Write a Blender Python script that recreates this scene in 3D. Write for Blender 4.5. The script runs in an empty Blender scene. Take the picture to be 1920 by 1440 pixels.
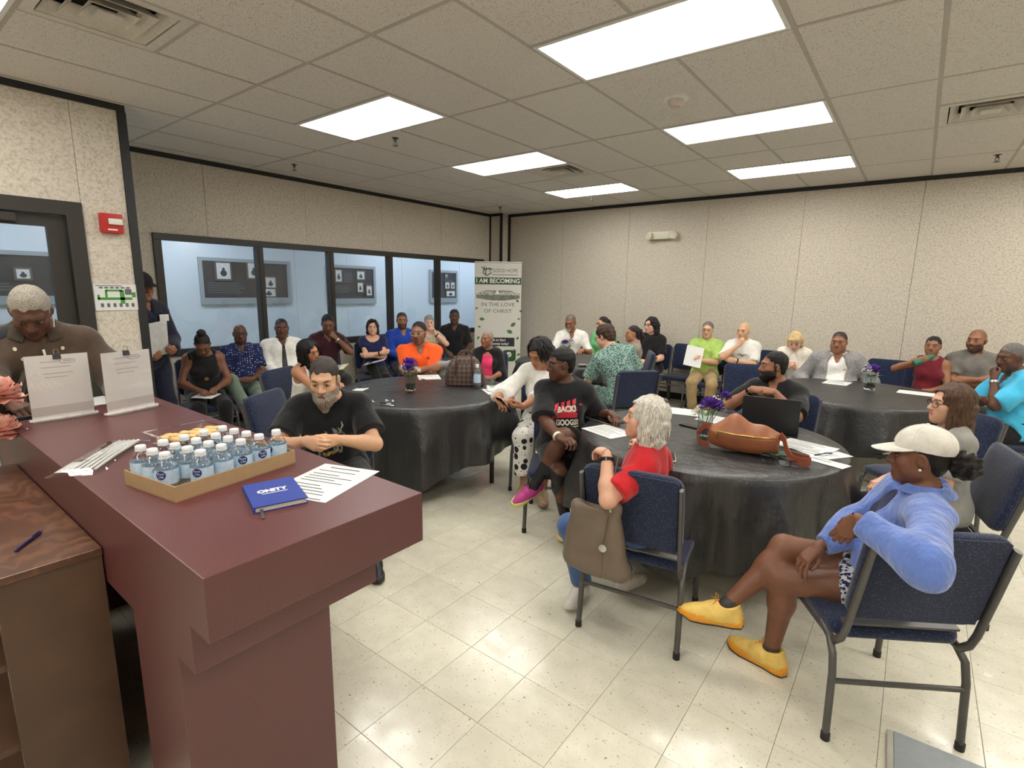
import bpy, bmesh, math, random
import numpy as np
from mathutils import Vector, Matrix
from mathutils.bvhtree import BVHTree
random.seed(7); np.random.seed(7)
sc = bpy.context.scene
COL = sc.collection
# ---------------------------------------------------------------- camera
cam_d = bpy.data.cameras.new('camera'); cam = bpy.data.objects.new('camera', cam_d); COL.objects.link(cam)
yaw, pit, rol = -.6549, -.1803, .0158
fw = Vector((math.sin(yaw)*math.cos(pit), math.cos(yaw)*math.cos(pit), math.sin(pit)))
rt0 = Vector((math.cos(yaw), -math.sin(yaw), 0)); up0 = rt0.cross(fw)
rt = rt0*math.cos(rol)+up0*math.sin(rol); up = up0*math.cos(rol)-rt0*math.sin(rol)
cm = Matrix((rt, up, -fw)).transposed().to_4x4(); cm.translation = (0, 0, 1.63)
cam.matrix_world = cm
cam_d.sensor_fit = 'HORIZONTAL'; cam_d.sensor_width = 36; cam_d.lens = 977.6/1920*36
cam_d.clip_start = .03; cam_d.clip_end = 60
sc.camera = cam
sc.cycles.transparent_max_bounces = 32
# ---------------------------------------------------------------- world, exposure
w = bpy.data.worlds.new('World'); sc.world = w; w.use_nodes = True
w.node_tree.nodes['Background'].inputs[0].default_value = (.8, .85, .9, 1)
w.node_tree.nodes['Background'].inputs[1].default_value = .05
vs = sc.view_settings
vs.view_transform = 'Standard'; vs.look = 'None'; vs.gamma = 1; vs.use_curve_mapping = False
vs.exposure = 1.05
LIGHT = 6.6          # radiance of the ceiling diffusers
HALL = 9.5           # radiance of the corridor lamps
# ---------------------------------------------------------------- materials
def lin(c):
    return tuple(((x/255.)/12.92 if x/255. <= .04045 else ((x/255.+.055)/1.055)**2.4) for x in c)
MATS = {}
class N:
    def __init__(s, name):
        s.m = bpy.data.materials.new(name); s.m.use_nodes = True
        s.t = s.m.node_tree; s.b = s.t.nodes['Principled BSDF']
    def n(s, typ, **kw):
        x = s.t.nodes.new(typ)
        for k, v in kw.items():
            if k in x.inputs.keys(): x.inputs[k].default_value = v
            else: setattr(x, k, v)
        return x
    def l(s, a, b): s.t.links.new(a, b)
    def co(s, kind='Object', scale=(1, 1, 1), rot=(0, 0, 0)):
        tc = s.n('ShaderNodeTexCoord'); mp = s.n('ShaderNodeMapping')
        mp.inputs['Scale'].default_value = scale; mp.inputs['Rotation'].default_value = rot
        s.l(tc.outputs[kind], mp.inputs[0]); return mp.outputs[0]
    def noise(s, co, scale, detail=3, rough=.55):
        x = s.n('ShaderNodeTexNoise', Scale=scale, Detail=detail, Roughness=rough); s.l(co, x.inputs['Vector']); return x.outputs[0]
    def ramp(s, fac, stops):
        x = s.n('ShaderNodeValToRGB'); e = x.color_ramp.elements
        while len(e) < len(stops): e.new(.5)
        for q, (p, c) in zip(e, stops): q.position = p; q.color = (*c, 1) if len(c) == 3 else c
        s.l(fac, x.inputs[0]); return x.outputs[0]
    def mix(s, fac, a, b, mode='MIX'):
        x = s.n('ShaderNodeMix', data_type='RGBA', blend_type=mode)
        for sock, v in ((x.inputs[0], fac), (x.inputs[6], a), (x.inputs[7], b)):
            if hasattr(v, 'is_linked'): s.l(v, sock)
            elif isinstance(v, (int, float)): sock.default_value = v
            else: sock.default_value = (*v[:3], 1)
        return x.outputs[2]
    def bump(s, h, strength=.3, dist=.002):
        x = s.n('ShaderNodeBump', Strength=strength, Distance=dist); s.l(h, x.inputs['Height']); s.l(x.outputs[0], s.b.inputs['Normal']); return x
    def set(s, **kw):
        for k, v in kw.items():
            k = k.replace('_', ' ')
            if hasattr(v, 'is_linked'): s.l(v, s.b.inputs[k])
            elif isinstance(v, tuple): s.b.inputs[k].default_value = (*v[:3], 1)
            else: s.b.inputs[k].default_value = v
        return s
def flat(name, rgb, rough=.5, metal=0, var=.12, scale=30, bump=0, bscale=200, spec=None, coat=0):
    if name in MATS: return MATS[name]
    q = N(name); c = lin(rgb); co = q.co()
    f = q.noise(co, scale)
    q.set(Base_Color=q.ramp(f, [(.3, tuple(x*(1-var) for x in c)), (.7, tuple(min(1, x*(1+var)) for x in c))]), Roughness=rough, Metallic=metal)
    if spec is not None: q.set(**{'Specular_IOR_Level': spec})
    if coat: q.set(Coat_Weight=coat, Coat_Roughness=.1)
    if bump: q.bump(q.noise(co, bscale, 2), bump, .002)
    MATS[name] = q.m; return q.m
def fabric(name, rgb, rough=.9, var=.15, wr=.35, weave=900, sheen=.2):
    if name in MATS: return MATS[name]
    q = N(name); c = lin(rgb); co = q.co()
    f = q.noise(co, 14, 4)
    q.set(Base_Color=q.ramp(f, [(.3, tuple(x*(1-var) for x in c)), (.7, tuple(min(1, x*(1+var)) for x in c))]), Roughness=rough, Sheen_Weight=sheen, Specular_IOR_Level=.2)
    a = q.n('ShaderNodeMath', operation='ADD'); q.l(q.noise(q.co(scale=(1, 1, .6)), 16, 3), a.inputs[0])
    b = q.n('ShaderNodeMath', operation='MULTIPLY'); q.l(q.noise(co, weave, 1), b.inputs[0]); b.inputs[1].default_value = .04
    q.l(b.outputs[0], a.inputs[1]); q.bump(a.outputs[0], wr, .03)
    MATS[name] = q.m; return q.m
def emit(name, rgb, s):
    q = N(name); q.set(Base_Color=lin(rgb), Emission_Color=lin(rgb), Emission_Strength=s); return q.m
def glass(name, rgb=(240, 250, 248), rough=.0, ior=1.45, alpha=None):
    """thin clear sheet: transparent, with a reflection that grows towards grazing angles"""
    q = N(name)
    tr = q.n('ShaderNodeBsdfTransparent'); tr.inputs[0].default_value = (*lin(rgb), 1)
    gl = q.n('ShaderNodeBsdfGlossy'); gl.inputs['Roughness'].default_value = rough+.02
    lw = q.n('ShaderNodeLayerWeight', Blend=.5); pw = q.n('ShaderNodeMath', operation='POWER'); q.l(lw.outputs['Facing'], pw.inputs[0]); pw.inputs[1].default_value = 3.5
    ma = q.n('ShaderNodeMath', operation='MULTIPLY_ADD'); q.l(pw.outputs[0], ma.inputs[0]); ma.inputs[1].default_value = .75*(ior-1)/.45; ma.inputs[2].default_value = .05; mx = q.n('ShaderNodeMixShader')
    q.l(ma.outputs[0], mx.inputs[0]); q.l(tr.outputs[0], mx.inputs[1]); q.l(gl.outputs[0], mx.inputs[2])
    q.l(mx.outputs[0], q.t.nodes['Material Output'].inputs[0]); return q.m
# ---------------------------------------------------------------- mesh helpers
class MB:
    def __init__(s): s.v = []; s.f = []; s.mi = []; s.cur = 0
    def add(s, vs, fs):
        o = len(s.v); s.v += [tuple(p) for p in vs]; s.f += [tuple(i+o for i in q) for q in fs]; s.mi += [s.cur]*len(fs); return s
    def box(s, x0, x1, y0, y1, z0, z1, M=None):
        v = [Vector(p) for p in ((x0,y0,z0),(x1,y0,z0),(x1,y1,z0),(x0,y1,z0),(x0,y0,z1),(x1,y0,z1),(x1,y1,z1),(x0,y1,z1))]
        if M is not None: v = [M @ p for p in v]
        return s.add(v, [(3,2,1,0),(4,5,6,7),(0,1,5,4),(1,2,6,5),(2,3,7,6),(3,0,4,7)])
    def tube(s, pts, r, n=8, cap=True, flat_=1.0, closed=False, upv=None):
        P = [Vector(p) for p in pts]; m = len(P); R = r if isinstance(r, (list, tuple)) else [r]*m
        vs = []; pu = None
        for i in range(m):
            if closed: t = (P[(i+1) % m]-P[i-1]).normalized()
            else: t = (P[min(i+1, m-1)]-P[max(i-1, 0)]).normalized()
            if pu is None:
                a = Vector(upv) if upv else (Vector((0,0,1)) if abs(t.z) < .9 else Vector((1,0,0)))
            else: a = pu
            x = t.cross(a)
            if x.length < 1e-6: x = t.cross(Vector((.3,.9,.1)))
            x.normalize(); y = x.cross(t).normalized(); pu = y
            for k in range(n):
                an = 2*math.pi*k/n; vs.append(P[i]+x*(R[i]*math.cos(an))+y*(R[i]*flat_*math.sin(an)))
        fs = []
        for i in range(m if closed else m-1):
            j = (i+1) % m
            for k in range(n):
                l = (k+1) % n; fs.append((i*n+k, i*n+l, j*n+l, j*n+k))
        if cap and not closed: fs += [tuple(range(n-1, -1, -1)), tuple((m-1)*n+k for k in range(n))]
        return s.add(vs, fs)
    def lathe(s, prof, n=24, M=None, cx=0, cy=0):
        vs = []
        for r, z in prof:
            for k in range(n):
                a = 2*math.pi*k/n; p = Vector((cx+r*math.cos(a), cy+r*math.sin(a), z)); vs.append(M @ p if M is not None else p)
        fs = []
        for i in range(len(prof)-1):
            for k in range(n):
                l = (k+1) % n; fs.append((i*n+k, i*n+l, (i+1)*n+l, (i+1)*n+k))
        fs.append(tuple(range(n-1, -1, -1))); fs.append(tuple((len(prof)-1)*n+k for k in range(n)))
        return s.add(vs, fs)
    def ball(s, c, r, n=10, m=7, M=None):
        rr = r if isinstance(r, (tuple, list)) else (r, r, r); vs = []
        c = Vector(c)
        for i in range(1, m):
            ph = math.pi*i/m
            for k in range(n):
                a = 2*math.pi*k/n
                p = Vector((rr[0]*math.sin(ph)*math.cos(a), rr[1]*math.sin(ph)*math.sin(a), rr[2]*math.cos(ph)))
                vs.append(c+(M @ p if M is not None else p))
        a0 = Vector((0,0,rr[2])); a1 = Vector((0,0,-rr[2]))
        vs.append(c+(M @ a0 if M is not None else a0)); vs.append(c+(M @ a1 if M is not None else a1))
        T = (m-1)*n; fs = []
        for i in range(m-2):
            for k in range(n):
                l = (k+1) % n; fs.append((i*n+l, i*n+k, (i+1)*n+k, (i+1)*n+l))
        for k in range(n):
            l = (k+1) % n; fs.append((T, k, l)); fs.append((T+1, (m-2)*n+l, (m-2)*n+k))
        return s.add(vs, fs)
    def prism(s, poly, z0, z1, M=None):
        n = len(poly); vs = [Vector((p[0], p[1], z0)) for p in poly]+[Vector((p[0], p[1], z1)) for p in poly]
        if M is not None: vs = [M @ p for p in vs]
        return s.add(vs, [tuple(range(n-1, -1, -1)), tuple(range(n, 2*n))]+[(i, (i+1) % n, n+(i+1) % n, n+i) for i in range(n)])
    def build(s, name, mat, parent=None, loc=(0,0,0), smooth=True, bevel=0, angle=40):
        me = bpy.data.meshes.new(name); me.from_pydata(s.v, [], s.f)
        for m in (mat if isinstance(mat, (list, tuple)) else [mat]): me.materials.append(m)
        if s.cur or any(s.mi): me.polygons.foreach_set('material_index', s.mi)
        bm = bmesh.new(); bm.from_mesh(me)
        bmesh.ops.recalc_face_normals(bm, faces=bm.faces)
        if bevel: bmesh.ops.bevel(bm, geom=[e for e in bm.edges if len(e.link_faces) == 2 and e.calc_face_angle(0) > .5], offset=bevel, segments=2, affect='EDGES', profile=.7, clamp_overlap=True)
        bm.to_mesh(me); bm.free()
        if smooth: me.shade_smooth(); me.set_sharp_from_angle(angle=math.radians(angle))
        return link(name, me, parent, loc)
def link(name, me, parent=None, loc=(0,0,0)):
    o = bpy.data.objects.new(name, me); COL.objects.link(o); o.location = loc
    if parent is not None: o.parent = parent
    return o
def empty(name, label, cat, loc=(0,0,0), rz=0, group=None):
    o = bpy.data.objects.new(name, None); COL.objects.link(o); o.location = loc; o.rotation_euler.z = rz
    o.empty_display_size = .1
    o['label'] = label; o['category'] = cat
    if group: o['group'] = group
    return o
def tag(o, label=None, cat=None, group=None, kind=None):
    for k, v in (('label', label), ('category', cat), ('group', group), ('kind', kind)):
        if v: o[k] = v
    return o
def dup(root, loc, rz=None, label=None, group=None):
    def cp(o, par):
        c = o.copy(); COL.objects.link(c)
        if par is not None: c.parent = par
        for ch in [x for x in KIDS.get(o.name, [])]: cp(ch, c)
        return c
    KIDS = {}
    for o in bpy.data.objects:
        if o.parent: KIDS.setdefault(o.parent.name, []).append(o)
    r = cp(root, None); r.location = loc
    if rz is not None: r.rotation_euler.z = rz
    if label: r['label'] = label
    if group: r['group'] = group
    return r
def rotz(a): return Matrix.Rotation(a, 4, 'Z')
def text_mesh(s, size, font=None, extr=0.0, align='CENTER', spacing=1.0, bold=0):
    cu = bpy.data.curves.new('t', 'FONT'); cu.body = s; cu.size = size; cu.align_x = align; cu.align_y = 'CENTER'; cu.extrude = extr
    cu.space_character = spacing; cu.resolution_u = 3; cu.offset = bold
    o = bpy.data.objects.new('t', cu); COL.objects.link(o)
    dg = bpy.context.evaluated_depsgraph_get(); dg.update()
    me = bpy.data.meshes.new_from_object(o.evaluated_get(dg))
    v = np.zeros(len(me.vertices)*3); me.vertices.foreach_get('co', v)
    f = [tuple(p.vertices) for p in me.polygons]
    bpy.data.objects.remove(o); bpy.data.curves.remove(cu); bpy.data.meshes.remove(me)
    return [Vector(p) for p in v.reshape(-1, 3)], f
def text(mb, s, size, M, width=None, **kw):
    v, f = text_mesh(s, size, **kw)
    if width and v:
        w_ = max(p.x for p in v)-min(p.x for p in v)
        k = width/max(w_, 1e-6); v = [Vector((p.x*k, p.y, p.z)) for p in v]
    mb.add([M @ p for p in v], f)
def frame(o, x, y):
    """matrix with given origin, x axis and y axis"""
    x = Vector(x).normalized(); z = x.cross(Vector(y)).normalized(); y = z.cross(x)
    M = Matrix((x, y, z)).transposed().to_4x4(); M.translation = o; return M
# ---------------------------------------------------------------- soft bodies: smooth-union distance fields meshed by surface nets
A_ = lambda *a: np.array(a, dtype=np.float64)
def R3(ax, deg):
    a = math.radians(deg); c, s = math.cos(a), math.sin(a)
    return {'x': A_([1,0,0],[0,c,-s],[0,s,c]), 'y': A_([c,0,s],[0,1,0],[-s,0,c]), 'z': A_([c,-s,0],[s,c,0],[0,0,1])}[ax]
def TM(R=None, t=(0,0,0)):
    M = np.eye(4)
    if R is not None: M[:3, :3] = R
    M[:3, 3] = t; return M
def ap(M, p): return M[:3, :3] @ np.asarray(p, float) + M[:3, 3]
def nrm(v):
    v = np.asarray(v, float); return v/max(1e-9, np.linalg.norm(v))
class Pr:
    """primitive: tapered capsule or ellipsoid"""
    def __init__(s, a, b=None, ra=.05, rb=None, k=.03, op=1, R=None, clips=(), sq=None):
        s.a = np.asarray(a, float); s.b = None if b is None else np.asarray(b, float)
        s.ra = ra; s.rb = ra if rb is None else rb; s.k = k; s.op = op; s.R = np.eye(3) if R is None else R
        s.clips = [(np.asarray(p, float), nrm(n)) for p, n in clips]; s.sq = sq
    def tr(s, M):
        sc_ = abs(np.linalg.det(M[:3, :3]))**(1/3); Q = M[:3, :3]/sc_
        sca = lambda r: tuple(x*sc_ for x in r) if isinstance(r, tuple) else r*sc_
        return Pr(ap(M, s.a), None if s.b is None else ap(M, s.b), sca(s.ra), sca(s.rb), s.k*sc_, s.op, Q @ s.R,
                  [(ap(M, p), Q @ n) for p, n in s.clips], None if s.sq is None else (Q @ s.sq[0], s.sq[1]))
    def grow(s, t):
        q = Pr(s.a, s.b, s.ra, s.rb, s.k, s.op, s.R, s.clips, s.sq)
        add = lambda r: tuple(x+t for x in r) if isinstance(r, tuple) else r+t
        q.ra = add(s.ra); q.rb = add(s.rb); return q
    def box(s):
        m = max(s.ra) if isinstance(s.ra, tuple) else max(s.ra, s.rb)
        P = [s.a] if s.b is None else [s.a, s.b]
        m = m+s.k+.02
        return np.min(P, 0)-m, np.max(P, 0)+m
    def ev(s, X, Y, Z):
        if s.b is None:
            x, y, z = X-s.a[0], Y-s.a[1], Z-s.a[2]; R = s.R; r = s.ra if isinstance(s.ra, tuple) else (s.ra,)*3
            u = x*R[0,0]+y*R[1,0]+z*R[2,0]; v = x*R[0,1]+y*R[1,1]+z*R[2,1]; q = x*R[0,2]+y*R[1,2]+z*R[2,2]
            k0 = np.sqrt((u/r[0])**2+(v/r[1])**2+(q/r[2])**2); k1 = np.sqrt((u/r[0]**2)**2+(v/r[1]**2)**2+(q/r[2]**2)**2)
            d = k0*(k0-1)/np.maximum(k1, 1e-6)
        else:
            ba = s.b-s.a; L = max(ba @ ba, 1e-9)
            x, y, z = X-s.a[0], Y-s.a[1], Z-s.a[2]
            h = np.clip((x*ba[0]+y*ba[1]+z*ba[2])/L, 0, 1)
            x = x-h*ba[0]; y = y-h*ba[1]; z = z-h*ba[2]
            if s.sq is not None:
                n, f = s.sq; e = (x*n[0]+y*n[1]+z*n[2])*(f-1); x = x+e*n[0]; y = y+e*n[1]; z = z+e*n[2]
            d = np.sqrt(x*x+y*y+z*z)-(s.ra+(s.rb-s.ra)*h)
        for p, n in s.clips: d = np.maximum(d, (X-p[0])*n[0]+(Y-p[1])*n[1]+(Z-p[2])*n[2])
        return d
def field(prims, lo, hi, h, warp=0, seed=0, wk=(18, 55)):
    lo = np.asarray(lo, float); n = np.maximum(((np.asarray(hi)-lo)/h).astype(int)+1, 3)
    ax = [(lo[i]+h*np.arange(n[i])).astype(np.float32) for i in range(3)]
    D = np.full(n, .25, np.float32)
    for p in prims:
        b0, b1 = p.box()
        i0 = np.clip(np.floor((b0-lo)/h).astype(int), 0, n); i1 = np.clip(np.ceil((b1-lo)/h).astype(int)+1, 0, n)
        if np.any(i1 <= i0): continue
        sl = tuple(slice(a, b) for a, b in zip(i0, i1))
        X, Y, Z = ax[0][sl[0]][:, None, None], ax[1][sl[1]][None, :, None], ax[2][sl[2]][None, None, :]
        d = p.ev(X, Y, Z).astype(np.float32); o = D[sl]; k = np.float32(max(p.k, 1e-5))
        if p.op > 0:
            t = np.clip(.5+.5*(o-d)/k, 0, 1); D[sl] = o*(1-t)+d*t-k*t*(1-t)
        elif p.op < 0:
            t = np.clip(.5-.5*(o+d)/k, 0, 1); D[sl] = o*(1-t)-d*t+k*t*(1-t)
        else: D[sl] = np.maximum(o, d)
    if warp:
        rg = np.random.RandomState(seed+11); W = 0
        for i in range(6):
            v = rg.normal(size=3); v[2] *= .8; v = v/np.linalg.norm(v)*rg.uniform(*wk); ph = rg.uniform(0, 6.28)
            W = W+np.sin((ax[0]*v[0]+ph)[:, None, None]+(ax[1]*v[1])[None, :, None]+(ax[2]*v[2])[None, None, :])
        D = D+np.float32(warp/2.2)*W.astype(np.float32)
    return D, lo
def nets(D, lo, h):
    s = D < 0
    c = np.zeros(tuple(x-1 for x in D.shape), np.int8)
    for i in (0, 1):
        for j in (0, 1):
            for k in (0, 1): c += s[i:i+c.shape[0], j:j+c.shape[1], k:k+c.shape[2]]
    act = (c > 0) & (c < 8); I = np.argwhere(act)
    if len(I) == 0: return np.zeros((0, 3)), np.zeros((0, 4), int)
    idx = np.full(c.shape, -1, np.int64); idx[act] = np.arange(len(I))
    val = {}
    for q in np.ndindex(2, 2, 2): val[q] = D[I[:, 0]+q[0], I[:, 1]+q[1], I[:, 2]+q[2]]
    acc = np.zeros((len(I), 3)); cnt = np.zeros(len(I))
    for a in np.ndindex(2, 2, 2):
        for x in range(3):
            if a[x] == 0:
                b = list(a); b[x] = 1; v0, v1 = val[a], val[tuple(b)]
                m = (v0 < 0) != (v1 < 0); t = np.where(m, v0/np.where(m, v0-v1, 1), 0)
                p = np.tile(np.array(a, float), (len(I), 1)); p[:, x] += t
                acc += p*m[:, None]; cnt += m
    V = lo+h*(I+acc/np.maximum(cnt, 1)[:, None])
    F = []
    for x in range(3):
        y, z = (x+1) % 3, (x+2) % 3
        s0 = [slice(None)]*3; s1 = [slice(None)]*3; s0[x] = slice(0, -1); s1[x] = slice(1, None)
        for q in (y, z): s0[q] = slice(1, -1); s1[q] = slice(1, -1)
        a, b = s[tuple(s0)], s[tuple(s1)]
        for fl in (0, 1):
            E = np.argwhere((a & ~b) if fl == 0 else (~a & b))
            if len(E) == 0: continue
            E[:, y] += 1; E[:, z] += 1
            def g(dy, dz):
                q = E.copy(); q[:, y] -= dy; q[:, z] -= dz; return idx[q[:, 0], q[:, 1], q[:, 2]]
            Q = np.stack([g(1, 1), g(0, 1), g(0, 0), g(1, 0)], 1)
            F.append(Q if fl == 0 else Q[:, ::-1])
    F = np.concatenate(F); return V, F[(F >= 0).all(1)]
def mesh_np(name, V, F, mats, col=None, mi=None):
    me = bpy.data.meshes.new(name); n = len(F); k = F.shape[1]
    me.vertices.add(len(V)); me.vertices.foreach_set('co', np.asarray(V, np.float32).ravel())
    me.loops.add(n*k); me.loops.foreach_set('vertex_index', np.asarray(F, np.int32).ravel())
    me.polygons.add(n); me.polygons.foreach_set('loop_start', np.arange(0, n*k, k, dtype=np.int32))
    me.polygons.foreach_set('use_smooth', np.ones(n, bool))
    for m in (mats if isinstance(mats, (list, tuple)) else [mats]): me.materials.append(m)
    if mi is not None: me.polygons.foreach_set('material_index', mi)
    if col is not None:
        at = me.color_attributes.new('Col', 'FLOAT_COLOR', 'POINT')
        at.data.foreach_set('color', np.concatenate([col, np.ones((len(V), 1))], 1).astype(np.float32).ravel())
    me.update(); me.validate(); return me
def bounds(prims, m=.0):
    B = [p.box() for p in prims if p.op > 0]
    return np.min([b[0] for b in B], 0)-m, np.max([b[1] for b in B], 0)+m
def ik(a, c, l1, l2, pole):
    a = np.asarray(a, float); c = np.asarray(c, float); d = c-a; L = np.linalg.norm(d)
    if L > (l1+l2)*.995: c = a+d/L*(l1+l2)*.995; d = c-a; L = np.linalg.norm(d)
    u = d/L; x = (l1*l1-l2*l2+L*L)/(2*L); hh = math.sqrt(max(0, l1*l1-x*x))
    p = np.asarray(pole, float); p = nrm(p-u*(p @ u)); return a+u*x+p*hh, c
def skin_mat():
    q = N('skin'); at = q.n('ShaderNodeAttribute', attribute_name='Col'); co = q.co()
    f = q.noise(co, 60, 4)
    q.set(Base_Color=q.mix(.5, at.outputs[0], q.ramp(f, [(.25, (.42, .40, .40)), (.75, (.58, .56, .55))]), 'SOFT_LIGHT'), Roughness=.48, Specular_IOR_Level=.38)
    q.bump(q.noise(co, 320, 2), .12, .002); return q.m
SKIN = skin_mat()
HAIRM = {}
def hair_mat(rgb, curly=False):
    key = (rgb, curly)
    if key in HAIRM: return HAIRM[key]
    q = N('hair'); c = lin(rgb)
    if curly: f = q.noise(q.co(), 170, 3, .7)
    else:
        co = q.co(); wv = q.noise(co, 9, 2)
        mx = q.n('ShaderNodeVectorMath', operation='MULTIPLY_ADD'); q.l(wv, mx.inputs[0]); mx.inputs[1].default_value = (.02, .02, .02); q.l(co, mx.inputs[2])
        mp = q.n('ShaderNodeMapping'); mp.inputs['Scale'].default_value = (150, 150, 14); q.l(mx.outputs[0], mp.inputs[0])
        f = q.noise(mp.outputs[0], 1, 3, .6)
    k0, k1 = (.45, 1.5)
    q.set(Base_Color=q.ramp(f, [(.3, tuple(x*k0 for x in c)), (.7, tuple(min(1, x*k1) for x in c))]), Roughness=.5, Specular_IOR_Level=.35)
    q.bump(f, .9, .006 if not curly else .008); HAIRM[key] = q.m; return q.m
EYEM = flat('eye_white', (178, 166, 156), .25, var=.02); IRIS = flat('iris', (38, 24, 16), .2, var=.02)
# ---------------------------------------------------------------- body pieces, local frames in metres for a 1.75 m adult
def head_prims(fem, fat=0.0, jaw=1.0):
    f = 1+fat
    P = [Pr((0, -.012, .03), ra=(.073, .093, .086), k=.02), Pr((0, .022, -.03), ra=(.060*f, .066, .082), k=.03)]
    P += [Pr((-.043*f*jaw, .005, -.072), (0, .058, -.1), .022+.012*fat, .022, k=.03), Pr((.043*f*jaw, .005, -.072), (0, .058, -.1), .022+.012*fat, .022, k=.03)]
    P += [Pr((0, .066, -.098), ra=.019 if fem else .022, k=.02)]
    for s in (-1, 1):
        P += [Pr((s*.034*f, .040, -.058), ra=.026, k=.03), Pr((s*.041*f, .054, -.028), ra=.023, k=.025), Pr((s*.01, .083, .024), (s*.042, .066, .022), .0125 if not fem else .010, .010, k=.018)]
        P += [Pr((s*.033, .102, -.002), ra=(.021, .018, .0145), k=.014, op=-1), Pr((s*.032, .071, -.002), ra=.015, k=.008)]
    P += [Pr((0, .080, .012), (0, .104, -.034), .0085, .0125 if fem else .0145, k=.014), Pr((0, .098, -.04), ra=.0105, k=.008)]
    for s in (-1, 1):
        P += [Pr((s*.0125, .092, -.039), ra=(.0085 if fem else .0105, .011, .009), k=.007), Pr((s*.007, .101, -.050), ra=.0045, k=.004, op=-1)]
        P += [Pr((s*.074, -.008, -.008), ra=(.010, .021, .032), k=.008, R=R3('z', s*22) @ R3('y', s*8)), Pr((s*.084, .0, -.006), ra=(.006, .011, .018), k=.006, op=-1)]
    P += [Pr((0, .077, -.070), ra=(.030, .013, .022), k=.02)]
    P += [Pr((-.020, .078, -.0660), (0, .085, -.0650), .0058, .0066, k=.007), Pr((.020, .078, -.0660), (0, .085, -.0650), .0058, .0066, k=.007), Pr((-.015, .081, -.0785), (.015, .081, -.0785), .0078, k=.008)]
    P += [Pr((-.023, .086, -.0722), (0, .092, -.0720), .0020, k=.003, op=-1), Pr((.023, .086, -.0722), (0, .092, -.0720), .0020, k=.003, op=-1)]
    return P
def hand_prims(side, curl=.35, spread=0.0, thumb=.3, fist=None):
    sx = -1 if side == 'R' else 1        # thumb side
    P = []
    mcp = [(.027, .086, 0), (.009, .091, .003), (-.010, .087, .002), (-.026, .077, -.002)]
    ln = [(.043, .026, .021), (.047, .030, .022), (.043, .028, .022), (.034, .021, .019)]
    for i, (m, L) in enumerate(zip(mcp, ln)):
        m = A_(m[0]*sx, m[1], m[2]); w0 = A_(m[0]*.62, .008, 0)
        P.append(Pr(w0, m, .0145, .0115, k=.014))
        c = curl[i] if isinstance(curl, (list, tuple)) else curl*(1+.12*i); an = math.radians(6+62*c)
        sp = math.radians((1.3-i)*(3+spread*9))*sx
        p = m; r = .0098 if i < 3 else .0085
        for j, l in enumerate(L):
            d = A_(math.sin(sp)*math.cos(an), math.cos(sp)*math.cos(an), -math.sin(an)); q = p+d*l
            P.append(Pr(p, q, r*(1.0-.05*j), r*(.93-.05*j), k=.004 if j == 0 else .003)); p = q
            an += math.radians(8+(85 if j == 0 else 55)*c)
    t0 = A_(sx*.014, .018, -.010); t1 = A_(sx*(.040-.012*thumb), .050, -.018-.016*thumb); t2 = A_(sx*(.052-.035*thumb), .080, -.024-.022*thumb); t3 = A_(sx*(.053-.05*thumb), .104, -.026-.026*thumb)
    P += [Pr(t0, t1, .016, .0125, k=.014), Pr(t1, t2, .0115, .0105, k=.005), Pr(t2, t3, .0105, .0085, k=.004)]
    P += [Pr((0, .0, 0), (0, .04, -.002), .019, .022, k=.012, sq=(A_(0,0,1), 1.35))]
    return P
def torso_prims(fem, belly=0.0, bw=1.0, sw=.17):
    """pelvis frame list, chest frame list (chest origin 0.2 above the hips)"""
    pw = (.172 if fem else .165)*bw
    pel = [Pr((0, -.012, .015), ra=(pw, .122+.3*belly, .115), k=.05)]
    pel += [Pr((0, .012+belly*.55, .15), ra=(.142*bw+.5*belly, .112+belly*.6, .15), k=.06)]
    ch = [Pr((0, .004, .15), ra=(.150*bw if fem else .155*bw, .110+.2*belly, .17), k=.06), Pr((-(sw-.055), -.006, .24), (sw-.055, -.006, .24), .068, k=.05)]
    for s in (-1, 1):
        ch.append(Pr((0, -.012, .335), (s*(sw-.02), -.008, .262), .044, .052, k=.04))
        if fem: ch.append(Pr((s*.072*bw, .078, .115), ra=(.062, .05, .06), k=.045))
        else: ch.append(Pr((s*.075, .075, .17), ra=(.07, .04, .06), k=.04))
    return pel, ch
HANDC = {}
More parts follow.
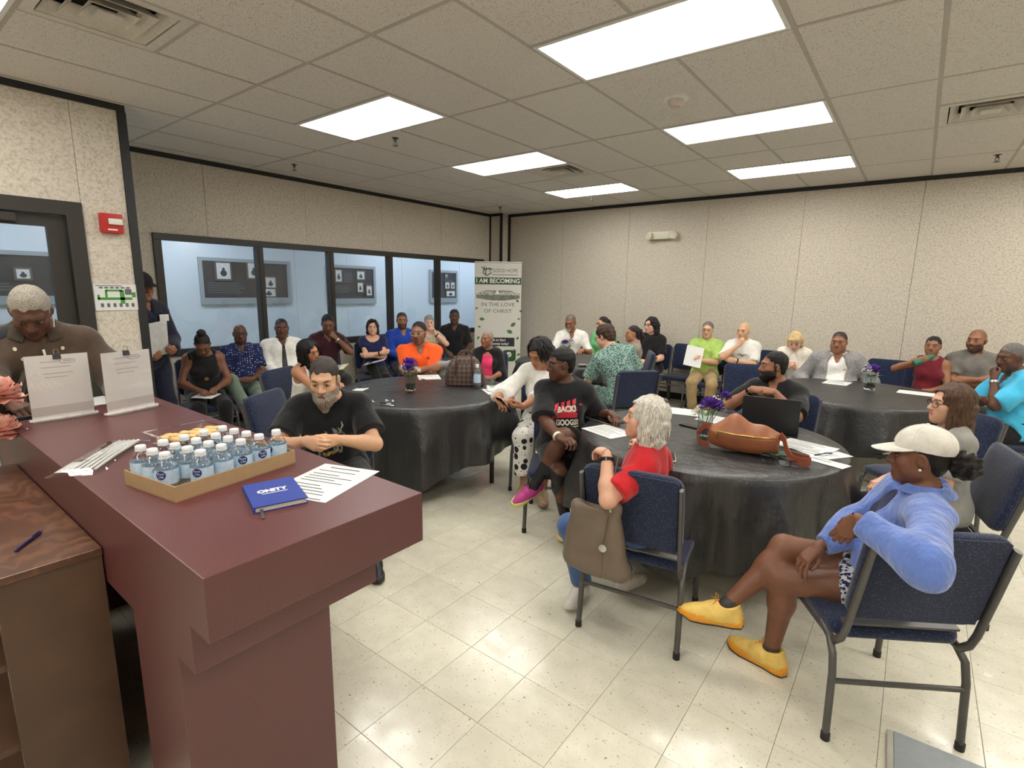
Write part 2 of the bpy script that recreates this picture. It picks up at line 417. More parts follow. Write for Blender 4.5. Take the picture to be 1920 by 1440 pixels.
def person(label, pos, face, s=None, head_at=None, look=None, pitch=0, roll=0, smin=.82, smax=1.04, fem=False, skin=(150,100,70), seat=.445, hip=None, lean=8, side=0, twist=0, bw=1.0, belly=.0, fat=0, jaw=1.0,
           head=(0, 0, 0), arms=None, legs=None, hair=('short', (25,20,18)), brow=None, beard=None, lips=None, shirt=None, jacket=None, pants=None, shoes=None,
           glasses=None, near=0, neckd=.0, bare_foot=None, eyes='open', seed=None, socks=None, foot_s=1.0, group=None, collar=None, collar_s=None):
    """head_at: world point of the head centre (fixes the size and the floor position); look: world heading of the gaze.
    pos: floor point under the hips, face: heading in degrees (0 = +x). All other coordinates: x right, y forward, z up, metres."""
    if look is not None: head = ((look-face+180) % 360-180, pitch, roll)
    if hip is None: hipf = lambda s: (0, 0, seat+.085*s)
    else: hipf = lambda s: hip
    def kin(s):
        S = np.diag([s, s, s, 1.])
        Tp = TM(R3('z', twist*.25) @ R3('y', side*.5) @ R3('x', -lean*.6), hipf(s)) @ S
        Tc = Tp @ TM(R3('z', twist*.75) @ R3('y', side*.5) @ R3('x', -lean*.4), (0, 0, .2))
        Hr = R3('z', head[0]) @ R3('x', head[1]) @ R3('y', head[2])
        nt = ap(Tc, (0, .006+neckd, .370)); Hm = TM(Hr, nt+Hr @ (A_(0, .03, .098)*s)) @ S
        return S, Tp, Tc, Hm
    if head_at is not None:
        if hip is not None: hip = (hip[0], hip[1], hip[2]+head_at[2]-kin(s)[3][2, 3])
        H = A_(*head_at); z1, z0 = kin(1.)[3][2, 3], kin(.5)[3][2, 3]; k_ = (z1-z0)/.5
        if s is None: s = min(smax, max(smin, 1-(z1-H[2])/k_))
        Hm = kin(s)[3]; C0 = A_(0, 0, 1.63); f_ = (Hm[2, 3]-1.63)/(H[2]-1.63); H2 = C0+(H-C0)*f_
        a = math.radians(face-90); o_ = Hm[:3, 3]; pos = (H2[0]-(o_[0]*math.cos(a)-o_[1]*math.sin(a)), H2[1]-(o_[0]*math.sin(a)+o_[1]*math.cos(a)))
        print('%-40.40s s=%.2f slide=%.3f pos=(%.2f,%.2f) headz=%.2f' % (label, s, f_, *pos, Hm[2, 3]))
    s = s or 1.0
    root = empty('person', label, 'person', (pos[0], pos[1], 0), math.radians(face-90), group)
    seed = seed if seed is not None else int(abs(pos[0]*971+pos[1]*577)) % 1000
    hh, hb, hc, hd = (.0036, .0105, .0095, .0036) if near else (.0050, .0135, .0125, .0048)
    if near > 1: hh = .0030; hb = .008; hc = .0075; hd = .0032
    S, Tp, Tc, Hm = kin(s); hip = hipf(s); Hr = Hm[:3, :3]/s
    sw = .149 if fem else .170; sw *= bw**.5
    ca, sa = math.cos(-math.radians(face-90)), math.sin(-math.radians(face-90))
    def wl(p): x, y = p[0]-pos[0], p[1]-pos[1]; return (x*ca-y*sa, x*sa+y*ca, p[2])
    def wv(p): x, y = p[0], p[1]; return (x*ca-y*sa, x*sa+y*ca, p[2])
    sc_l = lambda p: (p[0]*s, p[1]*s, (seat+(p[2]-seat)*s) if p[2] > seat else p[2])
    def conv(d, key):
        d = dict(d)
        if 'W' in d: d[key] = wl(d['W'])
        elif key in d: d[key] = sc_l(d[key])
        for k2 in ('pole', 'fd', 'palm', 'toe', 'fup'):
            if k2.upper() in d: d[k2] = wv(d[k2.upper()])
        return d
    arms = {k: conv(v, 'w') for k, v in (arms or {}).items()}; legs = {k: conv(v, 'a') for k, v in (legs or {}).items()}
    HP = [p.tr(Hm) for p in head_prims(fem, fat, jaw)]
    nr = (.045 if fem else .053)*(1+.5*fat)
    neck = [Pr(ap(Tc, (0, -.012, .27)), ap(Hm, (0, -.022, -.04)), (nr+.006)*s, nr*s, k=.03*s)]
    pel, ch = torso_prims(fem, belly, bw, sw)
    tor = [p.tr(Tp) for p in pel]+[p.tr(Tc) for p in ch]
    body = list(tor)+neck
    # legs
    L_ = {'R': dict(a=(.12*s, .40*s, .085*s*foot_s)), 'L': dict(a=(-.12*s, .40*s, .085*s*foot_s))}
    for k, v in (legs or {}).items(): L_[k].update(v)
    leg = {}
    for k, sg in (('R', 1), ('L', -1)):
        h0 = ap(Tp, (sg*.092, 0, -.005)); q = L_[k]
        kn, an = ik(h0, q['a'], .425*s, .42*s, q.get('pole', (sg*.1, .6, 1)))
        leg[k] = (h0, kn, an); u = nrm(an-kn); fwd_ = nrm(A_(0, 1, .2)-u*(A_(0, 1, .2) @ u))
        w_ = bw**.7
        body += [Pr(h0, kn, .090*s*w_, .058*s*w_, k=.04), Pr(kn, kn+(an-kn)*.3-fwd_*.012*s, .056*s, .056*s*w_, k=.03), Pr(kn+(an-kn)*.28-fwd_*.016*s, an, .055*s*w_, .036*s, k=.03), Pr(an, ra=.037*s, k=.02)]
    # feet
    feet = {}
    for k, sg in (('R', 1), ('L', -1)):
        h0, kn, an = leg[k]; q = L_[k]; d = nrm(q.get('toe', (sg*.18, 1, 0))); upv = nrm(q.get('fup', (0, 0, 1)))
        x = nrm(np.cross(d, upv)); z = np.cross(x, d); feet[k] = TM(np.stack([x, d, z], 1), an) @ (S @ np.diag([foot_s]*3+[1.]))
        body += [p.tr(feet[k]) for p in (Pr((0, -.035, -.045), (0, .06, -.05), .032, .034, k=.03), Pr((0, .03, -.045), (0, .125, -.06), .034, .022, k=.03), Pr((0, .12, -.062), (0, .155, -.066), .024, .016, k=.02, sq=(A_(0,0,1), 1.4)))]
    # arms
    Aa = {'R': dict(w=sc_l((.15, .28, .68))), 'L': dict(w=sc_l((-.15, .28, .68)))}
    for k, v in (arms or {}).items(): Aa[k].update(v)
    arm = {}; hands = {}
    for k, sg in (('R', 1), ('L', -1)):
        q = Aa[k]; sh = ap(Tc, (sg*sw+q.get('sh', (0,0,0))[0], -.006+q.get('sh', (0,0,0))[1], .245+q.get('sh', (0,0,0))[2]))
        el, wr = ik(sh, q['w'], .285*s, .25*s, q.get('pole', (sg*.8, -.35, -1)))
        if 'E' in q: el = A_(*wl(q['E'])); wr = A_(*q['w'])
        arm[k] = (sh, el, wr)
        bk = bw**.5
        body += [Pr(sh, ra=.051*s*bk, k=.035), Pr(sh, el, .047*s*bk, .039*s*bk, k=.03), Pr(el, el+(wr-el)*.3, .041*s*bk, .042*s*bk, k=.02), Pr(el+(wr-el)*.28, wr, .042*s*bk, .0265*s, k=.02)]
        fd = nrm(q.get('fd', wr-el)); pl = np.asarray(q.get('palm', (-sg*.3, 0, -1)), float); z = -nrm(pl-fd*(pl @ fd)); x = np.cross(fd, z)
        hands[k] = TM(np.stack([x, fd, z], 1), wr) @ S
    # ---- body mesh: coarse body, fine head and fine hands cut from the same field
    Hi = np.linalg.inv(Hm); Wi = {k: np.linalg.inv(hands[k]) for k in hands}
    hp = {k: hand_prims(k, Aa[k].get('curl', .35), Aa[k].get('spread', 0), Aa[k].get('thumb', .35)) for k in 'RL'}
    allb = body+HP[:2]
    lo, hi = bounds(allb); D, lo = field(allb, lo, hi, hb); V, F = nets(D, lo, hb)
    V4 = np.c_[V, np.ones(len(V))]; hl = (V4 @ Hi.T)[:, :3]
    out = (hl[:, 2] > -.128+.03*np.clip(-hl[:, 1]/.05, -1, 1)) & (np.abs(hl).max(1) < .16)
    F = F[~out[F].all(1)]
    sk = np.array(lin(skin)); parts = [(V, F, np.tile(sk, (len(V), 1)))]
    inv = np.linalg.inv
    # head
    ph = [p.tr(Hi) for p in neck]+[p.tr(Hi) for p in tor[2:5]]+head_prims(fem, fat, jaw)
    D, l2 = field(ph, (-.105, -.125, -.175), (.105, .135, .135), hh/s); V, F = nets(D, l2, hh/s)
    keep = V[:, 2] > -.142+.03*np.clip(-V[:, 1]/.05, -1, 1); F = F[keep[F].any(1)]
    C = np.tile(sk, (len(V), 1)); x, y, z = V.T; ax_ = np.abs(x)
    def blend(m, rgb, f=1.0):
        m = np.clip(m, 0, 1)[:, None]*f; C[:] = C*(1-m)+np.array(lin(rgb))*m
    lp = lips or tuple(int(c*k) for c, k in zip(skin, (.86, .62, .62) if fem else (.82, .66, .64)))
    blend(2.2*(1-((x/.027)**2+((z+.072)/.0135)**2))*(y > .07), lp, .8)
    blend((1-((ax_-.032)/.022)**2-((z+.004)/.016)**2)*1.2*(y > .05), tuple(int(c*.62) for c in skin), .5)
    if brow is None: brow = tuple(int(c*.6) for c in hair[1]) if hair[0] != 'bald' else (30, 24, 22)
    if brow: blend(3*(1-((ax_-.033)/.021)**2-((z-.0215+.10*(ax_-.033)**2*8)/.0062)**2)*(y > .045), brow, .8)
    if beard:
        kind, bc, bf = beard
        if kind in ('full', 'stubble', 'long'):
            m = np.clip((-.048-z+.5*np.clip(.055-y, -.02, .06)*0+.35*(ax_-.02).clip(0))/.008, 0, 1)*(y > -.012)*(z > -.14)
            m = np.maximum(m, np.clip((.012-np.abs(y-.004))/.006, 0, 1)*(ax_ > .045)*(z < .01))
            m *= 1-np.clip(1.8*(1-((x/.021)**2+((z+.072)/.009)**2)), 0, 1)
        else:
            m = np.clip(2.5*(1-((x/.032)**2+((z+.083)/.034)**2)), 0, 1)*(y > .05)*(1-np.clip(1.8*(1-((x/.021)**2+((z+.073)/.008)**2)), 0, 1))
        blend(m, bc, bf)
    if hair[0] in ('buzz', 'bald', 'short', 'bun', 'pony'):
        m = np.clip(((z-.066)*.80+(.078-y)*.60-.006)/.010, 0, 1); m *= 1-np.clip((.055-np.abs(y-.03))/.01, 0, 1)*(z < .03)*(y > .02)
        m *= (y < .085); blend(m*((ax_ < .071) | (z > .03)), hair[1], .25 if hair[0] == 'bald' else .85)
    parts.append(((np.c_[V*1., np.ones(len(V))] @ Hm.T)[:, :3], F, C))
    # hands
    for k in 'RL':
        p2 = hp[k]+[Pr((0, -.06, 0), (0, 0, 0), .034, .0265, k=.012)]
        D, l2 = field(p2, (-.075, -.03, -.115), (.075, .22, .045), hd/s); V, F = nets(D, l2, hd/s)
        keep = V[:, 1] > -.004; F = F[keep[F].any(1)]
        C = np.tile(sk, (len(V), 1)); m = np.clip((-.006-V[:, 2])/.012, 0, 1)[:, None]*.35; C = C*(1-m)+np.minimum(1, sk*1.35+.04)*m
        parts.append(((np.c_[V, np.ones(len(V))] @ hands[k].T)[:, :3], F, C))
    if socks:
        V, F, C = parts[0]
        for k in 'RL':
            h0, kn, an = leg[k]; u = nrm(kn-an); t = (V-an) @ u; dd = np.linalg.norm(V-an-np.outer(t, u), axis=1)
            m = (t < socks[1]) & (dd < .22) & (t > -.12); C[m & (dd < .16)] = lin(socks[0])
    VV = []; FF = []; CC = []; o = 0
    for V, F, C in parts: VV.append(V); FF.append(F+o); CC.append(C); o += len(V)
    me = mesh_np('body', np.concatenate(VV), np.concatenate(FF), SKIN, np.concatenate(CC)); link('body', me, root)
    Dh = None
    # eyes sit in the sockets
    if eyes:
        hs = head_prims(fem, fat, jaw)
        for sg in (-1, 1):
            ys = np.arange(.05, .1, .0007); D1, _ = field(hs, (sg*.032, .05, -.002), (sg*.032+.0021, .1, .0001), .0007)
            row = D1[0, :, 0]; yy = .05+.0007*np.argmin(np.abs(row))
            m = MB(); h_ = .0054 if eyes == 'open' else .0034
            m.ball((sg*.032, yy-.0042, -.002), (.0145, .0066, h_), 12, 8)
            nf = len(m.f); m.cur = 1
            m.ball((sg*.032, yy+.0006, -.002), (.0060, .0026, min(.0060, h_*.97)), 12, 6)
            m.cur = 2; m.tube([(sg*.032+.0155*math.cos(a), yy+.0022-.0042*abs(math.cos(a))**2, -.002+(h_+.0008)*math.sin(a)) for a in np.linspace(.1, math.pi-.1, 8)], .0013, 5)
            m.v = [tuple(ap(Hm, p)) for p in m.v]; m.build('eye', [EYEM, IRIS, flat('lash', (28, 20, 18), .7)], root)
    # ---- hair
    hg = dict(Hm=Hm, root=root, s=s, near=near)
    if hair[0] != 'bald': make_hair(hg, hair[0], hair[1], fem, *(hair[2:] or ()))
    if beard and beard[0] in ('full', 'long'): make_beard(hg, beard, fat, jaw)
    # ---- clothes
    def cloth(name, prims, mat, warp=.0035, hem=None, h=None, wk=(18, 55)):
        h = h or hc; lo, hi = bounds([p for p in prims if p.op > 0], .005); D, lo = field(prims, lo, hi, h, warp, seed, wk); V, F = nets(D, lo, h)
        if len(F) == 0: return None
        return link(name, mesh_np(name, V, F, mat), root)
    def top(c, name, t, extra=()):
        P = [p.grow(t*s) for p in tor]; sl = c.get('sl', .6); lo_ = c.get('loose', 0)
        for k, sg in (('R', 1), ('L', -1)):
            sh, el, wr = arm[k]
            if sl > 0:
                P.append(Pr(sh, ra=(.053+t)*s*bw**.5, k=.04))
                if sl <= 1:
                    e = sh+(el-sh)*sl; P.append(Pr(sh, e+(el-sh)*.12, (.056+t)*s*bw**.5, (.056+t+lo_)*s*bw**.5, k=.03, clips=[(e, el-sh)]))
                else:
                    P.append(Pr(sh, el, (.053+t)*s*bw**.5, (.046+t+lo_)*s*bw**.5, k=.03)); f = sl-1; e = el+(wr-el)*f
                    P.append(Pr(el, e+(wr-el)*.1, (.046+t+lo_)*s*bw**.5, (.046+t+lo_*.7-.014*f)*s, k=.03, clips=[(e, wr-el)]))
        for k in 'RL':    # lap of the shirt over the thighs
            h0, kn, an = leg[k]; lp_ = c.get('lap', .22)
            if lp_: P.append(Pr(h0, h0+(kn-h0)*lp_, (.094*bw**.7+t)*s, (.088*bw**.7+t)*s, k=.05, clips=[(h0+(kn-h0)*lp_, kn-h0)]))
        hz = c.get('hem', -.05)
        P.append(Pr(ap(Tp, (0, 0, hz)), ra=5., k=.001, op=0, clips=[(ap(Tp, (0, 0, hz)), ap(Tp, (0, 0, -1))-ap(Tp, (0, 0, 0)))]))
        P[-1].ev = (lambda o, p=ap(Tp, (0, 0, hz)), n=nrm(ap(Tp, (0, 0, -1))-ap(Tp, (0, 0, 0))): (lambda X, Y, Z: ((X-p[0])*n[0]+(Y-p[1])*n[1]+(Z-p[2])*n[2])))(0); P[-1].box = lambda: (A_(-9, -9, -9), A_(9, 9, 9))
        nk = c.get('neck', 'crew'); cut = []
        if nk == 'crew': P += [Pr(neck[0].a, neck[0].b, neck[0].ra+.011*s, neck[0].rb+.013*s, k=.02)]; cut = [Pr((0, .06, .522), ra=.195, k=.004, op=-1)]
        elif nk == 'scoop': cut = [Pr((0, .05, .34), ra=(.098, .12, .11), k=.01, op=-1)]
        elif nk == 'v': P += [Pr(neck[0].a, neck[0].b, neck[0].ra+.011*s, neck[0].rb+.013*s, k=.02)]; cut = [Pr((0, .035, .53), ra=.195, k=.004, op=-1), Pr((0, .075, .33), (0, .14, .20), .05, .006, k=.008, op=-1)]
        elif nk == 'tank': cut = [Pr((0, .05, .34), ra=(.085, .13, .125), k=.01, op=-1)]+[Pr((q*(sw+.012), 0, .245), ra=(.075, .12, .135), k=.01, op=-1) for q in (-1, 1)]+[Pr((0, -.09, .34), ra=(.085, .09, .08), k=.01, op=-1)]
        elif nk == 'wide': cut = [Pr((0, .02, .352), ra=(.11, .10, .06), k=.01, op=-1)]
        elif nk == 'vest': cut = [Pr((0, .012, .352), ra=(.078, .09, .075), k=.01, op=-1)]+[Pr((q*(sw+.03), 0, .235), ra=(.07, .13, .12), k=.01, op=-1) for q in (-1, 1)]
        P += [p.tr(Tc) for p in cut]
        if c.get('open'):
            w0 = c['open']; P += [Pr((0, .17, -.35), (0, .14, .34), w0*1.25, w0, k=.006, op=-1).tr(Tc), Pr((0, .05, .36), ra=(.07, .1, .05), k=.01, op=-1).tr(Tc)]
        P += list(extra)
        return cloth(name, P, c['m'], c.get('warp', .0045), wk=c.get('wk', (18, 60)))
    parts_ = {}
    if pants:
        P = [p.grow(.012*s) for p in tor[:2]]; ln = pants.get('len', 1.95); t = pants.get('t', .012)
        P.append(Pr(ap(Tp, (0, 0, .12)), ra=5., k=.001, op=0)); pp, pn = ap(Tp, (0, 0, .12)), nrm(ap(Tp, (0, 0, 1))-ap(Tp, (0, 0, 0)))
        P[-1].ev = lambda X, Y, Z: (X-pp[0])*pn[0]+(Y-pp[1])*pn[1]+(Z-pp[2])*pn[2]; P[-1].box = lambda: (A_(-9, -9, -9), A_(9, 9, 9))
        w_ = bw**.7
        for k in 'RL':
            h0, kn, an = leg[k]
            if ln <= 1:
                e = h0+(kn-h0)*ln; P.append(Pr(h0, e+(kn-h0)*.1, (.092*w_+t)*s, (.068*w_+t*1.6)*s, k=.03, clips=[(e, kn-h0)]))
            else:
                P.append(Pr(h0, kn, (.092*w_+t)*s, (.062*w_+t)*s, k=.03)); f = ln-1; e = kn+(an-kn)*f
                P.append(Pr(kn, e+(an-kn)*.05, (.061*w_+t)*s, (.050+t*1.2+pants.get('flare', 0))*s, k=.03, clips=[(e, an-kn)]))
        parts_['trousers'] = cloth(pants.get('name', 'trousers'), P, pants['m'], pants.get('warp', .004))
    if shirt: parts_['shirt'] = top(shirt, shirt.get('name', 'shirt'), shirt.get('t', .012))
    if jacket: parts_['jacket'] = top(jacket, jacket.get('name', 'jacket'), jacket.get('t', .022))
    if collar:
        mb = MB(); n = 22; g = math.radians(26); rows = []; cs, cz = (1.32, .012) if jacket and jacket['m'] is collar else (1, 0)
        if collar_s: cs, cz = collar_s
        for r0, zz in ((.060, .335), (.056, .372), (.064, .374), (.083, .338), (.078, .334)):
            rows.append([(r0*cs*(1.05 if not fem else .92)*math.sin(a), -.008+r0*cs*1.12*math.cos(a)-(zz-.335)*.35*math.cos(a)+.004, zz+cz-.018-.030*max(0, math.cos(a))) for a in np.linspace(g, 2*math.pi-g, n)])
        vs = [ap(Tc, p) for r in rows for p in r]; m_ = len(rows)
        fs = [(i*n+k, i*n+k+1, ((i+1) % m_)*n+k+1, ((i+1) % m_)*n+k) for i in range(m_) for k in range(n-1)]
        fs += [tuple(i*n for i in range(m_)), tuple(i*n+n-1 for i in range(m_-1, -1, -1))]
        mb.add(vs, fs); mb.build('collar', collar, root, angle=60)
    # ---- shoes
    if shoes:
        for k in 'RL':
            Mf = feet[k]; lim = shoes.get('low', 0)
            P = [Pr((0, -.034, -.045), (0, .05, -.04), .041, .040, k=.03), Pr((0, .03, -.035), (0, .13, -.058), .041, .032, k=.03, sq=(A_(1,0,0), .92)), Pr((0, .12, -.056), (0, .168, -.060), .037, .028, k=.025, sq=(A_(0,0,1), 1.2)),
                 Pr((0, -.018, -.01), (0, -.012, .02), .040, .043, k=.02, clips=[((0, -.01, .008), (0, .25, 1))]), Pr((0, -.005, .03), ra=(.031, .042, .03), k=.008, op=-1)]
            pl = Pr((0, 0, -.07), ra=5, op=0); pl.ev = lambda X, Y, Z: -.07-Z+0*X+0*Y; pl.box = lambda: (A_(-9,-9,-9), A_(9,9,9))
            hq = .0042 if near else .006
            D, l2 = field(P+[pl], (-.06, -.09, -.1), (.06, .21, .05), hq); V, F = nets(D, l2, hq)
            V = (np.c_[V, np.ones(len(V))] @ Mf.T)[:, :3]; sh_ = link('shoe', mesh_np('shoe', V, F, shoes['m']), root)
            if k == 'R': parts_['shoeR'] = sh_
            else: parts_['shoeL'] = sh_
            mb = MB(); out = [(.0, -.078), (.028, -.068), (.037, -.04), (.035, .02), (.040, .08), (.045, .125), (.038, .165), (.018, .192), (-.004, .198), (-.026, .185), (-.040, .15), (-.043, .10), (-.036, .04), (-.036, -.03), (-.028, -.066)]
            n = len(out); zs = ((-.0855, .94, 0), (-.083, 1.0, 0), (-.068, 1.035, .0), (-.050, 1.01, .0), (-.046, .96, 0))
            vs = [ap(Mf, (x*kx*(1 if k == 'R' else -1), y*kx, z_+(.012 if y > .17 and z_ < -.07 else 0)+(.006 if y < -.05 and z_ > -.06 else 0))) for z_, kx, _ in zs for x, y in out]
            fs = [(i*n+j, i*n+(j+1) % n, (i+1)*n+(j+1) % n, (i+1)*n+j) for i in range(len(zs)-1) for j in range(n)]+[tuple(range(n-1, -1, -1)), tuple((len(zs)-1)*n+j for j in range(n))]
            mb.add(vs, fs); mb.build('sole', shoes.get('sole', shoes['m']), sh_, angle=50)
            if shoes.get('out'):
                mb = MB(); vs = [ap(Mf, (x*kx*(1 if k == 'R' else -1), y*kx, z_+(.014 if y > .17 else 0))) for z_, kx in ((-.0915, .97), (-.085, 1.03)) for x, y in out]
                mb.add(vs, [(j, (j+1) % n, n+(j+1) % n, n+j) for j in range(n)]+[tuple(range(n-1, -1, -1)), tuple(n+j for j in range(n))]); mb.build('outsole', shoes['out'], sh_, angle=50)
            if shoes.get('lace'):
                mb = MB()
                for i in range(4):
                    y0 = .045+.022*i; z0 = .004-.011*i
                    mb.tube([ap(Mf, (-.022, y0, z0-.006)), ap(Mf, (0, y0+.006, z0+.006)), ap(Mf, (.022, y0, z0-.006))], .0028*s, 5)
                for q in (-1, 1): mb.tube([ap(Mf, (0, .045, .010)), ap(Mf, (q*.018, .035, .030)), ap(Mf, (q*.03, .045, .034)), ap(Mf, (q*.012, .048, .014)), ap(Mf, (q*.03, .06, .012))], .0022*s, 5)
                mb.build('shoelace', shoes['lace'], sh_)
    if glasses:
        col, rw, rh = glasses[:3]; hs = head_prims(fem, fat, jaw); zc = glasses[3] if len(glasses) > 3 else -.004; yc = glasses[4] if len(glasses) > 4 else .098
        mb = MB(); rr = .0021 if near else .0024
        for q in (-1, 1):
            mb.tube([(q*.033+rw*math.copysign(abs(math.cos(a))**.75, math.cos(a)), yc-.006*abs(math.cos(a)) if q*math.cos(a) > 0 else yc, zc+rh*math.copysign(abs(math.sin(a))**.75, math.sin(a))) for a in np.linspace(0, 2*math.pi, 20)[:-1]], rr, 6, closed=True)
            mb.tube([(q*(.033+rw), yc-.006, zc+.006), (q*.072, yc-.02, zc+.006), (q*.0765, .01, zc+.008), (q*.078, -.02, zc-.004), (q*.074, -.035, zc-.02)], rr, 6)
        mb.tube([(-.033+rw, yc, zc+.003), (0, yc+.004, zc+.006), (.033-rw, yc, zc+.003)], rr, 6)
        mb.v = [tuple(ap(Hm, p)) for p in mb.v]; mb.build('glasses', flat('glasses_%d_%d_%d' % col, col, .3), root)
    return dict(root=root, Hm=Hm, Tc=Tc, Tp=Tp, hands=hands, arm=arm, leg=leg, feet=feet, parts=parts_, s=s, pos=pos, face=face)
def eyes_dx(e): return 0.0
def hairmesh(g, prims, col, curly=False, h=None, warp=.0, name='hair', box=((-.16, -.2, -.34), (.16, .16, .2)), wk=(60, 160)):
    h = h or (.0045 if g['near'] else .0065)
    lo, hi = bounds(prims, .004); lo = np.maximum(lo, box[0]); hi = np.minimum(hi, box[1])
    D, lo = field(prims, lo, hi, h, warp, 3, wk); V, F = nets(D, lo, h)
    if len(F) == 0: return None
    o = link(name, mesh_np(name, V, F, hair_mat(col, curly)), g['root'])
    place(o, g); return o
def place(o, g):
    M = Matrix(g['Hm'].tolist()); o.matrix_local = M
def halfspace(p, n):
    q = Pr(p, ra=5, op=0); p = np.asarray(p, float); n = nrm(n)
    q.ev = lambda X, Y, Z: (X-p[0])*n[0]+(Y-p[1])*n[1]+(Z-p[2])*n[2]; q.box = lambda: (A_(-9,-9,-9), A_(9,9,9)); return q
def make_hair(g, kind, col, fem, *opt):
    o = opt[0] if opt else {}
    t = o.get('t', .002 if kind == 'buzz' else .007); curly = o.get('curly', False); warp = o.get('warp', .0)
    cap = [Pr((0, -.013, .031), ra=(.0745+t, .0945+t, .0875+t), k=.01)]; warp = warp or .0016
    front = o.get('front', .074); hl = [halfspace((0, front, o.get('fz', .068)), (0, .62, -.80))]
    face = [Pr((0, .095, -.035), ra=(.058, .08, .100 if o.get('bang') else .112), k=.012, op=-1)]
    if kind in ('buzz', 'short', 'bun', 'pony', 'back'):
        e = t-.007; wl_ = o.get('line', 0)
        P = [Pr((0, -.021-wl_*.3, .041+wl_), ra=(.0772+e*.7, .0945+e, .0845+e), k=.01)]
        P += [Pr((0, -.062, -.022), ra=(.060+e*.5, .040+e, .060), k=.025)]
        if not fem:
            for q in (-1, 1): P += [Pr((q*.0665, .006, .022), (q*.0672, .012, -.018), .0095, .0065, k=.012, sq=(A_(1, 0, 0), 1.3))]
        if kind == 'bun': P += [Pr((0, -.045, .135), ra=(.047, .045, .042), k=.012)]
        if kind == 'pony': P += [Pr((0, -.105, .05), ra=.028, k=.015), Pr((0, -.125, .045), (0, -.155, -.04), .026, .03, k=.02), Pr((0, -.155, -.04), (0, -.14, -.13), .03, .012, k=.02)]
        if o.get('quiff'): P += [Pr((-.035, .045, .112), (.035, .05, .108), .022, k=.02)]
        hairmesh(g, P, col, curly or kind == 'buzz', warp=warp)
    elif kind in ('bob', 'long'):
        d = o.get('drop', -.11 if kind == 'bob' else -.27); v = o.get('vol', 1.0)
        P = [Pr((0, -.015, .034), ra=(.086*v, .104, .096), k=.01)]
        for q in (-1, 1):
            P += [Pr((q*.070*v, -.012, .02), (q*.078*v, -.024, d), .032*v, .030*v, k=.03, sq=(A_(1, 0, 0), 1.25))]
            P += [Pr((q*.045, -.075, .0), (q*.05, -.085, d), .045*v, .038*v, k=.04)]
        P += face+[Pr((0, .10, -.08), (0, .03, -.16), .045, .05, k=.015, op=-1)]
        if o.get('bang'): P += [Pr((-.045, .068, .065), (.045, .068, .065), .026, k=.02), Pr((-.04, .080, .05), (.04, .080, .05), .016, k=.015)]
        if o.get('part') is not None:
            px = o['part']; P += [Pr((px, .085, .075), (px+.055, .07, .01), .018, .014, k=.02), Pr((px, .085, .075), (px-.06, .07, .01), .018, .014, k=.02)]
        hairmesh(g, P, col, curly, warp=o.get('warp', .004), wk=(40, 140))
        if o.get('locks'): make_locks(g, col, o['locks'], d, v, o)
    elif kind == 'curly':
        v = o.get('vol', 1.0); P = [Pr((0, -.02, .04), ra=(.09*v, .105*v, .095*v), k=.02)]+[Pr((0, .09, -.03), ra=(.064, .075, .088), k=.015, op=-1)]
        hairmesh(g, P, col, True, warp=.006, wk=(120, 260))
def make_locks(g, col, n, d, v, o):
    rg = np.random.RandomState(5); mb = MB()
    for i in range(n):
        ph = rg.uniform(-math.pi, math.pi); st = rg.uniform(.12, .9)
        if abs(ph-math.pi/2) < o.get('gap', .75): continue
        pts = []; end = d*rg.uniform(.85, 1.12); amp = o.get('wave', .006)*rg.uniform(.5, 1.4); f = rg.uniform(30, 55); p0 = rg.uniform(0, 6)
        off = rg.uniform(.0, .008)
        for tt in np.linspace(0, 1, 12):
            if tt < .5:
                th = st+(math.pi/2+.15-st)*(tt/.5); r = (.087*v+off, .105+off, .097+off)
                p = A_(r[0]*math.sin(th)*math.cos(ph), -.015+r[1]*math.sin(th)*math.sin(ph), .034+r[2]*math.cos(th))
            else:
                u = (tt-.5)/.5; z0 = .034+(.097+off)*math.cos(math.pi/2+.15); fl = 1+o.get('flare', .12)*u-.15*u*u
                p = A_((.087*v+off)*math.cos(ph)*fl, -.015+(.105+off)*math.sin(ph)*fl, z0+(end-z0)*u)
            w_ = amp*(tt**.7); p = p+A_(math.cos(ph), math.sin(ph), 0)*w_*math.sin(f*p[2]+p0)+A_(-math.sin(ph), math.cos(ph), 0)*w_*math.cos(f*p[2]*.8+p0)
            pts.append(p)
        r0 = rg.uniform(.0045, .0085); mb.tube(pts, [r0*(.5+1.0*min(1, k/3))*(1-.75*max(0, (k-7)/4.)) for k in range(12)], 5, flat_=.6)
    ob = mb.build('hair_locks', hair_mat(col), g['root'], angle=80); place(ob, g)
def make_beard(g, beard, fat, jaw):
    kind, bc, f = beard; t = .007 if kind == 'full' else .012
    P = [p.grow(t) for p in head_prims(False, fat, jaw)[1:5]]
    if kind == 'long': P += [Pr((0, .062, -.10), (0, .070, -.165), .046, .020, k=.03), Pr((-.03, .05, -.10), (-.012, .06, -.15), .03, .015, k=.02), Pr((.03, .05, -.10), (.012, .06, -.15), .03, .015, k=.02)]
    P += [Pr((-.026, .092, -.056), (.026, .092, -.056), .008, k=.008)]
    P += [halfspace((0, .0, -.05 if kind == 'full' else -.05), (0, -.0, 1)), halfspace((0, -.004, 0), (0, -1, .1)), Pr((0, .1, -.072), ra=(.019, .035, .0065), k=.004, op=-1)]
    P += [Pr((0, .104, -.03), ra=(.030, .03, .026), k=.01, op=-1)]
    hairmesh(g, P, bc, False, warp=.0022, name='beard', h=.0042 if g['near'] else .006)
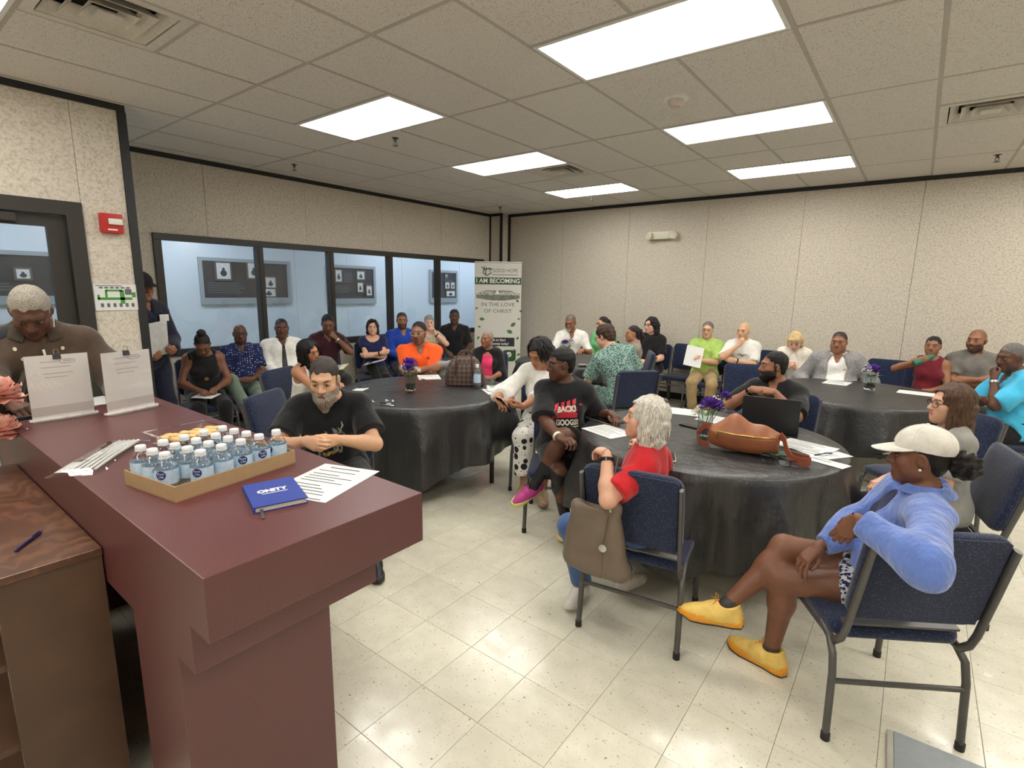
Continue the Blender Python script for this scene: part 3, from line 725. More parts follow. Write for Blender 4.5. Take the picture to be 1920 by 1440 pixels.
# ================================================================ materials of the room
def wall_mat():
    q = N('wall_vinyl'); co = q.co()
    f = q.noise(co, 55, 3, .6); g = q.noise(co, 20, 2)
    c = q.ramp(f, [(.36, lin((177, 168, 154))), (.47, lin((195, 186, 172))), (.6, lin((205, 197, 183)))])
    q.set(Base_Color=q.mix(.25, c, q.ramp(g, [(.3, (.4, .4, .4)), (.7, (.6, .6, .6))]), 'SOFT_LIGHT'), Roughness=.75, Specular_IOR_Level=.25)
    q.bump(f, .2, .003); return q.m
def tile_mat():
    q = N('vinyl_tile'); tc = q.n('ShaderNodeTexCoord'); oi = q.n('ShaderNodeObjectInfo')
    sc3 = q.n('ShaderNodeVectorMath', operation='SCALE'); q.l(oi.outputs['Location'], sc3.inputs[0]); sc3.inputs['Scale'].default_value = 7.31
    ad = q.n('ShaderNodeVectorMath', operation='ADD'); q.l(tc.outputs['Object'], ad.inputs[0]); q.l(sc3.outputs[0], ad.inputs[1])
    base = q.ramp(q.noise(ad.outputs[0], 9, 4), [(.3, lin((210, 205, 186))), (.7, lin((224, 219, 201)))])
    mp = q.n('ShaderNodeMapping'); q.l(ad.outputs[0], mp.inputs[0]); mp.inputs['Scale'].default_value = (1, 1.7, 1); mp.inputs['Rotation'].default_value = (0, 0, .6)
    fl = q.noise(mp.outputs[0], 75, 2, .5); fleck = q.ramp(fl, [(.655, (0, 0, 0)), (.70, (1, 1, 1))])
    f2 = q.ramp(q.noise(mp.outputs[0], 34, 2), [(.70, (0, 0, 0)), (.74, (1, 1, 1))])
    c = q.mix(fleck, base, lin((158, 148, 128))); c = q.mix(f2, c, lin((120, 110, 94)))
    mr = q.n('ShaderNodeMapRange'); q.l(oi.outputs['Random'], mr.inputs[0]); mr.inputs[3].default_value = .94; mr.inputs[4].default_value = 1.03
    hs = q.n('ShaderNodeHueSaturation'); q.l(mr.outputs[0], hs.inputs['Value']); q.l(c, hs.inputs['Color'])
    q.set(Base_Color=hs.outputs[0], Roughness=q.ramp(q.noise(ad.outputs[0], 14, 5), [(.3, (.12,)*3), (.7, (.28,)*3)]), Specular_IOR_Level=.5)
    q.bump(q.noise(ad.outputs[0], 40, 3), .08, .002); return q.m
def panel_mat():
    q = N('ceiling_tile'); tc = q.n('ShaderNodeTexCoord'); oi = q.n('ShaderNodeObjectInfo')
    ad = q.n('ShaderNodeVectorMath', operation='ADD'); q.l(tc.outputs['Object'], ad.inputs[0]); q.l(oi.outputs['Location'], ad.inputs[1])
    f = q.noise(ad.outputs[0], 130, 3, .6); p = q.ramp(f, [(.34, (.48, .45, .41)), (.43, (1, 1, 1))])
    c = q.mix(1.0, lin((217, 212, 206)), p, 'MULTIPLY'); q.set(Base_Color=c, Roughness=.9, Specular_IOR_Level=.1)
    q.bump(f, .5, .004); return q.m
WALL = wall_mat(); TILE = tile_mat(); CPAN = panel_mat()
TRIM = flat('black_trim', (24, 27, 28), .45, var=.05); FRAME = flat('dark_bronze', (40, 37, 33), .45, var=.08)
GRID = flat('grid_white', (176, 170, 162), .6, var=.04); WHITE = flat('white_paint', (222, 222, 220), .5, var=.03)
GLASS = glass('window_glass', (236, 242, 244)); CGLASS = glass('clear_glass', (244, 250, 248), ior=1.3)
XL, XN, YB, XR, YF, CH = -6.36, -4.99, 7.78, 4.2, -2.6, 2.962
def struct(name, mb, mat, parent=None, **k):
    o = mb.build(name, mat, parent, **k)
    if parent is None: o['kind'] = 'structure'
    return o
# ---------------------------------------------------------------- floor: every tile near the camera is a part
fl = struct('floor', MB().box(-9.6, XR, YF, 10.2, -.12, -.006), flat('grout', (120, 112, 98), .8), smooth=False)
T12 = .3048; fx0, fy0 = -1.4449, .9958
def tile_verts(cx, cy, h=T12/2-.0007, z=0, ch=.0009):
    v = [(cx+a*h, cy+b*h, -.006) for a, b in ((-1,-1),(1,-1),(1,1),(-1,1))]+[(cx+a*h, cy+b*h, z-ch) for a, b in ((-1,-1),(1,-1),(1,1),(-1,1))]+[(cx+a*(h-ch), cy+b*(h-ch), z) for a, b in ((-1,-1),(1,-1),(1,1),(-1,1))]
    f = [(8, 9, 10, 11)]+[(4+i, 4+(i+1) % 4, 8+(i+1) % 4, 8+i) for i in range(4)]+[(i, (i+1) % 4, 4+(i+1) % 4, 4+i) for i in range(4)]
    return v, f
cells = []
for i in range(-22, 19):
    for j in range(-12, 23):
        cx, cy = fx0+(i+.5)*T12, fy0+(j+.5)*T12
        if cx > XR-.1 or cx < -6.6 or cy > YB+.1 or cy < YF: continue
        q = cm.inverted() @ Vector((cx, cy, 0)); vis = q.z < -.5 and abs(q.x/q.z) < 1.05 and abs(q.y/q.z) < .82
        hid = (cx < -1.45 and cy < 1.0)
        cells.append((q.length if vis and not hid else 50+q.length, cx, cy))
cells.sort(); tm = MB(); tm.add(*tile_verts(0, 0)); tme = None
for d, cx, cy in cells[:300]:
    if tme is None: o = tm.build('tile', TILE, fl, (cx, cy, 0), smooth=False); tme = o.data
    else: o = link('tile', tme, fl, (cx, cy, 0))
rest = MB()
for d, cx, cy in cells[300:]: rest.add(*tile_verts(cx, cy))
o = rest.build('tile_field', TILE, fl, smooth=False); o['kind'] = 'stuff'
# ---------------------------------------------------------------- ceiling: panels and grid bars
T = .6096; ox, oy = -4.3308, 1.9689
ce = struct('ceiling', MB().box(-9.6, XR, YF, 10.2, CH+.12, CH+.2), WHITE, smooth=False)
lights = [(a, j) for a in (0, 4, 8) for j in (.5, 2, 3.5)]+[(a, j) for a in (0, 4, 8) for j in (-1.5, -3)]+[(12, .5), (12, 3.5)]
vents = [(1, -1), (1, 2.5), (7, 2.5), (7, -1)]
holes = [(ox+a*T, oy+j*2*T, 2*T, T) for a, j in lights]+[(ox+a*T, oy+j*2*T, T, T) for a, j in vents]
pm = {}
def panel(x0, x1, y0, y1, sag):
    key = (round(x1-x0, 3), round(y1-y0, 3))
    if key not in pm:
        a, b = key[0]/2-.009, key[1]/2-.009
        m = MB(); v = [(p*a, q*b, .014) for p, q in ((-1,-1),(1,-1),(1,1),(-1,1))]+[(p*a, q*b, .001) for p, q in ((-1,-1),(1,-1),(1,1),(-1,1))]+[(p*(a-.004), q*(b-.004), -.003) for p, q in ((-1,-1),(1,-1),(1,1),(-1,1))]
        m.add(v, [(0, 1, 2, 3), (11, 10, 9, 8)]+[(i, 4+i, 4+(i+1) % 4, (i+1) % 4) for i in range(4)]+[(4+i, 8+i, 8+(i+1) % 4, 4+(i+1) % 4) for i in range(4)])
        o = m.build('ceiling_panel', CPAN, ce, ((x0+x1)/2, (y0+y1)/2, CH+sag), smooth=False); pm[key] = o.data
    else: o = link('ceiling_panel', pm[key], ce, ((x0+x1)/2, (y0+y1)/2, CH+sag))
def cut(x0, x1, y0, y1):
    for hx, hy, hw, hh_ in holes:
        if hx < x1-.01 and hx+hw > x0+.01 and hy < y1-.01 and hy+hh_ > y0+.01:
            r = []
            if hy > y0+.02: r += cut(x0, x1, y0, hy)
            if hy+hh_ < y1-.02: r += cut(x0, x1, hy+hh_, y1)
            return r
    return [(x0, x1, y0, y1)]
xs = [XL]+[ox+i*T for i in range(-3, 14) if XL+.05 < ox+i*T < XR-.05]+[XR]
ys = [YF]+[oy+j*2*T for j in range(-3, 5) if YF+.05 < oy+j*2*T < YB-.05]+[YB]
bars = MB()
for i in range(len(xs)-1):
    for j in range(len(ys)-1):
        for r in cut(xs[i], xs[i+1], ys[j], ys[j+1]): panel(*r, random.uniform(-.002, .002))
for y in ys[1:-1]: MB().box(XL, XR, y-.012, y+.012, CH-.004, CH+.03).build('grid_bar', GRID, ce, smooth=False)
for x in xs[1:-1]:
    segs = [(YF, YB)]
    for hx, hy, hw, hh_ in holes:
        if hx+.1 < x < hx+hw-.1: segs = [q for a, b in segs for q in ((a, min(b, hy)), (max(a, hy+hh_), b)) if q[1]-q[0] > .02]
    for a, b in segs: MB().box(x-.012, x+.012, a, b, CH-.0042, CH+.03).build('grid_bar', GRID, ce, smooth=False)
for hx, hy, hw, hh_ in holes:
    for yy in (hy, hy+hh_):
        if min(abs(yy-q) for q in ys) > .05: MB().box(hx, hx+hw, yy-.012, yy+.012, CH-.0044, CH+.03).build('grid_bar', GRID, ce, smooth=False)
def diffuser_mat():
    q = N('lamp_diffuser'); co = q.co(); sp = q.n('ShaderNodeSeparateXYZ'); q.l(co, sp.inputs[0])
    m = q.n('ShaderNodeMath', operation='MULTIPLY'); q.l(sp.outputs[1], m.inputs[0]); m.inputs[1].default_value = 6.283/.2
    s = q.n('ShaderNodeMath', operation='COSINE'); q.l(m.outputs[0], s.inputs[0])
    r = q.n('ShaderNodeMapRange'); q.l(s.outputs[0], r.inputs[0]); r.inputs[1].default_value = -1; r.inputs[3].default_value = LIGHT*.72; r.inputs[4].default_value = LIGHT*1.28
    q.set(Base_Color=(.8, .8, .8), Emission_Color=(1.0, .975, .905), Emission_Strength=r.outputs[0], Roughness=.4); return q.m
DIFF = diffuser_mat()
lp = None
LAMPL = {(0, .5): 'left ceiling light panel nearest the window wall, above the first round table', (4, .5): 'largest ceiling light panel, cut off by the top of the picture', (4, 2): 'ceiling light panel behind the smoke detector, right of centre',
         (4, 3.5): 'ceiling light panel closest to the back wall on the right', (0, 2): 'ceiling light panel touching the middle air vent', (0, 3.5): 'farthest ceiling light panel, near the banner corner', (0, -1.5): 'ceiling light panel at the top left corner beside the large vent'}
for a, j in lights:
    c = (ox+(a+1)*T, oy+j*2*T+T/2, CH)
    lab = LAMPL.get((a, j)) or 'ceiling light panel out of view, %s, %s' % ({0: 'over the counter side', 4: 'over the middle', 8: 'on the right', 12: 'by the right wall'}[a], {.5: 'level with the first tables', 2: 'level with the second row', 3.5: 'near the back wall', -1.5: 'just behind the viewer', -3: 'far behind the viewer'}[j])
    if lp is None:
        lp = empty('ceiling_light', lab, 'ceiling light', c, 0, 'fluorescent ceiling panels')
        f = MB(); A, B = T-.012, T/2-.012
        for x0, x1, y0, y1 in ((-A, A, -B, -B+.022), (-A, A, B-.022, B), (-A, -A+.022, -B+.022, B-.022), (A-.022, A, -B+.022, B-.022)): f.box(x0, x1, y0, y1, -.009, .02)
        f.build('light_frame', WHITE, lp, smooth=False)
        MB().box(-A+.02, A-.02, -B+.02, B-.02, .002, .008).build('diffuser', DIFF, lp, smooth=False)
        MB().box(-A, A, -B, B, .03, .10).build('housing', WHITE, lp, smooth=False)
    else: dup(lp, c, None, lab)
VENTL = {(1, -1): 'large square air vent at the top left of the ceiling', (1, 2.5): 'small dusty air vent beside the middle light panel', (7, 2.5): 'grimy air vent at the right edge of the ceiling', (7, -1): 'square air vent in the ceiling above the near side of the room'}
VM = flat('vent_metal', (206, 200, 190), .5, var=.08); VD = flat('vent_dark', (40, 37, 33), .8)
for a, j in vents:
    r = empty('air_vent', VENTL[(a, j)], 'air vent', (ox+(a+.5)*T, oy+j*2*T+T/2, CH), 0, 'ceiling air vents')
    h = T/2-.012; m = MB()
    for x0, x1, y0, y1 in ((-h, h, -h, -h+.05), (-h, h, h-.05, h), (-h, -h+.05, -h+.05, h-.05), (h-.05, h, -h+.05, h-.05)): m.box(x0, x1, y0, y1, -.006, .012)
    m.build('vent_frame', VM, r, smooth=False)
    MB().box(-h+.02, h-.02, -h+.02, h-.02, .075, .08).build('duct', VD, r, smooth=False)
    for k, q in enumerate((.235, .17, .105, .055)):
        m = MB(); n = 4
        o_ = [(-q, -q), (q, -q), (q, q), (-q, q)]; p_ = [(x*(q-.05)/q, y*(q-.05)/q) for x, y in o_] if q > .06 else None
        if p_:
            vs = [(x, y, -.004-.004*k) for x, y in o_]+[(x, y, .045-.004*k) for x, y in p_]+[(x, y, .0-.004*k) for x, y in o_]+[(x, y, .049-.004*k) for x, y in p_]
            fs = [(i, (i+1) % 4, 4+(i+1) % 4, 4+i) for i in range(4)]+[(8+i, 12+i, 12+(i+1) % 4, 8+(i+1) % 4) for i in range(4)]+[(i, 8+i, 8+(i+1) % 4, (i+1) % 4) for i in range(4)]
            m.add(vs, fs)
        else: m.box(-q, q, -q, q, -.018, -.012)
        m.build('louvre', VM, r, smooth=False)
# ---------------------------------------------------------------- walls
def panels_y(name, xs_, y0, y1, z0, z1, par, gap=.002):
    for a, b in zip(xs_[:-1], xs_[1:]): MB().box(a+gap, b-gap, y0, y1, z0, z1).build(name, WALL, par, smooth=False)
bw_ = struct('wall_back', MB().box(XL-.3, XR, YB+.012, YB+.12, 0, CH+.1), TRIM, smooth=False)
panels_y('wall_panel', [XL, -4.93, -3.72, -2.515, -1.31, -.105, 1.1, 2.3, 3.5, XR], YB, YB+.02, 0, CH, bw_)
struct('trim_1', MB().box(XL, XR, YB-.012, YB-.0005, CH-.052, CH-.004), TRIM, smooth=False)
struct('baseboard_back', MB().box(XL+.27, XR, YB-.012, YB-.0005, .001, .10), TRIM, smooth=False)
lw = struct('wall_left', MB().box(XL-.14, XL-.012, 1.9, YB+.1, 2.14, CH+.1).box(XL-.14, XL-.012, 1.9, YB+.1, 0, .86).box(XL-.14, XL-.012, 1.9, 2.16, .86, 2.14).box(XL-.14, XL-.012, 7.33, YB+.1, .86, 2.14), WHITE, smooth=False)
yl = [1.9, 2.68, 3.885, 5.10, 6.31, YB]
for a, b in zip(yl[:-1], yl[1:]):
    MB().box(XL-.02, XL, a+.002, b-.002, 2.14, CH).build('wall_panel', WALL, lw, smooth=False)
    MB().box(XL-.02, XL, a+.002, b-.002, 0, .86).build('wall_panel', WALL, lw, smooth=False)
MB().box(XL-.02, XL, 1.9, 2.16, .862, 2.138).build('wall_panel', WALL, lw, smooth=False)
MB().box(XL-.02, XL, 7.33, YB, .862, 2.138).build('wall_panel', WALL, lw, smooth=False)
struct('trim_2', MB().box(XL+.0005, XL+.012, 1.9, 7.54, CH-.052, CH-.004), TRIM, smooth=False)
struct('baseboard_left', MB().box(XL+.0005, XL+.012, 1.9, 7.54, .001, .10), TRIM, smooth=False)
col = struct('wall_corner', MB().box(XL+.0006, XL+.26, 7.545, YB-.001, 0, CH-.006), WALL, smooth=False)
MB().box(XL+.0007, XL+.275, 7.535, 7.545, CH-.05, CH-.006).build('corner_trim', TRIM, col, smooth=False)
MB().box(XL+.245, XL+.29, 7.53, 7.56, 0, CH-.006).build('corner_trim', TRIM, col, smooth=False)
MB().box(XL+.0007, XL+.03, 7.53, 7.545, 0, CH-.006).build('corner_trim', TRIM, col, smooth=False)
struct('trim_3', MB().box(XL+.262, XL+.30, YB-.03, YB-.0005, 0, CH-.006), TRIM, smooth=False)
wr_ = struct('wall_right', MB().box(XR, XR+.12, YF, YB, 0, CH+.1), WALL, smooth=False)
wf = struct('wall_front', MB().box(-9.6, XR, YF-.12, YF, 0, CH+.1), WALL, smooth=False)
# near partition with the door
pn = struct('wall_partition', MB().box(XN-.10, XN-.012, YF, .02, 0, CH).box(XN-.10, XN-.012, 1.235, 1.565, 0, CH).box(XN-.10, XN-.012, .02, 1.235, 2.205, CH), TRIM, smooth=False)
for a, b, z0, z1 in ((YF, -1.19, 0, CH), (-1.186, .02, 0, CH), (.022, 1.233, 2.207, CH), (1.236, 1.52, 0, CH)):
    MB().box(XN-.02, XN, a, b, z0, z1).build('wall_panel', WALL, pn, smooth=False)
struct('trim_4', MB().box(XN+.0005, XN+.012, YF, 1.575, CH-.052, CH-.004), TRIM, smooth=False)
struct('trim_5', MB().box(XN-.115, XN+.012, 1.522, 1.58, 0, CH-.053), TRIM, smooth=False)
struct('trim_6', MB().box(XN-.20, XN-.116, 1.53, 1.60, 0, CH-.17), TRIM, smooth=False)
# window of five panes
wn = struct('window_1', MB().box(XL-.06, XL+.028, 2.13, 7.36, 2.078, 2.148).box(XL-.06, XL+.028, 2.13, 7.36, .85, .925).box(XL-.06, XL+.027, 2.13, 2.205, .925, 2.078).box(XL-.06, XL+.027, 7.29, 7.36, .925, 2.078), FRAME, smooth=False, bevel=.004)
mul = [3.245, 4.215, 5.225, 6.225]; ed = [2.205]+[v for m_ in mul for v in (m_-.04, m_+.04)]+[7.29]
for m_ in mul:
    MB().box(XL-.062, XL+.02, m_-.04, m_+.04, .926, 2.077).box(XL+.0201, XL+.026, m_-.016, m_+.016, .926, 2.077).build('mullion', FRAME, wn, smooth=False)
for k in range(5): MB().box(XL-.022, XL-.016, ed[2*k], ed[2*k+1], .926, 2.077).build('pane', GLASS, wn, smooth=False)
# door in the partition
dr = struct('door_1', MB().box(XN-.10, XN+.02, .02, .11, 0, 2.205).box(XN-.10, XN+.02, 1.135, 1.235, 0, 2.205).box(XN-.10, XN+.02, .11, 1.135, 2.105, 2.205), FRAME, smooth=False, bevel=.004)
MB().box(XN-.075, XN-.03, .115, .22, .01, 2.10).box(XN-.075, XN-.03, 1.025, 1.13, .01, 2.10).box(XN-.075, XN-.03, .22, 1.025, 2.02, 2.10).box(XN-.075, XN-.03, .22, 1.025, .01, .22).build('door_leaf', FRAME, dr, smooth=False)
MB().box(XN-.055, XN-.049, .22, 1.025, .22, 2.02).build('pane', GLASS, dr, smooth=False)
MB().box(XN-.03, XN+.03, .30, .86, 2.035, 2.09).build('door_closer', FRAME, dr, smooth=False, bevel=.006)
MB().tube([(XN-.03, .30, 1.0), (XN+.03, .30, 1.0), (XN+.03, .90, 1.0), (XN-.03, .90, 1.0)], .014, 8).build('push_bar', FRAME, dr)
# corridor beyond
HW = flat('corridor_paint', (206, 212, 216), .6, var=.02)
hw = struct('wall_corridor', MB().box(-8.52, -8.412, YF, 10.2, 0, CH), WHITE, smooth=False)
yh = [YF, -1.4, -.2, 1.0, 2.2, 2.88, 4.88, 5.9, 7.2, 8.9, 10.2]
for a, b in zip(yh[:-1], yh[1:]): MB().box(-8.413, -8.4, a+.002, b-.002, 0, CH).build('wall_panel', HW, hw, smooth=False)
struct('wall_corridor_end', MB().box(-8.4, XL, 10.1, 10.2, 0, CH), HW, smooth=False)
struct('wall_corridor_side', MB().box(XL-.02, XL, YB+.12, 10.1, 0, CH), HW, smooth=False)
struct('ceiling_corridor', MB().box(-8.4, XL-.14, YF, 10.1, CH-.001, CH+.05), WHITE, smooth=False)
HL = emit('corridor_lamp', (232, 240, 255), HALL)
for k, y in enumerate((.6, 3.0, 6.9, 9.2)):
    r = empty('corridor_light', 'white corridor ceiling lamp beyond the %s' % ('door', 'first window pane', 'last window pane', 'corner behind the banner')[k], 'ceiling light', (-7.35, y, CH-.003), 0, 'corridor lamps')
    MB().box(-.31, .31, -.62, .62, -.03, 0).build('light_frame', WHITE, r, smooth=False); MB().box(-.29, .29, -.60, .60, -.034, -.0305).build('diffuser', HL, r, smooth=False)
# ================================================================ counter and bookcase
def burg():
    q = N('burgundy_laminate'); co = q.co(); f = q.noise(co, 260, 2); g = q.noise(co, 3, 3)
    c = q.ramp(f, [(.3, lin((78, 36, 38))), (.7, lin((96, 48, 49)))])
    q.set(Base_Color=q.mix(.3, c, q.ramp(g, [(.3, (.42,)*3), (.7, (.58,)*3)]), 'SOFT_LIGHT'), Roughness=.40, Specular_IOR_Level=.7); return q.m
BURG = burg(); CZ = 1.025
ct = empty('reception_counter', 'burgundy laminate counter with stepped end, holding the water bottles', 'counter', (-1.11, .705, 0))
O = (-1.11, .705, 0)
def loc_build(mb, o, name, mat, par, **k):
    mb.v = [(x-o[0], y-o[1], z-o[2]) for x, y, z in mb.v]; return mb.build(name, mat, par, **k)
loc_build(MB().box(-3.36, -1.11, .40, 1.012, .872, CZ), O, 'countertop', BURG, ct, smooth=False, bevel=.0025)
loc_build(MB().box(-3.36, -1.21, .401, .91, .745, .8715), O, 'step_moulding', BURG, ct, smooth=False, bevel=.002)
loc_build(MB().box(-1.615, -1.31, .402, .81, 0, .7445), O, 'end_pedestal', BURG, ct, smooth=False, bevel=.002)
loc_build(MB().box(-3.36, -1.616, .74, .81, 0, .7445), O, 'front_panel', BURG, ct, smooth=False)
loc_build(MB().box(-3.36, -3.05, .402, .739, 0, .7445), O, 'end_pedestal', BURG, ct, smooth=False)
def wood():
    q = N('stained_plywood'); co = q.co(scale=(1, 2.2, 2.2)); n = q.noise(co, 2.2, 3)
    mx = q.n('ShaderNodeVectorMath', operation='MULTIPLY_ADD'); q.l(n, mx.inputs[0]); mx.inputs[1].default_value = (.9, .9, .9); q.l(co, mx.inputs[2])
    wv = q.n('ShaderNodeTexWave', Scale=2.6, Distortion=5.0, Detail=3.0); wv.inputs['Detail Scale'].default_value = 1.6; q.l(mx.outputs[0], wv.inputs[0])
    c = q.ramp(wv.outputs[0], [(.15, lin((84, 54, 38))), (.6, lin((94, 60, 43))), (.93, lin((108, 72, 51)))])
    b = q.ramp(q.noise(q.co(), 5, 4), [(.35, (.38,)*3), (.65, (.58,)*3)])
    q.set(Base_Color=q.mix(.8, c, b, 'SOFT_LIGHT'), Roughness=.30, Specular_IOR_Level=.45); return q.m
WOOD = wood(); DWOOD = flat('dark_stained_wood', (84, 60, 44), .4, var=.2, scale=5)
bk = empty('bookcase', 'low dark stained wooden bookcase beside the counter, flower vase on top', 'bookcase', (-2.4, .28, 0)); O2 = (-2.4, .28, 0)
loc_build(MB().box(-3.0, -1.826, .03, .398, .836, .858), O2, 'top', WOOD, bk, smooth=False, bevel=.003)
loc_build(MB().box(-1.85, -1.83, .165, .396, 0, .8355), O2, 'side_panel', DWOOD, bk, smooth=False)
loc_build(MB().box(-2.99, -2.97, .05, .396, 0, .8355), O2, 'side_panel', DWOOD, bk, smooth=False)
loc_build(MB().box(-2.969, -1.851, .38, .396, 0, .8355), O2, 'back_panel', DWOOD, bk, smooth=False)
for z in (.06, .33, .58): loc_build(MB().box(-2.969, -1.851, .08, .379, z, z+.02), O2, 'shelf', DWOOD, bk, smooth=False)
PAPER = flat('paper_white', (212, 212, 210), .6, var=.02); INK = flat('ink_grey', (96, 96, 100), .7, var=.05); INKD = flat('ink_dark', (40, 40, 44), .7, var=.05)
# ================================================================ round tables with plastic cloths
def cloth_mat():
    q = N('black_plastic_cloth'); co = q.co(); f = q.noise(q.co(scale=(1, 1, .5)), 7, 4, .6); g = q.noise(co, 45, 3)
    a = q.n('ShaderNodeMath', operation='MULTIPLY_ADD'); q.l(g, a.inputs[0]); a.inputs[1].default_value = .10; q.l(f, a.inputs[2])
    q.set(Base_Color=lin((37, 37, 38)), Roughness=.42, Specular_IOR_Level=.7); q.bump(a.outputs[0], .5, .035); return q.m
CLOTH = cloth_mat(); TBL = flat('table_laminate', (120, 110, 96), .5); LEGM = flat('table_leg_black', (26, 26, 28), .4)
TZ = .745
def table(c, R, label, cl_label, hem, seed, rot, creases=()):
    r = empty('round_table', label, 'table', (c[0], c[1], 0), rot, 'round folding tables')
    MB().lathe([(R-.02, TZ-.032), (R-.004, TZ-.028), (R-.003, TZ-.010), (R-.02, TZ-.0035)], 64).build('tabletop', TBL, r)
    for q in (-1, 1):
        for p in (-1, 1): MB().tube([(p*.50, q*.42, 0), (p*.50, q*.42, TZ-.033)], .019, 10).build('leg', LEGM, r)
        MB().box(-.48, .48, q*.42-.011, q*.42+.011, .25, .285).build('crossbar', LEGM, r, bevel=.004)
        MB().box(-.52, .52, q*.42-.016, q*.42+.016, TZ-.06, TZ-.034).build('top_rail', LEGM, r, smooth=False)
    n = 168; rg = random.Random(seed); mb = MB(); vs = []; rows = []
    for k in range(9):
        rr = R*(k/8)**.8; rows.append([(rr*math.cos(2*math.pi*i/n), rr*math.sin(2*math.pi*i/n), TZ+.0008) for i in range(n)])
    nf = rg.randint(9, 12); ph = rg.uniform(0, 6)
    # creases where the folded sheet was opened
    def top_z(x, y):
        z = 0
        for (cx_, cy_, ang, ln, hh_) in creases:
            u = (x-cx_)*math.cos(ang)+(y-cy_)*math.sin(ang); v = -(x-cx_)*math.sin(ang)+(y-cy_)*math.cos(ang)
            if abs(u) < ln: z += hh_*math.exp(-(v/.012)**2)*(1-(u/ln)**2)
        return z
    rows = [[(x, y, z+top_z(x, y)) for x, y, z in rw] for rw in rows]
    rows.append([((R+.006)*math.cos(2*math.pi*i/n), (R+.006)*math.sin(2*math.pi*i/n), TZ-.006) for i in range(n)])
    M = 13
    for k in range(1, M+1):
        rw = []
        for i in range(n):
            a = 2*math.pi*i/n; h = hem(a); u = k/M; d = h*u
            w_ = math.sin(nf*a+ph+.5*math.sin(3*a))+.45*math.sin((2*nf+1)*a+1.7*ph); am = .046*min(1, d/.30)**1.1
            rr = R+.010+am*(1.05+w_)-.03*u*(1 if h > .5 else 0)
            rw.append((rr*math.cos(a), rr*math.sin(a), max(.006, TZ-.008-d)))
        rows.append(rw)
    for rw in rows: vs += rw
    fs = [(i_*n+j, i_*n+(j+1) % n, (i_+1)*n+(j+1) % n, (i_+1)*n+j) for i_ in range(1, len(rows)-1) for j in range(n)]+[tuple(n+j for j in range(n))[::-1]]
    vs[0:n] = [(0, 0, 0)]*0+vs[0:n]
    mb.add(vs, fs); mb.f = [f for f in mb.f]
    # drop the degenerate centre ring
    mb.f = [tuple(x-n for x in f) for f in mb.f]; mb.v = mb.v[n:]
    o = mb.build('tablecloth', CLOTH, None, (c[0], c[1], 0), angle=180); tag(o, cl_label, 'tablecloth', 'black plastic tablecloths'); return r
def hem1(a):
    d = math.degrees(a) % 360                     # short on the side towards the polka-dot trousers, long towards the counter
    k = (1+math.cos(math.radians(d-265)))/2
    return .17+.47*k**.8+.03*math.sin(5*a)
def hem2(a):
    d = math.degrees(a) % 360; k = (1+math.cos(math.radians(d-250)))/2
    return .34+.16*k+.05*math.sin(4*a+1)
def hem3(a): return .25+.08*math.sin(3*a)+.05*math.cos(5*a+1)
T1, T2, T3, T4 = (-3.34, 3.12), (-.955, 3.24), (-.365, 5.67), (-3.42, 5.72)
table(T1, .762, 'round table left of centre, legs showing under the cloth', 'black plastic tablecloth hanging unevenly on the left round table', hem1, 3, math.radians(52), ((-.05, .0, 1.1, .5, .008), (.15, .05, 2.6, .45, .010), (-.2, .25, 2.75, .5, .006)))
table(T2, .762, 'round table in front of the woman in the white cap', 'black plastic tablecloth under the tan leather bag', hem2, 5, math.radians(20), ((.0, -.3, 2.2, .35, .004), (.2, -.45, 1.3, .25, .005)))
table(T3, .762, 'round table in front of the man in the grey blazer', 'black plastic tablecloth before the man in the grey blazer', hem3, 9, 0.5, ((.0, .0, 2.7, .4, .006), (.2, -.1, 1.2, .4, .004)))
table(T4, .70, 'round table far in the middle, before the man with the grey goatee', 'black plastic tablecloth far in the middle under purple flowers', hem3, 12, .2)
# ================================================================ stacking chairs
def chair_fab():
    q = N('navy_chair_fabric'); co = q.co(scale=(105, 105, 105)); v = q.n('ShaderNodeTexVoronoi', Scale=1.0); q.l(co, v.inputs[0])
    d = q.ramp(v.outputs['Distance'], [(.18, lin((70, 82, 114))), (.34, lin((30, 38, 62)))])
    q.set(Base_Color=q.mix(.75, lin((32, 40, 66)), d), Roughness=.9, Specular_IOR_Level=.2, Sheen_Weight=.25); q.bump(v.outputs['Distance'], .2, .003); return q.m
CFAB = chair_fab(); CMET = flat('chair_grey_metal', (88, 86, 84), .38, .35, var=.08); CFOOT = flat('foot_plastic', (22, 22, 23), .5)
def rounded(mb, x0, x1, y0, y1, z0, z1, r, M=None, puff=.0, n=4):
    """cushion: rounded rectangle loft with a puffed face"""
    out = []
    for cx_, cy_, a0 in ((x1-r, y1-r, 0), (x0+r, y1-r, 90), (x0+r, y0+r, 180), (x1-r, y0+r, 270)):
        for k in range(n+1):
            a = math.radians(a0+90*k/n); out.append((cx_+r*math.cos(a), cy_+r*math.sin(a)))
    m = len(out); xc, yc = (x0+x1)/2, (y0+y1)/2; t = z1-z0
    prof = [(.0, .965), (.08*t, .99), (.35*t, 1.0), (.65*t, 1.0), (.9*t, .985), (t, .955), (t+puff*.7, .75), (t+puff, .4)]
    vs = []
    for dz, k in prof:
        for x, y in out:
            sx = (x-xc)*k+xc; sy = (y-yc)*k+yc; vs.append(Vector((sx, sy, z0+dz)))
    if M is not None: vs = [M @ v for v in vs]
    fs = [(i*m+j, i*m+(j+1) % m, (i+1)*m+(j+1) % m, (i+1)*m+j) for i in range(len(prof)-1) for j in range(m)]+[tuple(range(m-1, -1, -1)), tuple((len(prof)-1)*m+j for j in range(m))]
    return mb.add(vs, fs)
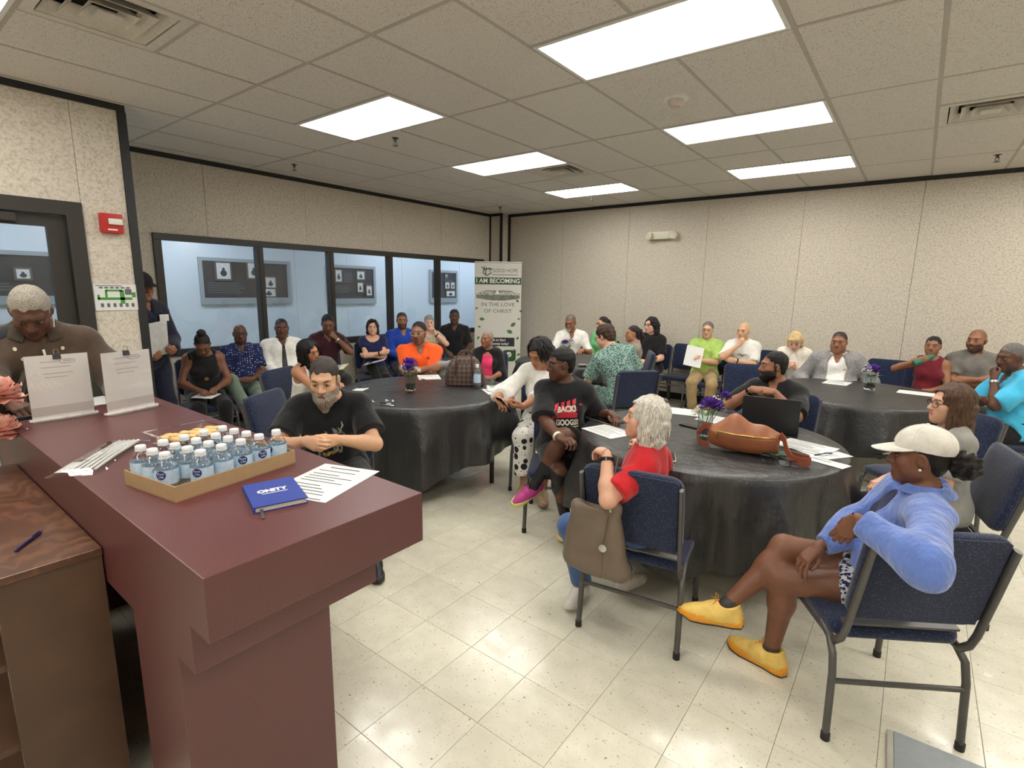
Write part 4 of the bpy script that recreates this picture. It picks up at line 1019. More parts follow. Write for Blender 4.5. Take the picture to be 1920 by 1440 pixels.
def make_chair(label):
    r = empty('stacking_chair', label, 'chair', (0, 0, 0), 0, 'navy stacking chairs')
    rounded(MB(), -.225, .225, -.20, .245, .385, .428, .05, puff=.014).build('seat', CFAB, r, angle=60)
    tl = math.radians(-13); B = Matrix.Translation((0, -.225, .47)) @ Matrix.Rotation(-tl, 4, 'X')    # back plane: local y up the back
    Bm = B @ Matrix.Rotation(math.radians(90), 4, 'X')
    # back cushion: x width, local y = height, local z = rearward (negative = front)
    BM = B @ Matrix(((1, 0, 0, 0), (0, 0, 1, 0), (0, 1, 0, 0), (0, 0, 0, 1)))
    rounded(MB(), -.225, .225, .03, .405, -.018, .022, .055, M=BM, puff=.012).build('backrest', CFAB, r, angle=60)
    bp = MB(); out = [(-.2, .045), (.2, .045), (.205, .39), (.19, .40), (-.19, .40), (-.205, .39)]
    bp.prism(out, -.024, -.017, BM).build('back_panel', CFAB, r, smooth=False)
    def P(x, h, d): return tuple(BM @ Vector((x, h, d)))
    for q in (-1, 1):
        x = q*.218
        MB().tube([P(x, .375, -.032), P(x, .2, -.032), P(x, .0, -.03), P(x, -.055, -.022), (x, -.195, .372), (x, -.14, .372), (x, .22, .386)], [.016]*7, 8, flat_=.62, upv=(1, 0, 0)).build('side_rail', CMET, r, angle=80)
        MB().tube([(x*1.0, -.10, .385), (x*1.02, -.17, .37), (x*1.05, -.215, .33), (x*1.06, -.232, .26), (x*1.08, -.25, .012)], .0135, 10).build('leg', CMET, r)
        MB().tube([(x*1.0, .15, .385), (x*1.02, .205, .365), (x*1.04, .225, .32), (x*1.07, .245, .012)], .0135, 10).build('leg', CMET, r)
        MB().lathe([(.016, 0), (.016, .03), (.012, .034)], 10, cx=x*1.08, cy=-.25).build('foot_cap', CFOOT, r); MB().lathe([(.016, 0), (.016, .03), (.012, .034)], 10, cx=x*1.07, cy=.245).build('foot_cap', CFOOT, r)
    MB().box(-.20, .20, -.032, -.022, .015, .042, BM).build('back_rail', CMET, r, smooth=False)
    m = MB(); m.tube([(-.228, -.236, .235), (.228, -.236, .235)], .010, 8); m.build('stretcher', CMET, r)
    MB().tube([(-.222, .225, .32), (.222, .225, .32)], .009, 8).build('stretcher', CMET, r)
    return r
CHP = None
def chair(x, y, face, label):
    """face: heading of the sitter in degrees"""
    global CHP
    a = math.radians(face-90)
    if CHP is None: CHP = make_chair(label); CHP.location = (x, y, 0); CHP.rotation_euler.z = a; return CHP
    return dup(CHP, (x, y, 0), a, label)
# ================================================================ banner
BAN = flat('banner_vinyl', (212, 210, 202), .5, var=.02); BGREEN = flat('banner_green', (44, 78, 44), .5, var=.03); LEAF = flat('banner_leaf', (70, 110, 52), .5, var=.15); ALU = flat('aluminium', (170, 170, 172), .35, .8)
bl, br = Vector((-5.945, 6.67, 0)), Vector((-5.325, 7.15, 0)); xd = (br-bl).normalized(); bc = (bl+br)/2; BW = (br-bl).length
bn = empty('rollup_banner', 'tall white roll-up church banner with a green band, in the corner', 'banner', bc, math.atan2(xd.y, xd.x))
m = MB(); m.box(-BW/2, BW/2, -.002, .002, .08, 2.055); m.build('banner_sheet', BAN, bn, smooth=False)
MB().box(-BW/2-.01, BW/2+.01, -.09, .09, .0, .075).build('banner_base', ALU, bn, bevel=.012); MB().box(-BW/2-.004, BW/2+.004, -.012, .012, 2.055, 2.075).build('top_rail', ALU, bn, bevel=.003)
MB().tube([(0, .04, .07), (0, .025, 2.05)], .012, 8).build('support_pole', ALU, bn)
F = lambda x, z, d=-.0032: Matrix.Translation((x, d, z)) @ Matrix.Rotation(math.radians(90), 4, 'X')
MB().box(-BW/2+.004, BW/2-.004, -.0034, -.0024, 1.70, 1.815).build('green_band', BGREEN, bn, smooth=False)
WT = flat('print_white', (228, 228, 222), .5, var=.02)
m = MB(); text(m, 'I AM BECOMING', .105, F(0, 1.757, -.004), width=BW*.93, bold=.002); m.build('band_lettering', WT, bn, smooth=False)['kind'] = 'stuff'
m = MB(); text(m, 'GOOD HOPE', .085, F(.115, 1.925), width=.42); m.box(-.10, .325, -.0036, -.003, 1.855, 1.865); m.build('church_lettering', INK, bn, smooth=False)
m = MB()
for pts in ([(-.28, 1.985), (-.24, 1.95), (-.10, 1.955)], [(-.235, 1.995), (-.205, 1.85), (-.195, 1.98)], [(-.16, 1.975), (-.115, 1.94), (-.15, 1.915), (-.11, 1.89), (-.195, 1.845)], [(-.245, 1.94), (-.255, 1.89), (-.20, 1.85)]):
    m.tube([(x, -.004, z) for x, z in pts], .007, 5)
m.build('logo', INKD, bn)
GRYW = flat('print_shade', (118, 120, 108), .5, var=.3, scale=9)
m = MB(); m.prism([(-BW/2+.03, -.055), (-.12, -.09), (.12, -.09), (BW/2-.03, -.055), (BW/2-.02, .03), (.2, .075), (-.2, .075), (-BW/2+.02, .03)], -.0003, .0003, F(0, 1.525, -.0028)); m.build('shaded_print', GRYW, bn, smooth=False)
m = MB(); text(m, 'ROOTED', .075, F(-.22, 1.55, -.004), width=.29, bold=.0015); text(m, 'GROUNDED', .075, F(.205, 1.55, -.004), width=.34, bold=.0015)
for sg in (-1, 1): m.prism([(0, .055), (sg*.035, .0), (sg*.05, -.03), (sg*.01, -.02), (0, -.035)], 0, .0004, F(-.01, 1.56, -.0042))
m.build('rooted_lettering', WT, bn, smooth=False)
m = MB(); text(m, 'IN THE LOVE', .088, F(0, 1.365), width=.56); text(m, 'OF CHRIST', .088, F(0, 1.255), width=.47); m.build('love_lettering', INK, bn, smooth=False)['kind'] = 'stuff'
m = MB(); m.box(-.21, .29, -.0036, -.0026, .66, .81); m.build('black_plate', INKD, bn, smooth=False)
m = MB(); text(m, 'Us to Start', .062, F(.02, .768, -.0042), width=.235, bold=.001); text(m, 'Journey today!', .062, F(.04, .703, -.0042), width=.31, bold=.001); m.build('plate_lettering', WT, bn, smooth=False)
for x, z, a, s_ in ((.33, 1.43, 130, .06), (-.36, 1.30, 20, .05), (.39, 1.26, 150, .05), (-.27, 1.12, 0, .085), (.36, 1.13, 200, .045), (.26, 1.03, 40, .095), (-.31, .99, 190, .05), (.21, .91, 160, .1), (.34, .80, 60, .06), (.30, .58, 120, .07), (.36, .52, 30, .06), (.33, .40, 70, .08), (-.33, .80, 60, .06), (-.30, .45, 30, .08)):
    c_, s2 = math.cos(math.radians(a)), math.sin(math.radians(a)); pl = []
    for u, v in ((0, 0), (.3, .28), (.6, .32), (.85, .2), (1.1, .0), (.85, -.2), (.6, -.32), (.3, -.28)): pl.append(((u-.5)*s_*c_-v*s_*s2, (u-.5)*s_*s2+v*s_*c_))
    MB().prism(pl, 0, .0004, F(x, z, -.0032)).build('leaf_print', LEAF, bn, smooth=False)
m = MB(); m.prism([(.14*math.copysign(abs(math.cos(a))**.5, math.cos(a))*.85, .10*math.copysign(abs(math.sin(a))**.6, math.sin(a))) for a in np.linspace(0, 2*math.pi, 20)[:-1]], 0, .0005, F(.20, .50, -.0034)); m.build('green_badge', BGREEN, bn, smooth=False)
m = MB(); m.prism([(.045*math.cos(a), .045*math.sin(a)) for a in np.linspace(0, 2*math.pi, 20)[:-1]], 0, .0005, F(.20, .52, -.0042)); m.build('badge_disc', WT, bn, smooth=False)
m = MB(); m.tube([(.178, -.005, .522), (.194, -.005, .505), (.224, -.005, .538)], .005, 5); m.build('check_mark', BGREEN, bn)
# ================================================================ picture boards in the corridor
PDK = flat('board_dark', (44, 44, 52), .35, var=.2, scale=6); PFR = flat('picture_brown', (98, 84, 66), .5); PMAT = flat('picture_mat', (206, 204, 202), .6); PFIG = flat('picture_figure', (52, 50, 54), .6, var=.4, scale=40); BFR = flat('board_frame', (150, 156, 158), .4, var=.05)
def board(y0, y1, z0, z1, label, pics, lines):
    X = -8.399; yc, zc = (y0+y1)/2, (z0+z1)/2
    r = empty('picture_board', label, 'picture board', (X, yc, zc), 0, 'corridor picture boards'); a, b = (y1-y0)/2, (z1-z0)/2
    m = MB()
    for u0, u1, v0, v1 in ((-a-.05, a+.05, b, b+.05), (-a-.05, a+.05, -b-.10, -b), (-a-.05, -a, -b, b), (a, a+.05, -b, b)): m.box(0, .035, u0, u1, v0, v1)
    m.build('board_frame', BFR, r, smooth=False); MB().box(0, .012, -a, a, -b, b).build('backboard', PDK, r, smooth=False)
    m = MB()
    for u, v, w_, n in lines:
        for k in range(n): m.box(.012, .0128, u, u+w_*(.85+.15*((k*7) % 3)/2), v-.035*k, v-.035*k+.012)
    m.build('caption', INK, r, smooth=False)['kind'] = 'stuff'
    for u, v, w_, h_ in pics:
        p = MB().box(.0121, .03, u-w_/2, u+w_/2, v-h_/2, v+h_/2).build('picture_frame', PFR, r, smooth=False)
        MB().box(.0301, .031, u-w_/2+.022, u+w_/2-.022, v-h_/2+.022, v+h_/2-.022).build('photograph', PMAT, p, smooth=False)
        q = MB(); q.ball((.0315, u, v+h_*.08), (.001, w_*.09, h_*.09), 8, 6); q.ball((.0315, u, v-h_*.12), (.001, w_*.2, h_*.17), 8, 6); q.build('figure', PFIG, p)
board(3.41, 4.72, 1.43, 1.97, 'leftmost corridor board seen through the first window pane', ((-.36, .13, .24, .28), (.10, .15, .22, .27), (.36, -.03, .2, .2), (.32, -.19, .26, .16)), ((-.6, -.06, .55, 5),))
board(5.53, 6.47, 1.41, 1.96, 'corridor board seen through the third window pane', ((-.30, .13, .16, .24), (.18, .15, .2, .18), (.16, -.07, .15, .2), (.36, -.13, .15, .21)), ((-.18, .17, .2, 5), (-.42, -.06, .4, 4)))
board(8.0, 8.76, 1.41, 1.96, 'corridor board seen through the last window pane, small photographs on it', ((.07, .20, .1, .1), (.1, -.0, .16, .17), (.27, -.0, .15, .17), (.2, -.18, .3, .15)), ((.05, .10, .26, 1), (-.3, .1, .2, 5)))
board(.62, 1.70, 1.46, 1.93, 'corridor board seen through the door glass', ((-.3, .02, .18, .2), (.28, .02, .16, .15)), ((-.15, -.1, .35, 3),))
# ================================================================ wall devices
RED = flat('alarm_red', (176, 30, 30), .35, var=.05)
al = empty('fire_alarm', 'red fire alarm strobe on the wall beside the door', 'fire alarm', (XN, 1.40, 2.075)); m = MB().box(0, .05, -.072, .072, -.072, .072); m.build('housing', RED, al, bevel=.008)
MB().box(.05, .068, -.025, .065, -.01, .035).build('strobe_lens', flat('lens_clear', (214, 214, 206), .15, var=.1, scale=120), al, bevel=.008)
MB().box(.0505, .0515, -.03, .03, -.052, -.042).build('lettering', WT, al, smooth=False)
mp_ = empty('evacuation_map', 'small evacuation floor plan with green routes on the wall', 'map', (XN, 1.388, 1.517)); MB().box(0, .006, -.145, .145, -.10, .10).build('plan_sheet', PAPER, mp_, smooth=False)
GR = flat('map_green', (66, 140, 58), .6, var=.05)
m = MB()
for y0, y1, z0, z1 in ((-.125, .10, -.02, .0), (-.07, .04, .045, .06), (-.075, -.06, -.0, .055), (.02, .05, -.05, .055), (.10, .125, -.0, .04), (-.125, -.11, -.015, .02)): m.box(.006, .0068, y0, y1, z0, z1)
m.build('route_print', GR, mp_, smooth=False)
m = MB()
for k in range(6): m.box(.006, .0066, -.11+.04*k, -.09+.04*k, -.075, -.045); m.box(.006, .0066, -.11+.035*k, -.085+.035*k, .068, .08)
m.box(.006, .0066, -.13, .04, .086, .092); m.box(.006, .0065, .055, .10, .02, .065); m.build('room_print', INK, mp_, smooth=False)
em = empty('emergency_light', 'beige emergency light unit high on the back wall', 'emergency light', (-3.16, YB, 2.45)); BEI = flat('beige_plastic', (206, 202, 182), .4, var=.03)
m = MB().box(-.20, .20, -.075, 0, -.055, .055); m.build('housing', BEI, em, bevel=.012)
for q in (-1, 1):
    m = MB(); m.lathe([(.03, 0), (.055, .02), (.062, .05), (.05, .062)], 16, Matrix.Translation((q*.165, -.06, -.005)) @ Matrix.Rotation(math.radians(90), 4, 'X') @ Matrix.Rotation(math.radians(q*25), 4, 'Y')); m.build('lamp_head', BEI, em)
sd = empty('smoke_detector', 'round white smoke detector on the ceiling', 'smoke detector', (-1.517, 3.807, CH)); MB().lathe([(.085, 0), (.085, -.012), (.07, -.02)], 28).build('base_plate', WHITE, sd); MB().lathe([(.06, -.02), (.055, -.035), (.038, -.05), (.034, -.062), (.01, -.066)], 28).build('sensor_dome', flat('detector_beige', (196, 184, 172), .5), sd)
SPR = flat('sprinkler_metal', (74, 70, 64), .4, .5)
for x, y, lab in ((-3.938, 3.334, 'ceiling sprinkler next to the left light panel'), (-5.70, 3.373, 'ceiling sprinkler above the window wall'), (-5.68, 7.0, 'ceiling sprinkler near the banner corner'), (.42, 6.98, 'ceiling sprinkler below the right air vent'), (-3.88, 6.85, 'ceiling sprinkler beyond the farthest light panel')):
    r = empty('sprinkler', lab, 'sprinkler', (x, y, CH), 0, 'ceiling sprinklers'); MB().lathe([(.035, 0), (.03, -.008), (.012, -.012), (.012, -.035)], 14).build('escutcheon', SPR, r)
    m = MB(); m.tube([(-.012, 0, -.03), (-.014, 0, -.05), (0, 0, -.066)], .003, 5); m.tube([(.012, 0, -.03), (.014, 0, -.05), (0, 0, -.066)], .003, 5); m.lathe([(.004, -.064), (.026, -.068), (.026, -.071)], 12); m.build('deflector', SPR, r)
# ================================================================ people
def fb(n, rgb, **k): return fabric('cloth_'+n, rgb, **k)
def pattern(name, base, dot, scale=40, th=.22, kind='dots'):
    q = N(name); co = q.co(scale=(scale, scale, scale))
    if kind == 'dots':
        v = q.n('ShaderNodeTexVoronoi', Scale=1.0); v.inputs['Randomness'].default_value = .35; q.l(co, v.inputs[0]); f = q.ramp(v.outputs['Distance'], [(th, (1, 1, 1)), (th+.04, (0, 0, 0))])
    else:
        f = q.ramp(q.noise(co, 1.0, 2), [(.47, (0, 0, 0)), (.53, (1, 1, 1))])
    q.set(Base_Color=q.mix(f, lin(base), lin(dot)), Roughness=.85, Specular_IOR_Level=.2); q.bump(q.noise(q.co(), 16, 3), .3, .03); return q.m
def polka():
    q = N('polka_dot_cloth'); co = q.co(scale=(13, 13, 13)); v = q.n('ShaderNodeTexVoronoi', Scale=1.0); v.inputs['Randomness'].default_value = .55; q.l(co, v.inputs[0])
    a = q.ramp(v.outputs['Distance'], [(.33, (1, 1, 1)), (.35, (0, 0, 0))]); c2 = q.co(scale=(44, 44, 44)); v2 = q.n('ShaderNodeTexVoronoi', Scale=1.0); v2.inputs['Randomness'].default_value = .3; q.l(c2, v2.inputs[0])
    b = q.ramp(v2.outputs['Distance'], [(.2, (1, 1, 1)), (.24, (0, 0, 0))]); m = q.n('ShaderNodeMath', operation='MAXIMUM'); q.l(a, m.inputs[0])
    b2 = q.n('ShaderNodeMath', operation='MULTIPLY'); q.l(b, b2.inputs[0]); q.l(q.ramp(v.outputs['Distance'], [(.5, (0, 0, 0)), (.54, (1, 1, 1))]), b2.inputs[1]); q.l(b2.outputs[0], m.inputs[1])
    q.set(Base_Color=q.mix(m.outputs[0], lin((226, 224, 218)), lin((24, 24, 26))), Roughness=.85); q.bump(q.noise(q.co(), 16, 3), .3, .03); return q.m
BLK = fb('black', (26, 26, 28)); WHT = fb('white', (228, 226, 220)); CRM = fb('cream', (224, 216, 202)); NVY = fb('navy', (30, 36, 74)); MAR = fb('maroon', (54, 22, 28)); RBL = fb('royal_blue', (34, 66, 158))
ORG = fb('orange', (236, 92, 36)); PNK = fb('pink', (226, 66, 110)); LIM = fb('lime', (172, 204, 108)); KHA = fb('khaki', (170, 144, 104)); JEAN = fb('denim', (70, 96, 142)); DJEAN = fb('dark_denim', (34, 42, 62)); GRN = fb('green', (112, 176, 122))
TAU = fb('taupe', (140, 128, 114)); GRY = fb('grey', (112, 108, 102)); LGR = fb('heather_grey', (140, 138, 132)); BLZ = pattern('grey_blazer_cloth', (128, 126, 126), (152, 150, 150), 90, kind='noise'); BUR = fb('burgundy', (112, 32, 44)); SKY = fb('turquoise', (72, 180, 220)); SAGE = fb('sage', (106, 122, 108))
FLE = fabric('cloth_fleece_blue', (98, 124, 194), rough=1, weave=420, sheen=.5, wr=.9); REDC = fb('red', (190, 32, 40)); BRC = fabric('cloth_brown_collar', (62, 50, 40)); BRN = fabric('cloth_brown_denim', (78, 64, 52)); DKG = fb('charcoal', (46, 46, 48)); SUIT = fb('dark_suit', (34, 38, 54))
DOTN = pattern('navy_dot_cloth', (30, 38, 78), (196, 196, 206), 42, .20); PAT = pattern('plaid_cream_cloth', (170, 148, 124), (214, 202, 182), 70, kind='noise'); TEAL = pattern('teal_print_cloth', (66, 98, 96), (150, 178, 166), 75, kind='noise'); POLKA = polka(); FLOR = pattern('navy_floral_cloth', (34, 42, 80), (206, 208, 216), 60, kind='noise')
SH_B = flat('shoe_black', (28, 28, 30), .45); SH_W = flat('shoe_white', (214, 210, 202), .5, var=.06); SH_BR = flat('shoe_brown', (84, 60, 44), .45); SH_T = flat('sandal_tan', (168, 140, 110), .5); SH_Y = flat('sneaker_yellow', (232, 196, 104), .6, var=.1, bump=.3, bscale=500); SOL_Y = flat('sole_amber', (232, 160, 44), .45, var=.04); SH_P = flat('sneaker_pink', (176, 52, 128), .6, var=.14, bump=.3, bscale=500); SOL_P = flat('sole_lime', (214, 208, 120), .5)
LACE_Y = flat('lace_amber', (206, 140, 44), .7); LACE_B = flat('lace_black', (24, 24, 26), .7); SOLW = flat('sole_white', (206, 202, 194), .5); GOLD = flat('gold', (196, 156, 78), .3, .9); SILV = flat('silver', (190, 190, 188), .25, .9)
D1, D2, D3, D4 = (92, 60, 45), (116, 77, 57), (146, 100, 75), (176, 124, 93)
L1, L2, L3 = (226, 178, 154), (212, 164, 138), (206, 162, 130)
BK, BR, GY = (20, 17, 17), (62, 44, 34), (150, 146, 140)
cross = {'R': dict(w=(-.09, .245, .81), pole=(1, .15, -.8), fd=(-1, .02, .1), palm=(.1, -1, 0), curl=.45), 'L': dict(w=(.09, .215, .765), pole=(-1, .15, -.8), fd=(1, .05, .05), palm=(-.1, -1, 0), curl=.45)}
clasp = {'R': dict(w=(.075, .30, .66), fd=(-.9, .5, 0), palm=(-.5, -.6, -.4), curl=.5), 'L': dict(w=(-.075, .28, .66), fd=(.9, .5, .05), palm=(.5, -.6, -.4), curl=.5)}
ontable = {'R': dict(w=(.14, .36, .80), fd=(-.5, .9, -.05), curl=.4), 'L': dict(w=(-.14, .36, .80), fd=(.5, .9, -.05), curl=.4)}
P = {}
def seat(n, label, clabel, face, back=.07, cface=None, **k):
    P[n] = p = person(label, (0, 0), face, **k); a = math.radians(face if cface is None else cface)
    x, y = p['pos']; chair(x+back*math.cos(a), y+back*math.sin(a), math.degrees(a), clabel); return p
# ---- along the window wall
seat(3, 'woman with a high black bun and black sleeveless top writing on her lap', 'navy chair under the woman with the high bun', -15, head_at=(-5.5, 2.18, 1.05), look=-24, pitch=-42, fem=True, skin=D2, lean=14, bw=1.1,
     hair=('bun', BK), shirt=dict(m=BLK, sl=0, neck='vest', t=.010), pants=dict(m=BLK), shoes=dict(m=SH_B), arms={'R': dict(w=(.10, .33, .64), fd=(-.5, 1, -.1)), 'L': dict(w=(-.08, .36, .66), fd=(.6, .9, -.1), curl=.6)})
seat(4, 'bald man with goatee in navy shirt with small white dots', 'navy chair under the man in the dotted navy shirt', -20, head_at=(-5.85, 2.71, 1.10), look=-22, skin=D1, lean=-6, bw=1.12, belly=.05, fat=.05,
     hair=('bald', D1), beard=('goatee', BK, .85), shirt=dict(m=DOTN, sl=.8, neck='v'), collar=DOTN, pants=dict(m=SAGE), shoes=dict(m=SH_B), arms=clasp, legs={'R': dict(a=(.02, .55, .34), pole=(.5, .4, 1), toe=(-.3, 1, .1)), 'L': dict(a=(-.12, .36, .085))}, glasses=((30, 28, 28), .026, .018))
seat(5, 'man in white dress shirt and dark tie against the window wall', 'navy chair under the man in white shirt and tie', -25, head_at=(-5.85, 3.19, 1.14), look=-27, skin=D1, lean=-4, bw=1.15, belly=.06, fat=.10,
     hair=('buzz', BK), shirt=dict(m=WHT, sl=1.9, neck='v', warp=.006), collar=WHT, pants=dict(m=DKG), shoes=dict(m=SH_B), arms=clasp)
seat(6, 'young man in dark maroon polo touching his collar', 'navy chair under the young man in the maroon polo', -20, head_at=(-5.85, 3.80, 1.16), look=-33, pitch=-16, skin=D2, lean=4, side=-4,
     hair=('buzz', BK, dict(t=.008)), beard=('goatee', BK, .6), shirt=dict(m=MAR, sl=.85, neck='v'), collar=MAR, pants=dict(m=DKG), shoes=dict(m=SH_W), arms={'L': dict(w=(-.10, .16, 1.0), pole=(-1, .2, -1), fd=(.6, -.1, .6), palm=(.3, -1, 0), curl=.6), 'R': dict(w=(.10, .40, .72), fd=(-.3, 1, -.1))})
seat(9, 'woman in navy blouse with sunglasses on her head and folded arms', 'navy chair under the woman with sunglasses on her head', -30, head_at=(-5.85, 4.48, 1.09), look=-38, fem=True, skin=L2, lean=-2,
     hair=('bob', (44, 32, 28), dict(drop=-.10)), shirt=dict(m=NVY, sl=.45, neck='scoop'), pants=dict(m=BLK), shoes=dict(m=SH_B), arms=cross, legs={'R': dict(a=(-.05, .62, .30), pole=(.3, .4, 1), toe=(-.4, 1, -.3)), 'L': dict(a=(-.10, .36, .08))})
seat(10, 'man in royal blue shirt with short beard behind the orange polo', 'navy chair under the man in the royal blue shirt', -25, head_at=(-5.85, 5.0, 1.16), look=-37, skin=D3, lean=-3, bw=1.08,
     hair=('short', (44, 36, 32)), beard=('stubble', (40, 34, 32), .75), shirt=dict(m=RBL, sl=1.85, neck='v'), collar=RBL, pants=dict(m=DKG), shoes=dict(m=SH_B), arms=clasp)
seat(12, 'grey haired woman in patterned shirt resting her cheek on her hand', 'navy chair under the grey haired woman in the patterned shirt', -32, head_at=(-5.85, 5.53, 1.11), look=-42, fem=True, skin=L1, lean=6, side=-6, bw=1.05,
     hair=('short', GY, dict(t=.014, warp=.004)), shirt=dict(m=PAT, sl=.6, neck='v', warp=.006), pants=dict(m=JEAN), shoes=dict(m=SH_W), arms={'L': dict(w=(-.13, .20, 1.01), pole=(-1, .5, -1), fd=(.4, -.3, 1), palm=(1, .1, .1), curl=.5), 'R': dict(w=(-.06, .26, .74), fd=(-1, .2, 0), curl=.4)})
seat(13, 'man in black polo seated farthest along the window wall', 'navy chair under the man in the black polo by the banner', -42, head_at=(-5.85, 6.08, 1.18), look=-45, skin=D1, lean=-4, bw=1.05,
     hair=('short', BK), shirt=dict(m=BLK, sl=.8, neck='v'), collar=BLK, pants=dict(m=DJEAN), shoes=dict(m=SH_B), arms={'R': dict(w=(.14, .30, .66)), 'L': dict(w=(-.14, .30, .66))})
# ---- round the left table
seat(7, 'woman with long black hair in a white tank top leaning on her hand', 'navy chair under the woman with long black hair', 24, head_at=(-4.30, 2.59, 1.05), look=14, pitch=-8, roll=16, fem=True, skin=D4, lean=16, side=6, near=1, bw=1.08,
     hair=('long', (18, 16, 18), dict(drop=-.22, vol=1.12, locks=150, wave=.010, gap=.9)), shirt=dict(m=WHT, sl=0, neck='tank', t=.008), pants=dict(m=DJEAN), shoes=dict(m=SH_W), arms={'R': dict(w=(.10, .34, 1.0), pole=(.8, .4, -1), fd=(-.4, -.1, 1), palm=(-.6, -.7, 0), curl=.5), 'L': dict(w=(-.10, .38, .80), fd=(.5, 1, 0))})
seat(11, 'man in bright orange polo and clear glasses with folded arms', 'navy chair under the man in the orange polo', -40, head_at=(-4.14, 3.76, 1.16), look=-62, skin=D3, lean=8, bw=1.12, belly=.02,
     hair=('buzz', BK, dict(t=.007)), beard=('goatee', BK, .7), glasses=((190, 178, 160), .026, .02), shirt=dict(m=ORG, sl=.85, neck='v', warp=.005), collar=ORG, pants=dict(m=DKG), shoes=dict(m=SH_B), arms={'R': dict(w=(-.10, .30, .83), pole=(1, .1, -.8), fd=(-1, .1, .05), palm=(.1, -1, -.2), curl=.45), 'L': dict(w=(.10, .26, .80), pole=(-1, .1, -.8), fd=(1, .05, .05), palm=(-.1, -1, 0), curl=.45)})
seat(14, 'woman in pink top and black cardigan with cropped grey hair', 'navy chair under the woman in the pink top', -55, head_at=(-3.95, 4.65, 1.05), s=.80, look=-88, pitch=4, fem=True, skin=D3, lean=2,
     hair=('buzz', (150, 138, 128), dict(t=.006)), shirt=dict(m=PNK, sl=.5, neck='scoop'), jacket=dict(m=BLK, sl=1.2, open=.075, name='cardigan'), pants=dict(m=BLK), shoes=dict(m=SH_B), arms=clasp)
seat(15, 'woman in white knit top and polka dot trousers looking down at her phone', 'navy chair under the woman in polka dot trousers', -62, head_at=(-2.36, 3.43, 1.13), look=-98, pitch=-30, roll=-8, fem=True, skin=D4, lean=14, near=1, bw=1.05,
     hair=('bob', (30, 25, 25), dict(drop=-.07, vol=1.06, locks=90, wave=.004, flare=.05)), shirt=dict(m=WHT, sl=1.55, neck='wide', loose=.022, warp=.007), pants=dict(m=POLKA, len=1.75, flare=.012, t=.018), shoes=dict(m=SH_T, sole=SH_T),
     arms={'R': dict(W=(-2.50, 3.06, .80), FD=(.8, -.3, -.2), pole=(1, 0, -1), curl=.45), 'L': dict(W=(-2.30, 3.12, .74), FD=(-.6, -.6, .1), palm=(0, -.4, 1), curl=.6)}, legs={'R': dict(a=(.10, .42, .09)), 'L': dict(a=(-.05, .50, .10))})
seat(16, 'woman in black graphic t-shirt and pink sneakers, legs crossed', 'navy chair under the woman with pink sneakers', -60, head_at=(-1.90, 3.02, 1.13), look=-128, pitch=-4, fem=True, skin=D1, lean=4, near=2, bw=1.10, belly=.01, smax=1.0,
     hair=('back', BK, dict(t=.010)), glasses=((120, 96, 76), .028, .021), shirt=dict(m=BLK, sl=.95, loose=.018, neck='crew', t=.015), pants=dict(m=BLK, len=.72, t=.018, name='shorts'), shoes=dict(m=SH_P, sole=SOL_P, lace=LACE_B), socks=((26, 26, 28), .17),
     arms={'R': dict(W=(-1.70, 2.72, .70), FD=(.7, -.2, .1), pole=(1, -.2, -.6), curl=.5), 'L': dict(W=(-1.58, 3.18, .80), FD=(.7, -.5, -.1), curl=.4)}, legs={'R': dict(W=(-1.72, 2.86, .09), TOE=(.45, -.9, 0)), 'L': dict(W=(-1.86, 2.68, .36), POLE=(.5, -.5, 1), TOE=(-.35, -.75, -.35), FUP=(.3, -.4, .8))})
# ---- round the table far in the middle
seat(17, 'man in white shirt with grey goatee in the far middle', 'navy chair under the man with the grey goatee', -52, head_at=(-3.99, 6.57, 1.16), look=-80, pitch=-14, skin=D3, lean=6, bw=1.08,
     hair=('buzz', (110, 100, 92)), beard=('goatee', (190, 184, 178), .9), shirt=dict(m=WHT, sl=.9, neck='v', warp=.005), collar=WHT, pants=dict(m=DKG), shoes=dict(m=SH_B), arms=ontable)
seat(19, 'person in teal print shirt bent over a tablet, back to the room', 'navy chair with its back to us behind the teal print shirt', 140, back=.02, head_at=(-2.58, 4.96, 1.15), look=172, pitch=-22, skin=L2, lean=20, side=-14,
     hair=('short', (64, 44, 34), dict(t=.016, warp=.004, fz=.06)), glasses=((40, 36, 34), .025, .018), shirt=dict(m=TEAL, sl=.8, neck='v', warp=.006, loose=.012), pants=dict(m=TEAL), shoes=dict(m=SH_W), arms={'L': dict(w=(-.14, .40, .80), fd=(.2, 1, 0)), 'R': dict(w=(.10, .38, .80), fd=(-.2, 1, 0))})
seat(20, 'woman in taupe cardigan over white tee with hair tied back', 'navy chair under the woman in the taupe cardigan', -150, head_at=(-2.87, 6.26, 1.09), look=-140, fem=True, skin=D4, lean=-2,
     hair=('pony', (40, 30, 28)), shirt=dict(m=WHT, sl=.5, neck='scoop'), jacket=dict(m=TAU, sl=1.9, open=.07, name='cardigan', t=.024), pants=dict(m=pattern('brown_print_cloth', (96, 82, 72), (150, 136, 122), 60, kind='noise')), shoes=dict(m=SH_BR), arms=clasp)
